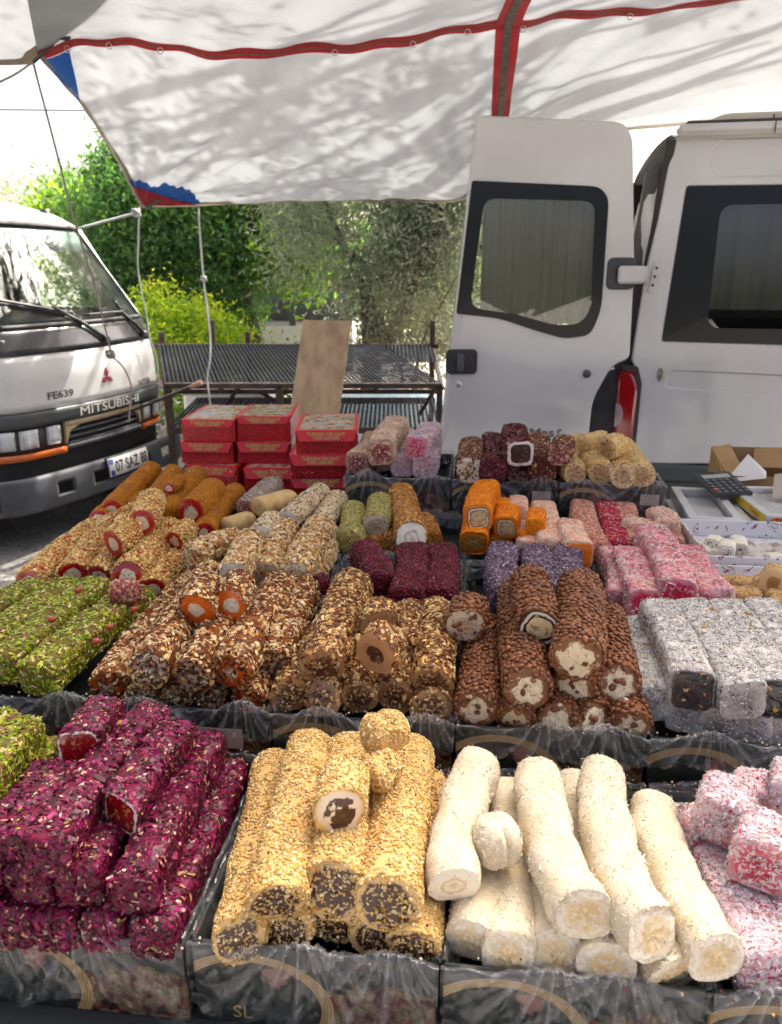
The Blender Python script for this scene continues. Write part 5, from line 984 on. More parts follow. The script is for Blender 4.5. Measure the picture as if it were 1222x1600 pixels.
KIND = {
 'rose': K_(crust('rose_body', (.06, .003, .015), (.13, .008, .035), 60), rndmat('rose_petal', [(0, (.035, .003, .010)), (.24, (.080, .004, .022)), (.48, (.145, .007, .044)), (.68, (.25, .020, .092)), (.77, (.06, .003, .012)), (.905, (.46, .22, .17)), (.94, (.32, .22, .09)), (.975, (.62, .5, .4))], .45),
   [('petal', 1.7, (.0062, .0038, .0017), .28, .4, .45, (0, 1), None), ('petal', .4, (.0088, .0050, .0022), .32, .5, .4, (0, .9), None)], r=.0264, e=5, lump=.05),
 'pist': K_(crust('pist_body', (.11, .10, .02), (.16, .11, .04), 70), rndmat('pist_nut', [(0, (.20, .25, .035)), (.25, (.30, .34, .055)), (.46, (.12, .16, .022)), (.60, (.44, .43, .12)), (.72, (.22, .12, .06)), (.84, (.20, .06, .05)), (.88, (.55, .48, .24))], .45),
   [('sliver', 2.3, (.0110, .0056, .0030), .28, .35, .3, (0, 1), None)], r=.031, e=5, lump=.03),
 'sesame': K_(crust('sesame_body', (.56, .37, .17), (.66, .47, .24), 90), rndmat('sesame_seed', [(0, (.65, .43, .18)), (.25, (.74, .54, .26)), (.50, (.56, .34, .13)), (.66, (.79, .65, .40)), (.965, (.16, .07, .03))], .5),
   [('grain', 1.35, (.0042, .0034, .0022), .30, .40, .45, (0, .965), None), ('grain', .008, (.004, .003, .002), .3, .6, .3, (.966, 1), None)], r=.031, capd=.45, lump=.05),
 'coco': K_(crust('coco_body', (.71, .61, .435), (.77, .69, .535), 40, bump=.7, bscale=520, bdist=.002, sss=.15), rndmat('coco_shred', [(0, (.77, .70, .57)), (.5, (.81, .76, .65)), (.995, (.45, .30, .15))], .7), [('shred', .30, (.0030, .0010, .0008), .5, .25, .4, (0, 1), None), ('shred', .05, (.0062, .0009, .0009), 1.1, 1.0, .4, (0, .99), None)], r=.031, e=2.6, lump=.085, capd=.35),
 'pinkp': K_(crust('pinkp_body', (.46, .16, .20), (.70, .55, .55), 55, thr=(.34, .54)), rndmat('pinkp_shred', [(0, (.74, .69, .69)), (.62, (.68, .54, .56)), (.86, (.40, .06, .10)), (.94, (.55, .32, .22))], .7), [('shred', 1.1, (.0052, .0015, .0010), .45, .8, .4, (0, 1), None)], r=.031, e=5),
 'greyp': K_(crust('greyp_body', (.16, .155, .15), (.60, .58, .54), 75, (.74, .71, .66), thr=(.36, .56)), rndmat('greyp_shred', [(0, (.78, .75, .69)), (.62, (.56, .53, .49)), (.88, (.07, .06, .06)), (.97, (.50, .32, .13))], .7), [('shred', .85, (.0036, .0012, .0009), .45, .8, .4, (0, 1), None), ('blob', .012, (.007, .006, .004), .2, .2, .3, (.975, 1), None)], r=.031, e=5),
 'rosechip': K_(crust('rosechip_body', (.18, .05, .05), (.35, .12, .10), 70), rndmat('rosechip_nut', [(0, (.30, .09, .09)), (.4, (.42, .26, .16)), (.7, (.28, .06, .08)), (.9, (.48, .38, .24))], .5), [('petal', 1.5, (.008, .004, .002), .3, .5, .3, (0, 1), None)], r=.024, e=2.2),
 'berry': K_(mat('berry_red', (.38, .05, .035), .3), None, (), r=.006, e=2),
 'peanut': K_(crust('peanut_body', (.45, .27, .11), (.28, .06, .04), 50), rndmat('peanut_nut', [(0, (.66, .46, .21)), (.35, (.74, .55, .28)), (.7, (.58, .37, .15)), (.93, (.36, .05, .04))], .42), [('blob', 1.05, (.0092, .0076, .0052), .18, .15, .25, (0, .95), None), ('grain', .12, (.004, .004, .003), .3, .8, .3, (.3, 1), None)], r=.032, capd=.2, lump=.05),
 'crumb': K_(crust('crumb_body', (.36, .14, .030), (.50, .23, .06), 130, (.30, .10, .025), bump=1, bscale=520, bdist=.0018), rndmat('crumb_grain', [(0, (.46, .20, .05)), (.4, (.56, .28, .08)), (.75, (.34, .12, .03))], .6), [('grain', .7, (.0026, .0022, .0016), .4, .3, .3, (0, 1), None)], r=.031, e=2.1, lump=.04, capd=.3),
 'almo': K_(crust('almo_body', (.10, .03, .012), (.20, .08, .03), 60), rndmat('almo_flake', [(0, (.68, .50, .28)), (.30, (.76, .62, .41)), (.44, (.14, .05, .022)), (.66, (.075, .028, .014)), (.82, (.46, .25, .10)), (.95, (.34, .07, .02))], .45), ALM, r=.032, capd=.75, lump=.05),
 'alml': K_(crust('alml_body', (.25, .12, .05), (.40, .23, .10), 60), rndmat('alml_flake', [(0, (.70, .54, .32)), (.34, (.78, .65, .45)), (.62, (.52, .32, .14)), (.82, (.16, .06, .03)), (.93, (.60, .42, .22))], .48), ALM, r=.032, capd=.7, lump=.05),
 'almc': K_(crust('almc_body', (.10, .04, .018), (.18, .08, .035), 60), rndmat('almc_flake', [(0, (.64, .45, .22)), (.26, (.74, .58, .34)), (.38, (.30, .15, .06)), (.56, (.10, .036, .017)), (.82, (.48, .27, .11)), (.94, (.055, .02, .012))], .42), ALM, r=.032, capd=.75, lump=.05),
 'speck': K_(crust('speck_body', (.60, .48, .32), (.68, .58, .42), 60), rndmat('speck_flake', [(0, (.70, .58, .40)), (.55, (.62, .46, .28)), (.74, (.10, .04, .025)), (.93, (.35, .19, .09))], .5), [('chip', .75, (.006, .0045, .0016), .25, .35, .3, (0, 1), None)], r=.03, capd=.2),
 'plain': K_(crust('plain_body', (.52, .36, .18), (.62, .46, .26), 50, (.40, .25, .11)), None, (), r=.028, e=2.6),
 'grey2': K_(crust('grey2_body', (.22, .17, .14), (.48, .42, .35), 80), rndmat('grey2_shred', [(0, (.56, .49, .41)), (.6, (.34, .26, .20)), (.88, (.22, .05, .05))], .7), [('shred', .8, (.005, .002, .001), .4, .8, .4, (0, 1), None)], r=.03, e=3.5),
 'barb': K_(crust('barb_body', (.05, .006, .01), (.11, .012, .02), 70), rndmat('barb_fruit', [(0, (.10, .010, .018)), (.35, (.17, .016, .030)), (.7, (.055, .006, .010)), (.97, (.35, .14, .12))], .32), [('blob', 1.15, (.0078, .0040, .0032), .3, .2, .3, (0, .985), None)], r=.033, e=3, capd=1),
 'barb2': K_(crust('barb2_body', (.05, .012, .015), (.12, .03, .035), 70), rndmat('barb2_fruit', [(0, (.11, .022, .028)), (.4, (.18, .045, .055)), (.75, (.06, .012, .016)), (.93, (.40, .26, .2))], .45), [('petal', 1.4, (.0075, .0045, .0025), .4, .5, .3, (0, 1), None)], r=.034, e=3),
 'dark5': K_(crust('dark5_body', (.07, .02, .018), (.16, .06, .04), 70), rndmat('dark5_nut', [(0, (.12, .03, .028)), (.35, (.22, .09, .05)), (.6, (.07, .02, .018)), (.78, (.50, .33, .16)), (.92, (.62, .48, .3))], .45), [('chip', 1.1, (.008, .0055, .002), .3, .35, .3, (0, 1), None)], r=.035, e=2.6),
 'pistr': K_(crust('pistr_body', (.26, .24, .09), (.38, .30, .14), 60), rndmat('pistr_flake', [(0, (.34, .34, .10)), (.3, (.52, .46, .22)), (.55, (.22, .24, .06)), (.75, (.62, .52, .30)), (.9, (.30, .18, .07))], .48), [('sliver', 1.4, (.0085, .0040, .0020), .25, .4, .3, (0, 1), None)], r=.033, capd=.3),
 'orcr': K_(crust('orcr_body', (.26, .10, .03), (.40, .18, .06), 60), rndmat('orcr_shred', [(0, (.46, .24, .09)), (.35, (.60, .36, .16)), (.62, (.30, .11, .03)), (.85, (.68, .50, .28))], .48), [('sliver', 1.5, (.0105, .0038, .002), .25, .4, .3, (0, 1), None)], r=.033, capd=.5),
 'lent': K_(crust('lent_body', (.12, .05, .025), (.18, .08, .04), 60), rndmat('lentil', [(0, (.165, .070, .036)), (.4, (.20, .088, .046)), (.75, (.135, .054, .027)), (.985, (.75, .68, .55))], .36), [('lentil', 1.12, (.0108, .0084, .0058), .12, .24, .12, (0, .992), None)], r=.033, capd=.32, lump=.025),
 'purp': K_(crust('purp_body', (.10, .065, .09), (.19, .14, .17), 70), rndmat('purp_shred', [(0, (.16, .10, .14)), (.35, (.24, .17, .21)), (.6, (.10, .058, .082)), (.80, (.46, .41, .44))], .6), [('shred', 1.5, (.0058, .0024, .0014), .45, .6, .35, (0, 1), None)], r=.034, e=3.5),
 'oran': K_(crust('oran_body', (.62, .20, .012), (.72, .28, .025), 60, bump=.8, bscale=380), rndmat('oran_grain', [(0, (.70, .27, .02)), (.5, (.60, .18, .01)), (.85, (.78, .40, .08))], .55), [('grain', .5, (.003, .0026, .0016), .4, .3, .3, (0, 1), None)], r=.033, e=4, capd=.3),
 'palep': K_(crust('palep_body', (.66, .33, .20), (.76, .58, .46), 50, thr=(.35, .6), bump=.5, sss=.1), rndmat('palep_shred', [(0, (.80, .66, .56)), (.6, (.74, .50, .38)), (.9, (.66, .28, .14))], .6), [('shred', .35, (.004, .0018, .001), .45, .6, .4, (0, 1), None)], r=.031, e=5, capd=.6),
 'nutp': K_(crust('nutp_body', (.40, .13, .12), (.60, .36, .26), 70), rndmat('nutp_nut', [(0, (.62, .40, .28)), (.35, (.70, .54, .40)), (.6, (.42, .10, .11)), (.82, (.46, .24, .14))], .55), [('chip', .9, (.0055, .0042, .0016), .3, .35, .3, (0, 1), None)], r=.03, e=5),
 'nutpd': K_(crust('nutpd_body', (.30, .02, .05), (.42, .08, .10), 70), rndmat('nutpd_nut', [(0, (.34, .02, .05)), (.45, (.55, .32, .24)), (.62, (.42, .05, .09)), (.85, (.66, .5, .42))], .5), [('chip', .8, (.0055, .0042, .0016), .3, .35, .3, (0, 1), None)], r=.029, e=5),
 'nutpl': K_(crust('nutpl_body', (.62, .36, .28), (.74, .56, .46), 70), rndmat('nutpl_nut', [(0, (.72, .54, .42)), (.4, (.78, .64, .54)), (.75, (.56, .26, .18))], .6), [('chip', .7, (.005, .004, .0014), .3, .35, .3, (0, 1), None)], r=.029, e=5),
 'pinkb': K_(crust('pinkb_body', (.56, .16, .20), (.70, .42, .40), 55, (.72, .5, .46), thr=(.38, .6)), rndmat('pinkb_shred', [(0, (.74, .58, .54)), (.45, (.67, .40, .39)), (.76, (.56, .17, .21)), (.88, (.66, .48, .36))], .55), [('shred', .7, (.006, .0028, .001), .35, .6, .4, (0, 1), None)], r=.033, e=6, capd=.6),
 'tanc': K_(crust('tanc_body', (.50, .32, .15), (.64, .46, .25), 60, bump=.8, bscale=250), rndmat('tanc_grain', [(0, (.66, .50, .30)), (.5, (.54, .36, .18)), (.85, (.74, .62, .44))], .6), [('grain', .8, (.0036, .003, .0018), .4, .3, .3, (0, 1), None)], r=.022, e=4),
 'whitec': K_(crust('whitec_body', (.76, .71, .58), (.82, .78, .66), 60, sss=.1), None, (), r=.019, e=3.5),
 'cocoa5': K_(crust('cocoa5_body', (.62, .44, .30), (.74, .62, .48), 60, (.50, .30, .24)), rndmat('cocoa5_shred', [(0, (.74, .62, .48)), (.6, (.62, .44, .32)), (.9, (.30, .08, .08))], .6), [('shred', .5, (.005, .002, .001), .4, .7, .4, (0, 1), None)], r=.034, e=4, capd=.3),
 'yell': K_(crust('yell_body', (.60, .41, .19), (.70, .53, .29), 55, (.52, .33, .14), bump=.9, bscale=240), rndmat('yell_crumb', [(0, (.68, .50, .26)), (.4, (.76, .61, .37)), (.75, (.56, .36, .16))], .55), [('chip', .7, (.006, .0045, .0016), .3, .3, .35, (0, 1), None)], r=.033, e=2.1, capd=.25, lump=.05),
}
def fillmat(name, stops, bits=None, bscale=6, bthr=.56, dist=.22, rough=.35, coat=.2, interp='LINEAR', nscale=2.2):
    m, N, L, B = nodes('fill_' + name); a = N.new('ShaderNodeAttribute'); a.attribute_name = 'cxy'
    ln = N.new('ShaderNodeVectorMath'); ln.operation = 'LENGTH'; mp = N.new('ShaderNodeMapping'); mp.inputs['Scale'].default_value = (1, 1, 0); L.new(a.outputs['Vector'], mp.inputs[0]); L.new(mp.outputs[0], ln.inputs[0])
    n = N.new('ShaderNodeTexNoise'); n.inputs['Scale'].default_value = nscale; n.inputs['Detail'].default_value = 5; L.new(a.outputs['Vector'], n.inputs['Vector'])
    ad = N.new('ShaderNodeMath'); ad.operation = 'MULTIPLY_ADD'; ad.inputs[1].default_value = dist * 2; L.new(n.outputs[0], ad.inputs[0]); L.new(ln.outputs['Value'], ad.inputs[2]); sb = N.new('ShaderNodeMath'); sb.operation = 'SUBTRACT'; sb.inputs[1].default_value = dist; L.new(ad.outputs[0], sb.inputs[0])
    r = ramp(N, stops, interp); L.new(sb.outputs[0], r.inputs[0]); col = r.outputs[0]; n2 = N.new('ShaderNodeTexNoise'); n2.inputs['Scale'].default_value = bscale; n2.inputs['Detail'].default_value = 3; L.new(a.outputs['Vector'], n2.inputs['Vector'])
    if bits is not None:
        rb = ramp(N, [(bthr, (0, 0, 0)), (bthr + .04, (1, 1, 1))]); L.new(n2.outputs[0], rb.inputs[0]); mx = N.new('ShaderNodeMix'); mx.data_type = 'RGBA'; L.new(rb.outputs[0], mx.inputs[0]); L.new(col, mx.inputs[6]); mx.inputs[7].default_value = (*bits, 1); col = mx.outputs[2]
    L.new(col, B.inputs['Base Color']); B.inputs['Roughness'].default_value = rough; B.inputs['Coat Weight'].default_value = coat
    bp = N.new('ShaderNodeBump'); bp.inputs['Strength'].default_value = .5; bp.inputs['Distance'].default_value = .002; L.new(n2.outputs[0], bp.inputs['Height']); L.new(bp.outputs[0], B.inputs['Normal'])
    return m
REDG, ORG, WHT = (.30, .010, .018), (.58, .150, .020), (.80, .76, .68); BEI = (.62, .46, .26)
FILL = {
 'rose_jelly': fillmat('rose_jelly', [(.0, (.16, .004, .008)), (.84, (.20, .006, .010)), (.86, WHT), (1, WHT)], (.42, .16, .06), 4, .60, .16, .18, .8, 'CONSTANT'),
 'choc_nut': fillmat('choc_nut', [(.0, CHOC), (.78, (.05, .02, .012)), (.88, (.52, .36, .20)), (.97, (.64, .44, .21))], (.58, .42, .20), 7, .56, .42, .4),
 'choc_swirl': fillmat('choc_swirl', [(.0, CHOC), (.66, (.05, .02, .012)), (.70, (.76, .66, .52)), (.90, (.74, .62, .46)), (1, (.66, .46, .2))], (.76, .64, .46), 1.7, .57, .30, .3, .3, 'LINEAR', 1.2),
 'white': fillmat('white', [(.0, (.62, .46, .24)), (.55, (.70, .55, .33)), (.75, (.82, .76, .64)), (1, (.82, .76, .64))], (.74, .62, .42), 6, .5, .15, .7, 0),
 'white_roll': fillmat('white_roll', [(.0, (.66, .52, .30)), (.35, (.80, .74, .60)), (.45, (.55, .42, .24)), (.55, (.82, .76, .62)), (1, (.82, .76, .64))], None, 6, .5, .2, .7, 0),
 'pom': fillmat('pom', [(.0, (.34, .01, .04)), (.7, (.46, .10, .14)), (1, (.66, .42, .44))], (.70, .55, .5), 6, .55, .3, .3),
 'red_gel': fillmat('red_gel', [(.0, CREAM), (.50, (.74, .62, .44)), (.56, REDG), (.88, (.36, .014, .025)), (1, (.45, .10, .06))], (.26, .12, .06), 5, .60, .42, .22, .5, 'LINEAR', 1.3),
 'heart': fillmat('heart', [(.0, (.72, .64, .46)), (.48, (.74, .66, .48)), (.50, (.34, .008, .018)), (.9, (.42, .012, .022)), (1, (.74, .6, .4))], (.30, .2, .12), 6, .66, .42, .2, .6, 'CONSTANT', 1.3),
 'orange_nut': fillmat('orange_nut', [(.0, (.66, .54, .40)), (.4, (.35, .12, .03)), (.6, (.50, .10, .012)), (.85, (.20, .05, .02)), (1, (.45, .25, .1))], (.06, .025, .015), 5, .52, .35, .35),
 'nutmix': fillmat('nutmix', [(.0, (.70, .60, .45)), (.4, (.10, .04, .02)), (.6, (.62, .48, .32)), (.85, (.16, .06, .03)), (1, (.6, .4, .2))], (.04, .02, .012), 5, .52, .5, .45),
 'orange_gel': fillmat('orange_gel', [(.0, (.76, .70, .56)), (.42, (.74, .66, .50)), (.46, ORG), (.84, (.52, .12, .016)), (1, (.30, .09, .03))], (.5, .4, .28), 6, .66, .3, .15, .8, 'LINEAR', 1.4),
 'cream_nut': fillmat('cream_nut', [(.0, (.50, .38, .24)), (.5, (.66, .54, .37)), (.8, (.76, .68, .54)), (1, (.7, .55, .35))], (.30, .20, .10), 5, .58, .2, .5),
 'cream_gel': fillmat('cream_gel', [(.0, (.50, .42, .30)), (.3, (.78, .72, .60)), (.45, (.42, .34, .24)), (.55, (.80, .75, .64)), (1, (.76, .68, .54))], None, 5, .6, .3, .4),
 'choc_brown': fillmat('choc_brown', [(.0, (.06, .024, .013)), (.55, (.10, .045, .022)), (.8, (.30, .17, .09)), (1, (.35, .2, .1))], (.50, .32, .14), 6, .56, .25, .4),
 'cocoa_hole': fillmat('cocoa_hole', [(.0, (.03, .014, .008)), (.40, (.05, .02, .012)), (.44, (.36, .21, .12)), (1, (.40, .24, .14))], (.24, .13, .07), 3, .6, .22, .4, .1, 'LINEAR', 1.5),
 'cocoa_core': fillmat('cocoa_core', [(.0, (.05, .02, .012)), (.42, (.045, .018, .01)), (.47, (.36, .20, .11)), (1, (.42, .25, .14))], (.30, .16, .08), 4, .62, .2, .3, .3, 'LINEAR', 1.4),
 'cream': fillmat('cream', [(.0, (.80, .70, .52)), (.66, (.76, .66, .48)), (.74, (.20, .09, .05)), (1, (.16, .07, .035))], (.52, .38, .22), 6, .60, .55, .5),
 'cream_black': fillmat('cream_black', [(.0, (.76, .64, .40)), (.60, (.74, .62, .38)), (.62, (.02, .015, .015)), (.72, (.03, .02, .02)), (.74, (.80, .76, .66)), (.86, (.82, .78, .7)), (.88, (.02, .015, .015))], (.42, .25, .10), 4, .58, .26, .35, .2, 'CONSTANT', 1.3),
 'orange_cream': fillmat('orange_cream', [(.0, (.66, .48, .26)), (.48, (.70, .56, .34)), (.52, (.12, .04, .01)), (.58, (.76, .62, .42)), (.72, (.14, .05, .012)), (.78, (.66, .22, .014))], (.40, .25, .10), 5, .58, .22, .4, .1, 'CONSTANT', 1.3),
 'orange_nut2': fillmat('orange_nut2', [(.0, (.50, .32, .16)), (.5, (.55, .30, .10)), (.8, (.62, .20, .014)), (1, (.66, .22, .014))], (.16, .08, .04), 6, .56, .25, .4),
 'orange_plain': fillmat('orange_plain', [(.0, (.60, .16, .01)), (.85, (.66, .20, .015)), (1, (.74, .5, .36))], None, 5, .6, .2, .3, .3),
 'pinkred': fillmat('pinkred', [(.0, (.42, .010, .05)), (.7, (.50, .03, .09)), (1, (.68, .36, .36))], (.60, .30, .22), 5, .58, .3, .3, .3),
 'pinkdust': fillmat('pinkdust', [(.0, (.62, .34, .34)), (.7, (.70, .46, .45)), (1, (.74, .6, .58))], (.46, .18, .14), 6, .58, .3, .6, 0),
 'black_nut': fillmat('black_nut', [(.0, (.012, .010, .011)), (.88, (.015, .012, .013)), (1, (.3, .29, .28))], (.50, .30, .10), 3.2, .63, .12, .22, .4),
 'greynut': fillmat('greynut', [(.0, (.22, .20, .19)), (.6, (.36, .34, .32)), (1, (.55, .53, .5))], (.50, .38, .22), 6, .58, .3, .6, 0),
 'black_white': fillmat('black_white', [(.0, (.02, .014, .016)), (.72, (.03, .02, .02)), (.76, (.74, .70, .66)), (1, (.7, .66, .62))], (.30, .10, .08), 5, .64, .12, .3, .3, 'CONSTANT'),
 'berrynut': fillmat('berrynut', [(.0, (.14, .02, .03)), (.6, (.24, .06, .06)), (1, (.42, .28, .2))], (.62, .46, .30), 6, .56, .3, .4),
 'blackswirl': fillmat('blackswirl', [(.0, (.05, .04, .035)), (.22, (.04, .03, .03)), (.26, (.70, .65, .54)), (.42, (.70, .65, .54)), (.46, (.05, .04, .035)), (.52, (.05, .04, .04)), (.56, (.78, .74, .62))], (.76, .72, .6), 3, .5, .35, .4, .1, 'CONSTANT', 1.3),
 'biscuit': fillmat('biscuit', [(.0, (.36, .24, .13)), (.6, (.48, .33, .18)), (.82, (.72, .56, .33)), (1, (.7, .5, .24))], (.24, .14, .07), 5, .55, .25, .55),
 'tanhole': fillmat('tanhole', [(.0, (.22, .12, .05)), (.4, (.30, .17, .07)), (.5, (.62, .44, .24)), (1, (.66, .5, .3))], None, 5, .6, .2, .5),
}
TW_ = np.linspace(0, 2 * math.pi, 513)
def section(e, m):
    c, s = np.cos(TW_), np.sin(TW_); x = np.sign(c) * np.abs(c) ** (2 / e); z = np.sign(s) * np.abs(s) ** (2 / e)
    l = np.concatenate([[0], np.cumsum(np.hypot(np.diff(x), np.diff(z)))]); q = np.linspace(0, l[-1], m + 1)[:-1]; return np.stack([np.interp(q, l, x), np.interp(q, l, z)], 1)
def candy(i, trayk, kind, P, r, e, asp, cut, label):
    k = KIND[kind]; r = r or k['r']; e = e or k['e']; asp = asp or k['asp']; g = np.random.default_rng(1000 + i); P = np.array(P, float)
    L = np.linalg.norm(np.diff(P, axis=0), axis=1).sum(); n = int(np.clip(L / .007, 5, 44)); m = 30 if r > .015 else 12
    if len(P) == 2: mid = (P[0] + P[1]) / 2 + g.normal(0, .006 if L > .1 else .0005, 3) * (1, 1, .3); P = np.array([P[0], mid, P[1]])
    t = np.linspace(0, 1, n + 1)[:, None]; path = P[0] * (1 - t) * (1 - 2 * t) + P[1] * 4 * t * (1 - t) + P[2] * t * (2 * t - 1)
    T = np.gradient(path, axis=0); T /= np.linalg.norm(T, axis=1)[:, None]
    S = np.cross(T, (0, 0, 1.0)); S /= np.linalg.norm(S, axis=1)[:, None]; U = np.cross(S, T); roll = g.normal(0, .05)
    sec = section(e, m); sec = np.stack([sec[:, 0] * math.cos(roll) - sec[:, 1] * math.sin(roll), sec[:, 0] * math.sin(roll) + sec[:, 1] * math.cos(roll)], 1); sec[:, 0] *= asp
    base = P.mean(0).copy(); base[2] = path[:, 2].min() - r; rings = []
    def ring(c, s, u, sc, ti):
        ang = np.arange(m) / m * 6.2832; w = 1 + k['lump'] * (np.sin(ang * 2 + ph[0] + ti * 9) * .5 + np.sin(ang * 3 + ph[1] - ti * 14) * .35 + np.sin(ti * 23 + ph[2]) * .5)
        return c + (s[None] * (sec[:, 0] * w)[:, None] + u[None] * (sec[:, 1] * w)[:, None]) * r * sc
    ct = g.normal(0, .16, 2); jag = 1 + g.normal(0, .018, m); ph = g.uniform(0, 6.28, 3); br = r * (.80 if (L < 1.3 * r and e < 3 and not cut) else .42 if e < 3 else .28); isend = []
    tl_ = (T[0][None] * ((sec[:, 0] * ct[0] + sec[:, 1] * ct[1]) * r)[:, None]) if cut else None
    if cut: rings.append(path[0] + (ring(path[0], S[0], U[0], .94, 0) - path[0]) * jag[:, None] + tl_); isend.append(False)
    else:
        for a in (0.0, .3, .6, .82, 1.0):
            q = math.sqrt(max(0, 1 - (1 - a) ** 2)); rings.append(ring(path[0] - T[0] * br * (1 - a) * .9, S[0], U[0], max(.02, 1 - (br / r) * (1 - q) * 1.0) if a > 0 else min(.62, max(.25, 1 - br / r)), 0)); isend.append(True)
    for j in range(1, n): rings.append(ring(path[j], S[j], U[j], 1, j / n)); isend.append(False)
    for a in (1.0, .7, .35, 0.0):
        q = math.sqrt(max(0, 1 - (1 - a) ** 2)); rings.append(ring(path[n] + T[n] * br * (1 - a) * .9, S[n], U[n], max(.02, 1 - (br / r) * (1 - q)) if a > 0 else min(.62, max(.25, 1 - br / r)), 1)); isend.append(True)
    R = np.array(rings); nr = len(R); V = R.reshape(-1, 3); ii, jj = np.meshgrid(np.arange(nr - 1), np.arange(m), indexing='ij'); a = ii * m + jj; b_ = ii * m + (jj + 1) % m; quads = np.stack([a, b_, b_ + m, a + m], -1).reshape(-1, 4)
    qe = np.repeat(np.array(isend[:-1]) & np.array(isend[1:]), m); c1 = V[(nr - 1) * m:].mean(0); V = np.concatenate([V, [c1]]); ci = len(V) - 1; o = (nr - 1) * m
    tris = [(o + q, o + (q + 1) % m, ci) for q in range(m)]
    if not cut: c0 = V[:m].mean(0); V = np.concatenate([V, [c0]]); tris += [((q + 1) % m, q, len(V) - 1) for q in range(m)]
    tris = np.array(tris); te = np.zeros(len(tris), bool) | True
    V = V - base
    # orientation check so that flakes lie outside
    q0 = quads[len(quads) // 2]; nrm = np.cross(V[q0[1]] - V[q0[0]], V[q0[2]] - V[q0[0]]); ctr = path[min(n, max(0, n // 2))] - base
    if np.dot(nrm, V[q0[0]] - ctr) < 0: quads = quads[:, ::-1]; tris = tris[:, ::-1]
    root = empty({'berry': 'red_berry'}.get(kind, NAMES.get(trayk, 'sweet_roll')), tuple(base)); tag(root, label, 'sweet', GROUPS[trayk])
    link('body', mesh_np('body', V, [quads, tris], True), k['body'], root)
    fv = fq = None
    if cut:
        # cut face with its own filling, slightly domed and uneven
        nr2 = 10; FV, FX = [], []; c = path[0] - base; ang = np.arange(m) / m * 6.2832
        for q in range(nr2):
            f = 1 - q / nr2; rr = path[0] + (ring(path[0], S[0], U[0], .955 * f, 0) - path[0]) * (jag[:, None] if q == 0 else 1) + tl_ * f - base; am_ = .0030 if cut in MESSY else .0012; bump = .0022 * (1 - f ** 3) + am_ * np.array([mnoise.noise((9 * f * math.cos(A_) * r / .03, 9 * f * math.sin(A_) * r / .03, i * 1.7)) + .6 * mnoise.noise((4 * f * math.cos(A_), 4 * f * math.sin(A_), i * 2.9)) for A_ in ang]) * (1 if q else .3)
            FV.append(rr - T[0] * bump[:, None]); FX.append(np.stack([sec[:, 0] * f / max(asp, 1), sec[:, 1] * f, np.full(m, i * 3.7)], 1) if e < 3 else np.stack([np.cos(ang) * f, np.sin(ang) * f, np.full(m, i * 3.7)], 1))
        FV = np.concatenate(FV + [[c - T[0] * .003]]); FX = np.concatenate(FX + [[(0, 0, i * 3.7)]]); ii, jj = np.meshgrid(np.arange(nr2 - 1), np.arange(m), indexing='ij'); a = ii * m + jj; b_ = ii * m + (jj + 1) % m; fq = np.stack([a, b_, b_ + m, a + m], -1).reshape(-1, 4); o = (nr2 - 1) * m; ft = np.array([(o + q, o + (q + 1) % m, len(FV) - 1) for q in range(m)])
        nrm = np.cross(FV[fq[0][1]] - FV[fq[0][0]], FV[fq[0][2]] - FV[fq[0][0]])
        if np.dot(nrm, T[0]) > 0: fq = fq[:, ::-1]; ft = ft[:, ::-1]
        link('filling', mesh_np('filling', FV, [fq, ft], True, {'cxy': FX}), FILL[cut], root)
    if k['coat']:
        al = None
        me = scatter('coating', V, quads, tris, [(f[0], f[1], f[2], f[3], f[4], f[5], f[6], (T[n // 2] if f[0] == 'x' else None)) for f in k['flakes']], g, k['zcut'], (qe, te))
        o_ = link('coating', me, k['coat'], root); o_['kind'] = 'stuff'
        if cut and k['capd'] > .3 and cut not in CLEAN:
            fl = [(f[0], f[1] * k['capd'] * .55, f[2], f[3] + .15, f[4], f[5], f[6], None) for f in k['flakes'][:1]]
            me = scatter('end_crumbs', FV, fq, ft, fl, g, -2); o_ = link('end_crumbs', me, k['coat'], root); o_['kind'] = 'stuff'
MESSY = {'cream', 'nutmix', 'choc_nut', 'choc_brown', 'orange_nut', 'cream_nut', 'biscuit', 'white', 'berrynut', 'greynut', 'orange_nut2', 'pom'}
CLEAN = {'rose_jelly', 'choc_swirl', 'heart', 'orange_gel', 'cocoa_hole', 'cocoa_core', 'cream_black', 'orange_cream', 'orange_plain', 'black_nut', 'black_white', 'blackswirl', 'cream_gel', 'tanhole'}
NAMES = dict(rose='rose_bar', pistachio='pistachio_bar', pistachio_corner='pistachio_bar', sesame='sesame_roll', coconut='coconut_roll', pomegranate='pomegranate_bar', peanut='peanut_roll', crumb='crumb_roll', almond_orange='almond_roll', almond_light='almond_roll', speckled='cream_roll', almond_choc='almond_roll', barberry='barberry_bar', pist_roll='pistachio_roll', lentil='chocolate_roll', purple='purple_bar', orange='orange_bar', nutpink='nut_bar', pinkbar='pink_bar', greybar='grey_bar', tancube='lokum_cube', whitecube='lokum_roll', pinkmix='powdered_bar', darkroll='petal_roll', yellow='crumbly_roll')
GROUPS = {k: v.replace('_', ' ') + 's of the ' + k.replace('_', ' ') + ' tray' for k, v in NAMES.items()}
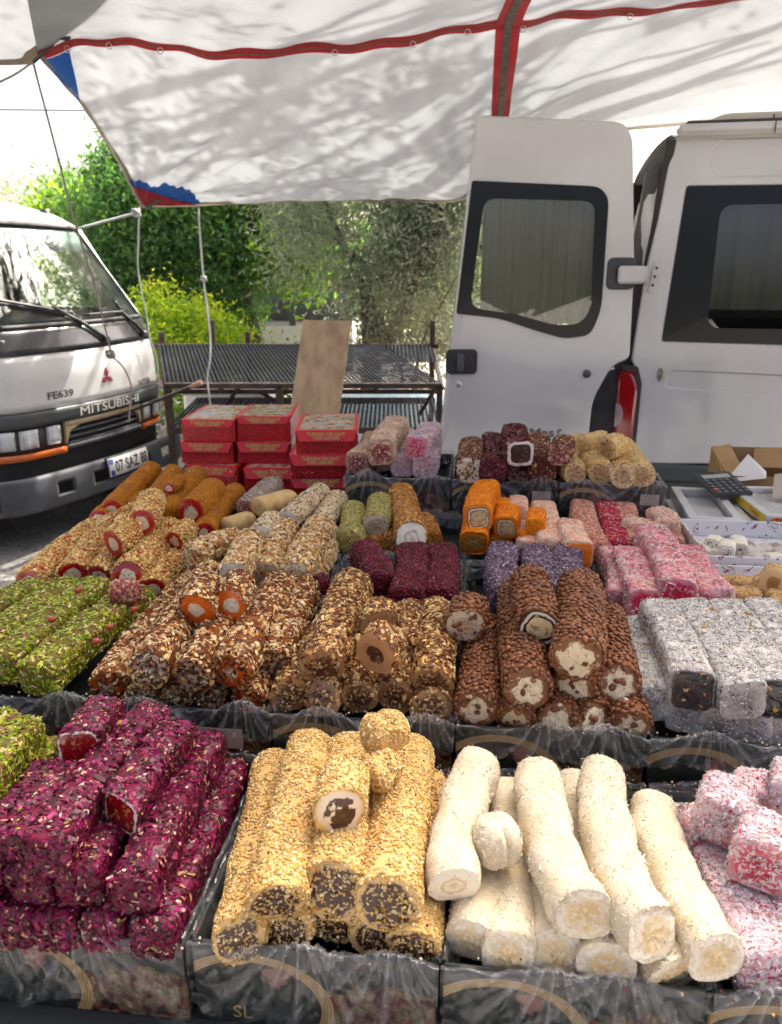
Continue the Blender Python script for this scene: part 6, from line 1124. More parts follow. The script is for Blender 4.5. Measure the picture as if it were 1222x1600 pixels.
CANDY=[
('rose', 'rose', [(-0.4868, 0.7108, 0.873), (-0.4845, 0.9979, 0.873)], None, None, None, None, 'leftmost rose petal bar in the bottom layer of the rose petal tray'),
('rose', 'rose', [(-0.4356, 0.7031, 0.873), (-0.4058, 0.9874, 0.873)], None, None, None, None, 'second rose petal bar from the left in the bottom layer of the rose petal tray'),
('rose', 'rose', [(-0.3845, 0.6971, 0.873), (-0.3538, 0.9874, 0.873)], None, None, None, None, 'third rose petal bar from the left in the bottom layer of the rose petal tray'),
('rose', 'rose', [(-0.3289, 0.6971, 0.873), (-0.2967, 0.9927, 0.873)], None, None, None, None, 'fourth rose petal bar from the left in the bottom layer of the rose petal tray'),
('rose', 'rose', [(-0.2689, 0.6881, 0.873), (-0.2409, 0.9874, 0.873)], None, None, None, None, 'rightmost rose petal bar in the bottom layer of the rose petal tray'),
('rose', 'rose', [(-0.4753, 0.7237, 0.923), (-0.4706, 0.91, 0.923)], None, None, None, None, 'leftmost rose petal bar in the middle layer of the rose petal tray'),
('rose', 'rose', [(-0.4141, 0.7155, 0.923), (-0.4018, 0.9914, 0.923)], None, None, None, None, 'second rose petal bar from the left in the middle layer of the rose petal tray'),
('rose', 'rose', [(-0.3571, 0.7123, 0.923), (-0.333, 0.9753, 0.923)], None, None, None, None, 'third rose petal bar from the left in the middle layer of the rose petal tray'),
('rose', 'rose', [(-0.2905, 0.7011, 0.923), (-0.2692, 0.9806, 0.923)], None, None, None, None, 'rightmost rose petal bar in the middle layer of the rose petal tray'),
('rose', 'rose', [(-0.4353, 0.7302, 0.96), (-0.4176, 0.8558, 0.96)], None, None, None, None, 'leftmost rose petal bar in the top layer of the rose petal tray'),
('rose', 'rose', [(-0.3875, 0.7109, 0.968), (-0.3458, 0.9845, 0.968)], None, None, None, None, 'rightmost rose petal bar in the top layer of the rose petal tray'),
('rose', 'rose', [(-0.4118, 0.8768, 0.993), (-0.4051, 0.9593, 0.993)], None, None, None, 'rose_jelly', 'cut rose petal bar showing red jelly, farthest left on top of the rose pile'),
('rose', 'rose', [(-0.3275, 0.7811, 0.968), (-0.2996, 0.941, 0.968)], None, None, None, 'rose_jelly', 'cut rose petal bar with square red jelly end, centre of the rose pile'),
('pistachio_corner', 'pist', [(-0.6007, 0.7981, 0.93), (-0.5927, 1.0231, 0.93)], None, None, None, None, 'pistachio bar at the left edge, behind the rose pile, only its corner showing'),
('pistachio_corner', 'pist', [(-0.5529, 0.7754, 0.93), (-0.5507, 1.0032, 0.93)], None, None, None, None, 'upper pistachio bar beside the rose pile at the left edge'),
('pistachio_corner', 'pist', [(-0.5538, 0.8095, 0.877), (-0.5387, 1.0303, 0.877)], None, None, None, None, 'lower pistachio bar squeezed beside the rose pile at the left edge'),
('sesame', 'sesame', [(-0.1716, 0.6857, 0.873), (-0.1727, 0.8213, 0.873), (-0.1771, 1.0012, 0.873)], None, None, None, 'choc_nut', 'leftmost sesame-coated roll in the bottom layer of the sesame tray'),
('sesame', 'sesame', [(-0.1211, 0.6994, 0.873), (-0.1173, 0.8373, 0.873)], None, None, None, 'choc_nut', 'second sesame-coated roll from the left in the bottom layer of the sesame tray'),
('sesame', 'sesame', [(-0.0711, 0.7056, 0.873), (-0.0739, 0.8373, 0.873)], None, None, None, 'choc_nut', 'third sesame-coated roll from the left in the bottom layer of the sesame tray'),
('sesame', 'sesame', [(-0.0176, 0.6963, 0.873), (-0.0159, 0.8373, 0.873)], None, None, None, 'choc_nut', 'fourth sesame-coated roll from the left in the bottom layer of the sesame tray'),
('sesame', 'sesame', [(0.0259, 0.6783, 0.873), (0.0411, 0.8135, 0.873), (0.0515, 0.9544, 0.873)], None, None, None, 'choc_nut', 'rightmost sesame-coated roll in the bottom layer of the sesame tray'),
('sesame', 'sesame', [(-0.1277, 0.6903, 0.923), (-0.123, 0.8273, 0.923), (-0.1177, 0.974, 0.923)], 0.034, None, None, 'choc_nut', 'leftmost sesame-coated roll in the middle layer of the sesame tray'),
('sesame', 'sesame', [(-0.0649, 0.7062, 0.923), (-0.0608, 0.8273, 0.923), (-0.0575, 0.9633, 0.923)], 0.036, None, None, 'choc_nut', 'second sesame-coated roll from the left in the middle layer of the sesame tray'),
('sesame', 'sesame', [(-0.0036, 0.6856, 0.923), (0.0098, 0.8109, 0.923), (0.0255, 0.958, 0.923)], 0.037, None, None, 'choc_nut', 'rightmost sesame-coated roll in the middle layer of the sesame tray'),
('sesame', 'sesame', [(-0.0613, 0.7654, 0.983), (-0.0594, 0.8229, 0.983)], 0.031, None, None, 'choc_swirl', 'short cut sesame piece with chocolate and nougat swirl lying on top of the sesame rolls'),
('sesame', 'sesame', [(-0.019, 0.8904, 1.005), (0.003, 0.9006, 1.005)], 0.027, None, None, None, 'knobbly sesame chunk standing highest behind the sesame rolls'),
('sesame', 'sesame', [(0.0, 0.8613, 0.983), (-0.021, 0.8375, 0.977)], 0.022, None, None, 'choc_nut', 'broken sesame nub just below the highest sesame chunk'),
('coconut', 'coco', [(0.071, 0.7088, 0.929), (0.0842, 0.8076, 0.929), (0.1231, 0.9233, 0.929)], 0.03, None, None, 'white_roll', 'leftmost white coconut roll in the middle layer of the coconut tray'),
('coconut', 'coco', [(0.0892, 0.6858, 0.873), (0.121, 0.7978, 0.873), (0.1293, 0.8188, 0.873)], None, None, None, 'white', 'leftmost white coconut roll in the bottom layer of the coconut tray'),
('coconut', 'coco', [(0.1287, 0.6659, 0.873), (0.1518, 0.7877, 0.873), (0.1655, 0.9376, 0.873)], None, None, None, 'white', 'second white coconut roll from the left in the bottom layer of the coconut tray'),
('coconut', 'coco', [(0.1827, 0.6659, 0.873), (0.1913, 0.7584, 0.873), (0.1894, 0.8295, 0.873)], None, None, None, 'white', 'third white coconut roll from the left in the bottom layer of the coconut tray'),
('coconut', 'coco', [(0.2346, 0.6506, 0.873), (0.2572, 0.7877, 0.873), (0.2634, 0.951, 0.873)], None, None, None, 'white', 'fourth white coconut roll from the left in the bottom layer of the coconut tray'),
('coconut', 'coco', [(0.3031, 0.6431, 0.873), (0.3039, 0.7218, 0.873), (0.3023, 0.7877, 0.873)], None, None, None, 'white', 'rightmost white coconut roll in the bottom layer of the coconut tray'),
('coconut', 'coco', [(0.2097, 0.6662, 0.929), (0.1929, 0.7656, 0.929), (0.2029, 0.9001, 0.929)], 0.0315, None, None, 'white', 'second white coconut roll from the left in the middle layer of the coconut tray'),
('coconut', 'coco', [(0.2755, 0.6406, 0.929), (0.2629, 0.7508, 0.929), (0.2901, 0.9033, 0.929)], 0.031, None, None, 'white', 'third white coconut roll from the left in the middle layer of the coconut tray'),
('coconut', 'coco', [(0.3423, 0.6311, 0.907), (0.3319, 0.7508, 0.907), (0.3476, 0.8572, 0.907)], 0.031, None, None, 'white', 'rightmost white coconut roll in the middle layer of the coconut tray'),
('coconut', 'coco', [(0.1185, 0.7621, 0.943), (0.1335, 0.7672, 0.943)], 0.029, None, None, None, 'round coconut ball resting between the white rolls'),
('pomegranate', 'pinkp', [(0.4066, 0.6414, 0.877), (0.4092, 0.7833, 0.877), (0.4217, 0.8643, 0.877)], 0.034, 5, None, None, 'powdered pomegranate bar along the right side of the white coconut rolls'),
('pomegranate', 'pinkp', [(0.4549, 0.6414, 0.877), (0.4728, 0.7833, 0.877), (0.4823, 0.8643, 0.877)], 0.034, 5, None, None, 'powdered pomegranate bar cut off by the right frame edge, lowest'),
('pomegranate', 'greyp', [(0.3818, 0.6743, 0.853), (0.3959, 0.8524, 0.853), (0.4024, 0.9052, 0.853)], 0.022, 5, None, None, 'narrow grey powdered bar wedged between coconut rolls and pomegranate bar'),
('pomegranate', 'pinkp', [(0.4052, 0.7877, 0.95), (0.4311, 0.8324, 0.95)], 0.033, 4, None, None, 'pink powdered cube at the left of the cube heap'),
('pomegranate', 'pinkp', [(0.4204, 0.7155, 0.948), (0.4532, 0.7639, 0.948)], 0.034, 5, None, 'pom', 'pink powdered cube nearest the camera in the cube heap'),
('pomegranate', 'pinkp', [(0.4599, 0.8335, 0.94), (0.4823, 0.8664, 0.94)], 0.027, 5, None, None, 'pinkish grey powdered cube behind the cube heap'),
('pomegranate', 'pinkp', [(0.4853, 0.822, 0.94), (0.5103, 0.8542, 0.94)], 0.026, 5, None, None, 'small pink powdered cube between two larger cubes at the right'),
('pomegranate', 'pinkp', [(0.4932, 0.8012, 0.97), (0.5183, 0.8481, 0.97)], 0.026, 5, None, None, 'pink powdered cube standing at the right frame edge'),
('pistachio', 'pist', [(-0.5646, 1.1054, 0.9653), (-0.544, 1.2551, 0.9683), (-0.4941, 1.4018, 0.9713)], 0.0305, 5, 1.05, None, 'rightmost pistachio-coated bar in the green pistachio row'),
('pistachio', 'pist', [(-0.6433, 1.1402, 0.9658), (-0.6223, 1.2724, 0.9685), (-0.5961, 1.4437, 0.9719)], 0.03, 5, 1.05, None, 'third pistachio-coated bar from the left in the green pistachio row'),
('pistachio', 'pist', [(-0.7167, 1.1695, 0.9662), (-0.6822, 1.2899, 0.9687), (-0.6542, 1.444, 0.9718)], 0.03, 5, 1.05, None, 'second pistachio-coated bar from the left in the green pistachio row'),
('pistachio', 'pist', [(-0.7917, 1.2316, 0.9673), (-0.757, 1.3353, 0.9694), (-0.7122, 1.4337, 0.9715)], 0.03, 5, 1.05, None, 'leftmost pistachio-coated bar in the green pistachio row'),
('pistachio', 'rosechip', [(-0.5161, 1.3395, 1.015), (-0.483, 1.3393, 1.0151)], 0.022, None, None, None, 'dried rosy chunk lying between pistachio bars and peanut rolls'),
('pistachio', 'berry', [(-0.604, 1.2481, 1.002), (-0.6004, 1.2507, 1.0021)], 0.0055, None, None, None, 'small red berry near the middle of the second pistachio bar'),
('pistachio', 'berry', [(-0.6037, 1.369, 1.0044), (-0.5998, 1.372, 1.0045)], 0.0055, None, None, None, 'small red berry at the far end of the pistachio bars'),
('pistachio', 'berry', [(-0.4701, 1.2872, 1.0031), (-0.4661, 1.2899, 1.0032)], 0.0055, None, None, None, 'small red berry on the right flank of the pistachio bar nearest the almond rolls'),
('pistachio', 'berry', [(-0.4903, 1.2182, 1.0017), (-0.4865, 1.2206, 1.0018)], 0.0055, None, None, None, 'small red berry low on the right pistachio bar'),
('pistachio', 'berry', [(-0.4956, 1.1666, 1.0007), (-0.492, 1.1689, 1.0007)], 0.0055, None, None, None, 'lowest small red berry on the right pistachio bar'),
('peanut', 'peanut', [(-0.7584, 1.5052, 0.9628), (-0.756, 1.6725, 0.9661), (-0.7383, 1.835, 0.9694)], None, None, None, 'red_gel', 'leftmost peanut-coated roll in the bottom layer of the peanut heap'),
('peanut', 'peanut', [(-0.6785, 1.5336, 0.9685), (-0.6946, 1.701, 0.9718), (-0.6998, 1.8533, 0.9748)], None, None, None, 'red_gel', 'second peanut-coated roll from the left in the bottom layer of the peanut heap'),
('peanut', 'peanut', [(-0.6271, 1.5447, 0.9589), (-0.6334, 1.6844, 0.9616), (-0.6396, 1.8007, 0.9639)], None, None, None, 'red_gel', 'third peanut-coated roll from the left in the bottom layer of the peanut heap'),
('peanut', 'peanut', [(-0.5466, 1.4868, 0.9829), (-0.5407, 1.6212, 0.9856), (-0.5349, 1.7632, 0.9884)], 0.034, None, None, 'red_gel', 'peanut-coated roll in the middle layer of the peanut heap'),
('peanut', 'peanut', [(-0.4978, 1.4828, 0.9549), (-0.4963, 1.612, 0.9575), (-0.4908, 1.7477, 0.9602)], 0.031, None, None, 'red_gel', 'rightmost peanut-coated roll in the bottom layer of the peanut heap'),
('peanut', 'peanut', [(-0.4884, 1.6439, 1.0062), (-0.4809, 1.7233, 1.0078)], 0.025, None, None, 'red_gel', 'short peanut piece with red jam on its side, right of the peanut heap'),
('peanut', 'peanut', [(-0.5982, 1.5657, 1.0294), (-0.596, 1.6699, 1.0314)], 0.032, None, None, 'heart', 'cut peanut roll with heart-shaped red jam end facing front'),
('peanut', 'peanut', [(-0.5582, 1.643, 1.051), (-0.5829, 1.8028, 1.0541)], 0.03, None, None, 'red_gel', 'topmost peanut roll standing up with dark red centre'),
('peanut', 'peanut', [(-0.6573, 1.8029, 1.0089), (-0.6406, 1.853, 1.01)], 0.024, None, None, None, 'small peanut lump behind the heart-shaped cut roll'),
('crumb', 'crumb', [(-0.7413, 1.9514, 0.9817), (-0.7454, 2.1388, 0.9854), (-0.7462, 2.3362, 0.9893)], 0.031, None, None, 'red_gel', 'leftmost golden crumb roll in the middle layer of the crumb heap'),
('crumb', 'crumb', [(-0.6525, 2.0162, 0.9832), (-0.6566, 2.1381, 0.9856), (-0.6676, 2.2984, 0.9888)], 0.031, None, None, None, 'second golden crumb roll from the left in the middle layer of the crumb heap'),
('crumb', 'crumb', [(-0.5697, 1.9, 0.9861), (-0.5816, 2.0693, 0.9894), (-0.5895, 2.2562, 0.9931)], 0.032, None, None, None, 'rightmost golden crumb roll in the middle layer of the crumb heap'),
('crumb', 'crumb', [(-0.5068, 1.8635, 1.0055), (-0.4921, 2.0453, 1.0091)], 0.037, None, None, 'red_gel', 'thick crumb-coated roll with bright red ring round its pale centre'),
('crumb', 'crumb', [(-0.4602, 1.8017, 0.9694), (-0.4614, 1.9885, 0.9731), (-0.4481, 2.137, 0.9761)], 0.03, None, None, 'red_gel', 'golden crumb roll in the bottom layer of the crumb heap'),
('crumb', 'crumb', [(-0.5867, 1.9684, 1.0374), (-0.5788, 2.0506, 1.039)], 0.017, None, None, 'red_gel', 'small reddish crumb piece lying across the long crumb rolls'),
('crumb', 'crumb', [(-0.7653, 1.9243, 0.9661), (-0.764, 1.9869, 0.9674)], 0.026, None, None, 'red_gel', 'short crumb roll end at the far left of the crumb rolls'),
('crumb', 'crumb', [(-0.6992, 1.9901, 0.9726), (-0.699, 2.0871, 0.9745)], 0.025, None, None, 'red_gel', 'crumb roll half hidden behind the topmost peanut roll'),
('crumb', 'crumb', [(-0.528, 1.8482, 0.9501), (-0.5181, 1.9222, 0.9516)], 0.024, None, None, None, 'low crumb roll under the thick red-ringed one'),
('almond_orange', 'almo', [(-0.46, 1.1149, 0.9477), (-0.4472, 1.3242, 0.9519), (-0.4149, 1.5388, 0.9562)], 0.031, None, None, 'orange_nut', 'leftmost orange-filled almond roll in the bottom layer of the orange-almond tray'),
('almond_orange', 'almo', [(-0.4087, 1.1108, 0.9277), (-0.4047, 1.1978, 0.9295)], 0.026, None, None, 'nutmix', 'second orange-filled almond roll from the left in the bottom layer of the orange-almond tray'),
('almond_orange', 'almo', [(-0.3503, 1.1074, 0.9278), (-0.3531, 1.1902, 0.9295)], 0.026, None, None, 'nutmix', 'third orange-filled almond roll from the left in the bottom layer of the orange-almond tray'),
('almond_orange', 'almo', [(-0.2943, 1.1137, 0.9281), (-0.2959, 1.19, 0.9296)], 0.026, None, None, 'nutmix', 'fourth orange-filled almond roll from the left in the bottom layer of the orange-almond tray'),
('almond_orange', 'almo', [(-0.2282, 1.0878, 0.9357), (-0.2011, 1.311, 0.9402), (-0.1703, 1.4538, 0.9431)], 0.029, None, None, 'orange_nut', 'rightmost orange-filled almond roll in the bottom layer of the orange-almond tray'),
('almond_orange', 'almo', [(-0.3819, 1.089, 0.9904), (-0.3746, 1.2651, 0.9939), (-0.3643, 1.4514, 0.9976)], 0.034, None, None, 'nutmix', 'leftmost orange-filled almond roll in the middle layer of the orange-almond tray'),
('almond_orange', 'almo', [(-0.3116, 1.0773, 0.9853), (-0.2992, 1.224, 0.9882), (-0.2882, 1.3293, 0.9904)], 0.033, None, None, 'nutmix', 'second orange-filled almond roll from the left in the middle layer of the orange-almond tray'),
('almond_orange', 'almo', [(-0.2505, 1.0767, 0.9934), (-0.2323, 1.2413, 0.9967), (-0.2134, 1.3905, 0.9997)], 0.034, None, None, 'orange_nut', 'third orange-filled almond roll from the left in the middle layer of the orange-almond tray'),
('almond_orange', 'almo', [(-0.1944, 1.1352, 0.9767), (-0.1829, 1.2767, 0.9796), (-0.1699, 1.4196, 0.9824)], 0.031, None, None, 'nutmix', 'rightmost orange-filled almond roll in the middle layer of the orange-almond tray'),
('almond_orange', 'almo', [(-0.3322, 1.2121, 1.0379), (-0.3353, 1.2981, 1.0396)], 0.033, None, None, 'orange_gel', 'cut almond roll with orange jelly ring and white centre, left of the two'),
('almond_orange', 'almo', [(-0.2778, 1.2291, 1.0384), (-0.279, 1.3075, 1.0399)], 0.031, None, None, 'orange_gel', 'cut almond roll with glossy orange jelly end, right of the two'),
('almond_light', 'alml', [(-0.1927, 1.4437, 1.0029), (-0.1852, 1.5739, 1.0055), (-0.1671, 1.7336, 1.0087)], 0.034, None, None, 'cream_nut', 'rightmost pale almond roll in the middle layer of the pale almond heap'),
('almond_light', 'alml', [(-0.2575, 1.4778, 0.9934), (-0.253, 1.5994, 0.9958), (-0.2518, 1.7328, 0.9985)], 0.033, None, None, 'cream_nut', 'leftmost pale almond roll in the middle layer of the pale almond heap'),
('almond_light', 'alml', [(-0.3061, 1.4032, 1.0218), (-0.3074, 1.5009, 1.0237), (-0.3091, 1.5856, 1.0254)], 0.031, None, None, 'cream_gel', 'pale almond roll in the top layer of the pale almond heap'),
('almond_light', 'alml', [(-0.1894, 1.4368, 0.9577), (-0.1675, 1.5644, 0.9603), (-0.1533, 1.7978, 0.965)], 0.031, None, None, 'cream_nut', 'rightmost pale almond roll in the bottom layer of the pale almond heap'),
('almond_light', 'alml', [(-0.4143, 1.5263, 1.014), (-0.3785, 1.5867, 1.0153), (-0.3467, 1.612, 1.0158)], 0.031, None, None, None, 'almond roll lying crosswise at the left of the pale almond rolls'),
('almond_light', 'alml', [(-0.2413, 1.4435, 0.9547), (-0.2279, 1.5717, 0.9573)], 0.03, None, None, None, 'second pale almond roll from the left in the bottom layer of the pale almond heap'),
('almond_light', 'alml', [(-0.3046, 1.4639, 0.955), (-0.3013, 1.5721, 0.9572)], 0.03, None, None, None, 'leftmost pale almond roll in the bottom layer of the pale almond heap'),
('speckled', 'speck', [(-0.2563, 1.8072, 0.9999), (-0.2272, 1.9213, 1.0023), (-0.1938, 2.0394, 1.0047)], 0.029, None, None, 'cream_gel', 'leftmost speckled cream roll in the speckled group'),
('speckled', 'speck', [(-0.3023, 1.6911, 0.9975), (-0.2914, 1.7997, 0.9997)], 0.03, None, None, 'cream_gel', 'speckled cream roll with folded open end, beside the pale almond rolls'),
('speckled', 'speck', [(-0.1777, 1.7868, 0.9797), (-0.1629, 1.9292, 0.9826), (-0.148, 2.0359, 0.9847)], 0.03, None, None, None, 'rightmost speckled cream roll in the speckled group'),
('speckled', 'plain', [(-0.4105, 1.846, 0.9704), (-0.3658, 1.8932, 0.9714)], 0.026, None, None, None, 'flat pale biscuit-coloured piece left of the speckled rolls'),
('speckled', 'plain', [(-0.3378, 1.8984, 1.0066), (-0.2711, 1.9681, 1.0081)], 0.026, None, 1.3, None, 'smooth beige log resting behind the speckled rolls'),
('speckled', 'grey2', [(-0.3801, 1.9329, 0.9871), (-0.3414, 2.1389, 0.9913)], 0.031, 4, None, 'berrynut', 'grey powdered log with dark red end beside the crumb rolls'),
('almond_choc', 'almc', [(-0.1608, 1.0851, 0.9478), (-0.1333, 1.2817, 0.9518)], 0.031, None, None, 'choc_brown', 'leftmost chocolate almond flake roll in the bottom layer of the centre tray'),
('almond_choc', 'almc', [(-0.1083, 1.0758, 0.9477), (-0.09, 1.2048, 0.9503)], 0.031, None, None, 'choc_brown', 'second chocolate almond flake roll from the left in the bottom layer of the centre tray'),
('almond_choc', 'almc', [(-0.0514, 1.0786, 0.9479), (-0.032, 1.2192, 0.9508)], 0.031, None, None, 'choc_brown', 'third chocolate almond flake roll from the left in the bottom layer of the centre tray'),
('almond_choc', 'almc', [(0.0077, 1.0814, 0.9481), (0.0309, 1.234, 0.9512)], 0.031, None, None, 'choc_brown', 'fourth chocolate almond flake roll from the left in the bottom layer of the centre tray'),
('almond_choc', 'almc', [(0.062, 1.0487, 0.9476), (0.0758, 1.2041, 0.9507)], 0.031, None, None, 'choc_brown', 'rightmost chocolate almond flake roll in the bottom layer of the centre tray'),
('almond_choc', 'almc', [(-0.1079, 1.086, 0.9959), (-0.092, 1.253, 0.9993), (-0.0745, 1.3972, 1.0022)], 0.037, None, None, 'choc_brown', 'leftmost chocolate almond flake roll in the middle layer of the centre tray'),
('almond_choc', 'almc', [(-0.0707, 1.1923, 0.9731), (-0.0569, 1.3029, 0.9754)], 0.031, None, None, None, 'second chocolate almond flake roll from the left in the middle layer of the centre tray'),
('almond_choc', 'almc', [(0.0332, 1.1827, 0.9782), (0.0363, 1.3096, 0.9807)], 0.032, None, None, None, 'third chocolate almond flake roll from the left in the middle layer of the centre tray'),
('almond_choc', 'almc', [(0.0647, 1.0669, 0.9809), (0.0766, 1.1953, 0.9835), (0.0847, 1.3078, 0.9858)], 0.033, None, None, 'choc_brown', 'rightmost chocolate almond flake roll in the middle layer of the centre tray'),
('almond_choc', 'almc', [(-0.0199, 1.1733, 1.0279), (-0.0187, 1.2164, 1.0287)], 0.031, None, None, 'cocoa_hole', 'cut almond roll with hollow brown nougat ring, the upper of the two'),
('almond_choc', 'almc', [(-0.0247, 1.0657, 1.0307), (-0.0105, 1.1023, 1.0315)], 0.035, None, None, 'cocoa_core', 'cut almond roll with brown nougat ring round dark chocolate, the lower of the two'),
('barberry', 'barb', [(-0.0195, 1.4192, 0.9928), (-0.0582, 1.586, 0.996)], 0.034, None, 0.9, None, 'leftmost barberry bar in the middle layer of the dark red group'),
('barberry', 'barb', [(-0.0326, 1.4376, 0.9481), (-0.0347, 1.5416, 0.9502)], 0.03, 4, None, None, 'barberry bar in the bottom layer of the dark red group'),
('barberry', 'barb', [(0.0273, 1.3528, 0.9865), (0.0417, 1.4506, 0.9885), (0.0465, 1.5856, 0.9912)], 0.033, 5, None, None, 'second barberry bar from the left in the middle layer of the dark red group'),
('barberry', 'barb', [(0.0899, 1.3762, 0.9782), (0.111, 1.6075, 0.9828)], 0.033, 5, None, None, 'rightmost barberry bar in the middle layer of the dark red group'),
('barberry', 'barb', [(-0.1461, 1.4361, 0.9878), (-0.1338, 1.4412, 0.9879)], 0.02, None, None, None, 'single dark red barberry ball on the plastic left of the barberry bars'),
('pist_roll', 'pistr', [(-0.0973, 1.7352, 0.9739), (-0.0978, 1.9434, 0.978)], 0.034, None, None, None, 'pistachio flake roll in the bottom layer of the small tray behind the dark red bars'),
('pist_roll', 'pistr', [(-0.0365, 1.7754, 0.9998), (-0.0285, 1.9373, 1.003)], 0.033, None, None, 'cream_nut', 'pistachio flake roll in the middle layer of the small tray behind the dark red bars'),
('pist_roll', 'orcr', [(0.0477, 1.6889, 0.9983), (0.0366, 1.8856, 1.0022), (0.0275, 2.0188, 1.0048)], 0.036, None, None, 'cream_gel', 'tall roll of orange-brown shreds with creamy open end'),
('pist_roll', 'orcr', [(0.0939, 1.7806, 0.9602), (0.086, 1.9024, 0.9626)], 0.03, None, None, None, 'low roll of brown shreds right of the tall shredded roll'),
('pist_roll', 'orcr', [(-0.0035, 1.7729, 0.9548), (0.0017, 1.8538, 0.9564)], 0.03, None, None, None, 'low brown shredded roll in front of the pistachio rolls'),
('pist_roll', 'orcr', [(-0.0444, 1.772, 0.9497), (-0.0405, 1.8373, 0.951)], 0.026, None, None, None, 'small nut roll end peeking beside the low brown shredded roll'),
('lentil', 'lent', [(0.1301, 1.0317, 0.9554), (0.1534, 1.1631, 0.9581), (0.1683, 1.2967, 0.9607)], 0.033, None, None, 'cream', 'leftmost chocolate lentil roll in the bottom layer of the lentil tray'),
('lentil', 'lent', [(0.19, 1.0234, 0.9434), (0.2174, 1.1558, 0.9461)], 0.03, None, None, 'cream', 'second chocolate lentil roll from the left in the bottom layer of the lentil tray'),
('lentil', 'lent', [(0.2502, 1.0121, 0.9433), (0.2804, 1.1374, 0.9458)], 0.03, None, None, 'cream', 'third chocolate lentil roll from the left in the bottom layer of the lentil tray'),
('lentil', 'lent', [(0.3066, 1.0155, 0.9435), (0.3413, 1.1553, 0.9463)], 0.03, None, None, 'cream', 'fourth chocolate lentil roll from the left in the bottom layer of the lentil tray'),
('lentil', 'lent', [(0.359, 1.0044, 0.9434), (0.389, 1.1551, 0.9464)], 0.03, None, None, 'cream', 'rightmost chocolate lentil roll in the bottom layer of the lentil tray'),
('lentil', 'lent', [(0.2049, 1.0189, 0.9973), (0.2191, 1.1836, 1.0006), (0.2406, 1.3538, 1.004)], 0.035, None, None, 'cream', 'leftmost chocolate lentil roll in the middle layer of the lentil tray'),
('lentil', 'lent', [(0.2796, 1.0422, 0.9859), (0.3052, 1.1563, 0.9883)], 0.032, None, None, 'cream', 'second chocolate lentil roll from the left in the middle layer of the lentil tray'),
('lentil', 'lent', [(0.3461, 1.0418, 0.9911), (0.3637, 1.147, 0.9932), (0.384, 1.2603, 0.9955)], 0.033, None, None, 'cream', 'rightmost chocolate lentil roll in the middle layer of the lentil tray'),
('lentil', 'lent', [(0.2362, 1.1209, 1.0474), (0.2459, 1.215, 1.0493), (0.2502, 1.2981, 1.051)], 0.034, None, None, 'cream_black', 'chocolate lentil roll on top with black-edged creamy cut end'),
('lentil', 'lent', [(0.2772, 1.0305, 1.0407), (0.3092, 1.1503, 1.0432), (0.3401, 1.284, 1.0459)], 0.038, None, None, 'cream', 'chocolate lentil roll on top with blunt end, right of the black-edged one'),
('lentil', 'lent', [(0.1244, 1.1804, 1.0233), (0.1372, 1.2397, 1.0245)], 0.033, None, None, 'cream_nut', 'short chocolate lentil piece with creamy end on the upper left of the lentil heap'),
('purple', 'purp', [(0.2322, 1.4094, 0.9731), (0.2539, 1.625, 0.9775)], 0.034, 4, None, None, 'leftmost purple shredded bar in the purple group behind the lentil rolls'),
('purple', 'purp', [(0.2999, 1.4091, 0.9733), (0.3217, 1.6085, 0.9773)], 0.034, 4, None, None, 'second purple shredded bar from the left in the purple group behind the lentil rolls'),
('purple', 'purp', [(0.3595, 1.4088, 0.9734), (0.3916, 1.6081, 0.9774)], 0.034, 4, None, None, 'rightmost purple shredded bar in the purple group behind the lentil rolls'),
('orange', 'oran', [(0.2046, 1.7276, 1.0344), (0.2513, 1.932, 1.0386)], 0.034, 4, None, 'orange_cream', 'bright orange bar with oval creamy cut end standing on the others'),
('orange', 'oran', [(0.1951, 1.7107, 0.979), (0.2211, 1.8648, 0.9822)], 0.033, 4, None, 'orange_nut2', 'bright orange bar underneath the standing one'),
('orange', 'oran', [(0.2652, 1.7481, 0.9619), (0.2836, 1.8333, 0.9637)], 0.029, 4, None, 'orange_nut2', 'low orange piece with nutty end in front of the orange tray'),
('orange', 'oran', [(0.2717, 1.7306, 1.0096), (0.2897, 1.8195, 1.0114)], 0.03, None, None, 'orange_cream', 'orange roll slice with creamy swirl, mid tray'),
('orange', 'oran', [(0.277, 1.8511, 1.012), (0.2899, 1.8946, 1.0129)], 0.022, 4, None, None, 'small orange block at the back of the orange tray'),
('orange', 'palep', [(0.3149, 1.8297, 1.0117), (0.3267, 1.9056, 1.0132)], 0.025, 4, None, None, 'pinkish powdered block at the back of the orange tray'),
('orange', 'palep', [(0.3619, 1.6449, 0.9831), (0.393, 1.9134, 0.9885)], 0.033, 5, None, None, 'long pale pink powdered bar at the right of the orange tray'),
('orange', 'palep', [(0.3196, 1.6832, 0.9688), (0.3377, 1.8112, 0.9714)], 0.029, 5, None, None, 'low pale pink block at the front of the orange tray'),
('orange', 'oran', [(0.336, 1.7025, 1.0192), (0.353, 1.7798, 1.0208)], 0.022, 5, None, None, 'orange cube lying on the pale pink bar'),
('orange', 'oran', [(0.3009, 1.7075, 0.9992), (0.3118, 1.7111, 0.9993)], 0.012, None, None, None, 'tiny orange slice with white stripe near the tray middle'),
('orange', 'palep', [(0.4148, 1.5949, 0.9922), (0.426, 1.7425, 0.9952)], 0.032, 5, None, 'orange_plain', 'pale powdered bar with orange end beside the nut-pink bars'),
('nutpink', 'nutp', [(0.4737, 1.6653, 0.9688), (0.5099, 1.9681, 0.9749)], 0.031, 5, None, None, 'leftmost nut-pink bar in the bottom layer of the nut-pink tray'),
('nutpink', 'nutpd', [(0.5224, 1.682, 0.9692), (0.5719, 1.9676, 0.975)], 0.029, 5, None, None, 'second nut-pink bar from the left in the bottom layer of the nut-pink tray'),
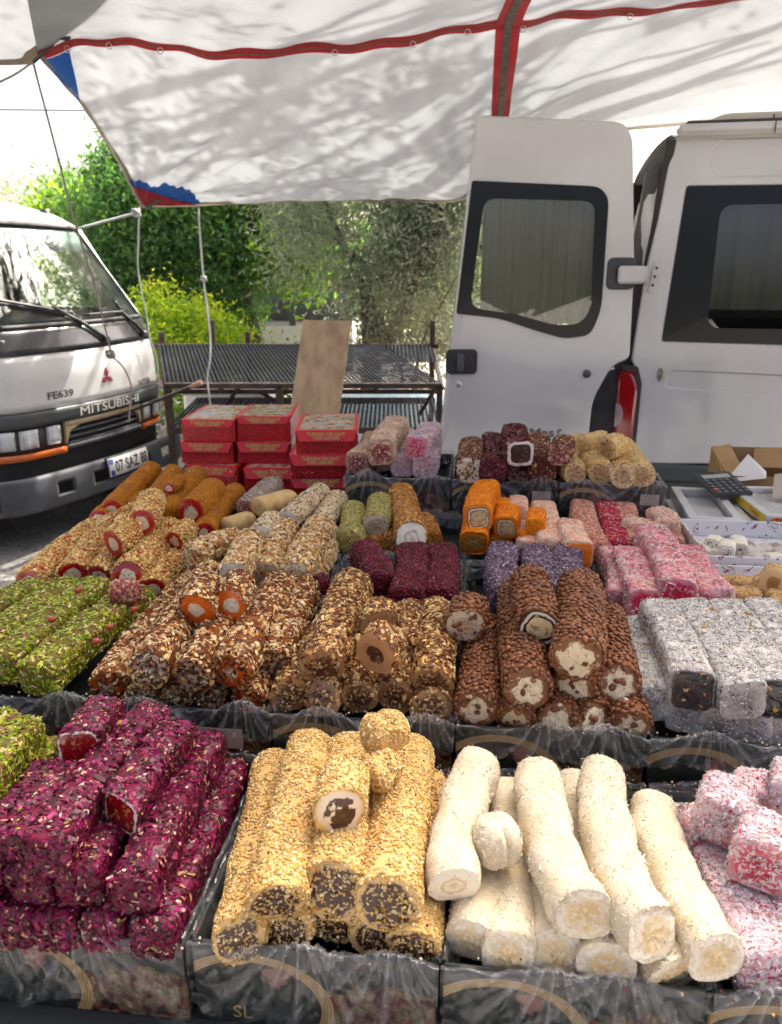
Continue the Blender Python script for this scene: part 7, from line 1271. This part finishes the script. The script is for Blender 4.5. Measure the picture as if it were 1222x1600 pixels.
('nutpink', 'nutp', [(0.5777, 1.7077, 0.9698), (0.6197, 1.956, 0.9749)], 0.029, 5, None, None, 'third nut-pink bar from the left in the bottom layer of the nut-pink tray'),
('nutpink', 'nutpl', [(0.6233, 1.7362, 0.9905), (0.5787, 1.784, 0.9914)], 0.027, 5, None, None, 'leftmost nut-pink bar in the middle layer of the nut-pink tray'),
('nutpink', 'nutpl', [(0.6723, 1.7819, 0.9815), (0.6784, 1.8829, 0.9836)], 0.03, 5, None, None, 'rightmost nut-pink bar in the middle layer of the nut-pink tray'),
('nutpink', 'nutp', [(0.6778, 1.7496, 0.9509), (0.6898, 1.8241, 0.9524)], 0.029, 5, None, None, 'rightmost nut-pink bar in the bottom layer of the nut-pink tray'),
('pinkbar', 'pinkb', [(0.4595, 1.4214, 0.9559), (0.4991, 1.6517, 0.9606)], 0.031, 6, None, None, 'leftmost rosy pink bar in the bottom layer of the pink tray'),
('pinkbar', 'pinkb', [(0.4846, 1.3441, 0.9824), (0.515, 1.575, 0.9871)], 0.033, 6, None, 'pinkred', 'leftmost rosy pink bar in the middle layer of the pink tray'),
('pinkbar', 'pinkb', [(0.5374, 1.3326, 1.0073), (0.5818, 1.634, 1.0134)], 0.036, 6, None, 'pinkred', 'second rosy pink bar from the left in the middle layer of the pink tray'),
('pinkbar', 'pinkb', [(0.6073, 1.4163, 0.9641), (0.6294, 1.6153, 0.9681)], 0.03, 6, None, None, 'rightmost rosy pink bar in the bottom layer of the pink tray'),
('pinkbar', 'pinkb', [(0.6264, 1.3614, 0.9831), (0.6517, 1.5821, 0.9875)], 0.033, 6, None, None, 'rightmost rosy pink bar in the middle layer of the pink tray'),
('greybar', 'greyp', [(0.4502, 1.0338, 0.9442), (0.47, 1.1412, 0.9463)], 0.029, 5, None, 'greynut', 'second grey powdered bar from the left in the bottom layer of the grey bar tray'),
('greybar', 'greyp', [(0.4948, 1.0149, 0.9439), (0.518, 1.1189, 0.946)], 0.029, 5, None, 'greynut', 'third grey powdered bar from the left in the bottom layer of the grey bar tray'),
('greybar', 'greyp', [(0.5375, 1.0002, 0.9437), (0.564, 1.1016, 0.9458)], 0.029, 5, None, 'greynut', 'fourth grey powdered bar from the left in the bottom layer of the grey bar tray'),
('greybar', 'greyp', [(0.5813, 0.9858, 0.9435), (0.611, 1.0847, 0.9455)], 0.029, 5, None, 'greynut', 'rightmost grey powdered bar in the bottom layer of the grey bar tray'),
('greybar', 'greyp', [(0.4065, 1.0502, 0.9564), (0.4273, 1.1907, 0.9592), (0.4401, 1.2843, 0.9611)], 0.031, 5, None, None, 'leftmost grey powdered bar in the bottom layer of the grey bar tray'),
('greybar', 'greyp', [(0.4474, 1.0141, 0.9978), (0.4671, 1.1433, 1.0004), (0.4755, 1.2626, 1.0028)], 0.0325, 6, None, 'black_nut', 'leftmost grey powdered bar in the middle layer of the grey bar tray'),
('greybar', 'greyp', [(0.5134, 0.9903, 0.9954), (0.5326, 1.1372, 0.9984), (0.5356, 1.2664, 1.001)], 0.033, 6, None, 'greynut', 'second grey powdered bar from the left in the middle layer of the grey bar tray'),
('greybar', 'greyp', [(0.5689, 0.9939, 0.9956), (0.5882, 1.1369, 0.9985), (0.5966, 1.2661, 1.0011)], 0.0325, 6, None, 'black_nut', 'third grey powdered bar from the left in the middle layer of the grey bar tray'),
('greybar', 'greyp', [(0.6284, 1.0167, 0.9962), (0.6484, 1.1462, 0.9988), (0.6628, 1.2715, 1.0014)], 0.032, 6, None, None, 'rightmost grey powdered bar in the middle layer of the grey bar tray'),
('tancube', 'tanc', [(0.7103, 1.5035, 0.9521), (0.7241, 1.5309, 0.9527)], 0.0185, 4.5, None, None, 'leftmost tan lokum cube in the right-hand paper tray'),
('tancube', 'tanc', [(0.7211, 1.4728, 0.9627), (0.737, 1.4996, 0.9633)], 0.0197, 4.5, None, None, 'third tan lokum cube from the left in the right-hand paper tray'),
('tancube', 'tanc', [(0.7414, 1.4782, 0.9565), (0.7575, 1.505, 0.957)], 0.0209, 4.5, None, None, 'fifth tan lokum cube from the left in the right-hand paper tray'),
('tancube', 'tanc', [(0.6899, 1.4142, 0.9643), (0.6993, 1.4392, 0.9648)], 0.0191, 4.5, None, None, 'second tan lokum cube from the left in the right-hand paper tray'),
('tancube', 'tanc', [(0.7201, 1.4277, 0.9582), (0.7373, 1.4529, 0.9587)], 0.0203, 4.5, None, None, 'sixth tan lokum cube from the left in the right-hand paper tray'),
('tancube', 'tanc', [(0.7494, 1.4384, 0.9521), (0.7671, 1.4638, 0.9526)], 0.0185, 4.5, None, None, 'ninth tan lokum cube from the left in the right-hand paper tray'),
('tancube', 'tanc', [(0.7657, 1.4146, 0.9628), (0.7781, 1.4395, 0.9634)], 0.0197, 4.5, None, None, 'twelfth tan lokum cube from the left in the right-hand paper tray'),
('tancube', 'tanc', [(0.7659, 1.4797, 0.9597), (0.7864, 1.5065, 0.9603)], 0.0209, 4.5, None, None, 'eighth tan lokum cube from the left in the right-hand paper tray'),
('tancube', 'tanc', [(0.7925, 1.4707, 0.9532), (0.8076, 1.4971, 0.9538)], 0.0191, 4.5, None, None, 'eleventh tan lokum cube from the left in the right-hand paper tray'),
('tancube', 'tanc', [(0.7903, 1.4286, 0.9616), (0.8051, 1.454, 0.9621)], 0.0203, 4.5, None, None, 'fourteenth tan lokum cube from the left in the right-hand paper tray'),
('tancube', 'tanc', [(0.7134, 1.3895, 0.9542), (0.7266, 1.4135, 0.9547)], 0.0185, 4.5, None, None, 'seventh tan lokum cube from the left in the right-hand paper tray'),
('tancube', 'tanc', [(0.7485, 1.3974, 0.9481), (0.7641, 1.4214, 0.9486)], 0.0197, 4.5, None, None, 'tenth tan lokum cube from the left in the right-hand paper tray'),
('tancube', 'tanc', [(0.7569, 1.3794, 0.9589), (0.7725, 1.4032, 0.9594)], 0.0209, 4.5, None, None, 'thirteenth tan lokum cube from the left in the right-hand paper tray'),
('tancube', 'tanc', [(0.6943, 1.3929, 0.9527), (0.7037, 1.417, 0.9532)], 0.0191, 4.5, None, None, 'fourth tan lokum cube from the left in the right-hand paper tray'),
('tancube', 'tanc', [(0.7752, 1.3745, 0.9637), (0.793, 1.3983, 0.9642)], 0.0203, 4.5, None, None, 'rightmost tan lokum cube in the right-hand paper tray'),
('tancube', 'tanc', [(0.7663, 1.433, 0.9948), (0.7881, 1.4618, 0.9954)], 0.027, 4, None, 'tanhole', 'large tan lokum cube sitting on top of the tan cubes'),
('whitecube', 'whitec', [(0.7181, 1.6592, 0.9612), (0.7376, 1.7172, 0.9624)], 0.019, 3.5, None, 'blackswirl', 'white lokum roll at the left of the white tray'),
('whitecube', 'whitec', [(0.7433, 1.6521, 0.9611), (0.7657, 1.6948, 0.962)], 0.019, 3.5, None, 'blackswirl', 'white lokum roll at the front of the white tray'),
('whitecube', 'whitec', [(0.7435, 1.6821, 0.9797), (0.7592, 1.7081, 0.9803)], 0.019, 3.5, None, 'blackswirl', 'white lokum roll at the back of the white cluster'),
('whitecube', 'whitec', [(0.7537, 1.6298, 0.9837), (0.7709, 1.6654, 0.9844)], 0.019, 3.5, None, 'blackswirl', 'white lokum roll on top of the white cluster'),
('whitecube', 'whitec', [(0.7972, 1.66, 0.9794), (0.8136, 1.7078, 0.9804)], 0.019, 3.5, None, 'blackswirl', 'larger white lokum roll apart from the others, with dark swirl'),
('whitecube', 'whitec', [(0.8715, 1.6703, 0.9498), (0.8989, 1.6772, 0.95)], 0.016, 4, None, None, 'flat white lokum at the front right of the white tray'),
('pinkmix', 'cocoa5', [(-0.0974, 2.1347, 1.065), (-0.0573, 2.4203, 1.065)], 0.034, 4, None, 'berrynut', 'leftmost powdered bar in the bottom layer of the tray by red cartons'),
('pinkmix', 'cocoa5', [(-0.0482, 2.182, 1.045), (-0.0296, 2.2823, 1.045)], 0.024, 4, None, 'berrynut', 'second powdered bar from the left in the bottom layer of the tray by red cartons'),
('pinkmix', 'cocoa5', [(-0.0269, 2.0783, 1.11), (0.0165, 2.4159, 1.11)], 0.038, 4, None, 'berrynut', 'powdered bar in the middle layer of the tray by red cartons'),
('pinkmix', 'palep', [(-0.0125, 2.182, 1.045), (-0.0007, 2.2823, 1.045)], 0.015, 5, None, None, 'third powdered bar from the left in the bottom layer of the tray by red cartons'),
('pinkmix', 'pinkp', [(0.0325, 2.1231, 1.06), (0.0483, 2.4841, 1.06)], 0.033, 5, None, 'pinkdust', 'fourth powdered bar from the left in the bottom layer of the tray by red cartons'),
('pinkmix', 'pinkp', [(0.0963, 2.1034, 1.065), (0.1253, 2.4203, 1.065)], 0.036, 5, None, 'pinkdust', 'rightmost powdered bar in the bottom layer of the tray by red cartons'),
('pinkmix', 'pinkp', [(0.0715, 2.1066, 1.115), (0.1192, 2.3086, 1.115)], 0.034, 5, None, 'pinkred', 'powdered bar in the top layer of the tray by red cartons'),
('darkroll', 'dark5', [(0.2123, 2.0175, 1.075), (0.2418, 2.279, 1.075)], 0.037, None, None, 'cream_nut', 'leftmost dark petal roll in the middle layer of the middle back tray'),
('darkroll', 'barb2', [(0.2722, 1.9983, 1.08), (0.3118, 2.3129, 1.08)], 0.036, 4, None, None, 'second dark petal roll from the left in the middle layer of the middle back tray'),
('darkroll', 'barb2', [(0.3391, 1.9766, 1.13), (0.3586, 2.1983, 1.13)], 0.035, 5, None, 'black_white', 'dark petal bar with black and white square end, topmost of the dark rolls'),
('darkroll', 'barb2', [(0.3476, 2.056, 1.065), (0.3765, 2.2677, 1.065)], 0.032, 4, None, 'berrynut', 'dark petal roll in the bottom layer of the middle back tray'),
('darkroll', 'dark5', [(0.4062, 2.0129, 1.08), (0.4454, 2.3129, 1.08)], 0.036, 4, None, None, 'rightmost dark petal roll in the middle layer of the middle back tray'),
('darkroll', 'dark5', [(0.4375, 1.9674, 1.13), (0.4707, 2.0735, 1.13)], 0.028, 4, None, 'berrynut', 'dark nutty chunk at the right of the dark rolls'),
('yellow', 'yell', [(0.4938, 2.0077, 1.07), (0.5015, 2.1449, 1.07)], 0.034, None, None, 'biscuit', 'leftmost yellow crumbly roll in the bottom layer of the right back tray'),
('yellow', 'yell', [(0.5603, 1.9963, 1.073), (0.5732, 2.2338, 1.073), (0.5699, 2.344, 1.073)], 0.034, None, None, 'biscuit', 'second yellow crumbly roll from the left in the bottom layer of the right back tray'),
('yellow', 'yell', [(0.614, 1.9794, 1.07), (0.6312, 2.1778, 1.07)], 0.033, None, None, 'biscuit', 'third yellow crumbly roll from the left in the bottom layer of the right back tray'),
('yellow', 'yell', [(0.6609, 1.9682, 1.073), (0.6925, 2.1991, 1.073), (0.7072, 2.3062, 1.073)], 0.033, None, None, 'biscuit', 'rightmost yellow crumbly roll in the bottom layer of the right back tray'),
('yellow', 'yell', [(0.5817, 2.0402, 1.13), (0.6205, 2.0735, 1.13)], 0.034, None, None, 'biscuit', 'yellow roll piece on top with rough brown end'),
('yellow', 'yell', [(0.546, 2.135, 1.12), (0.6062, 2.1887, 1.12)], 0.027, None, None, None, 'yellow crumbly roll in the top layer of the right back tray')]

for i, c in enumerate(CANDY): candy(i, *c)
# crumbs that fell off onto liners and rims
g = np.random.default_rng(5); n = 900; uu = g.uniform(-.88, .55, n); ww = np.where(g.random(n) < .5, 1.0 + g.normal(0, .012, n), g.choice([.66, 1.03, 1.36, 2.04], n) + g.normal(0, .012, n)); zz = np.where(ww < .98, .872, np.where(ww < 1.015, .872, np.where(ww < 1.9, .942, 1.05)))
T_, F_, _s = TM['chip']; sc_ = g.uniform(.0016, .0042, n)[:, None, None]; an = g.uniform(0, 6.28, n); Vc = T_[None] * sc_ * np.array([1, .8, .4]); X_ = Vc[..., 0] * np.cos(an)[:, None] - Vc[..., 1] * np.sin(an)[:, None]; Y_ = Vc[..., 0] * np.sin(an)[:, None] + Vc[..., 1] * np.cos(an)[:, None]
W_ = np.stack([X_ + (uu * TC + ww * TS)[:, None], Y_ + (-uu * TS + ww * TC)[:, None], Vc[..., 2] + zz[:, None]], -1).reshape(-1, 3); o_ = (np.arange(n) * len(T_))[:, None, None]
me = mesh_np('loose_crumbs', W_, [(o_ + f[None]).reshape(-1, f.shape[1]) for f in F_], False, {'rnd': np.repeat(g.random(n), len(T_))})
tag(link('loose_crumbs', me, rndmat('loose_crumb', [(0, (.70, .58, .40)), (.35, (.30, .02, .08)), (.5, (.45, .27, .12)), (.65, (.78, .72, .6)), (.85, (.12, .05, .03))], .6)), 'fallen nut and petal crumbs scattered on the tray rims', 'crumbs', kind='stuff')
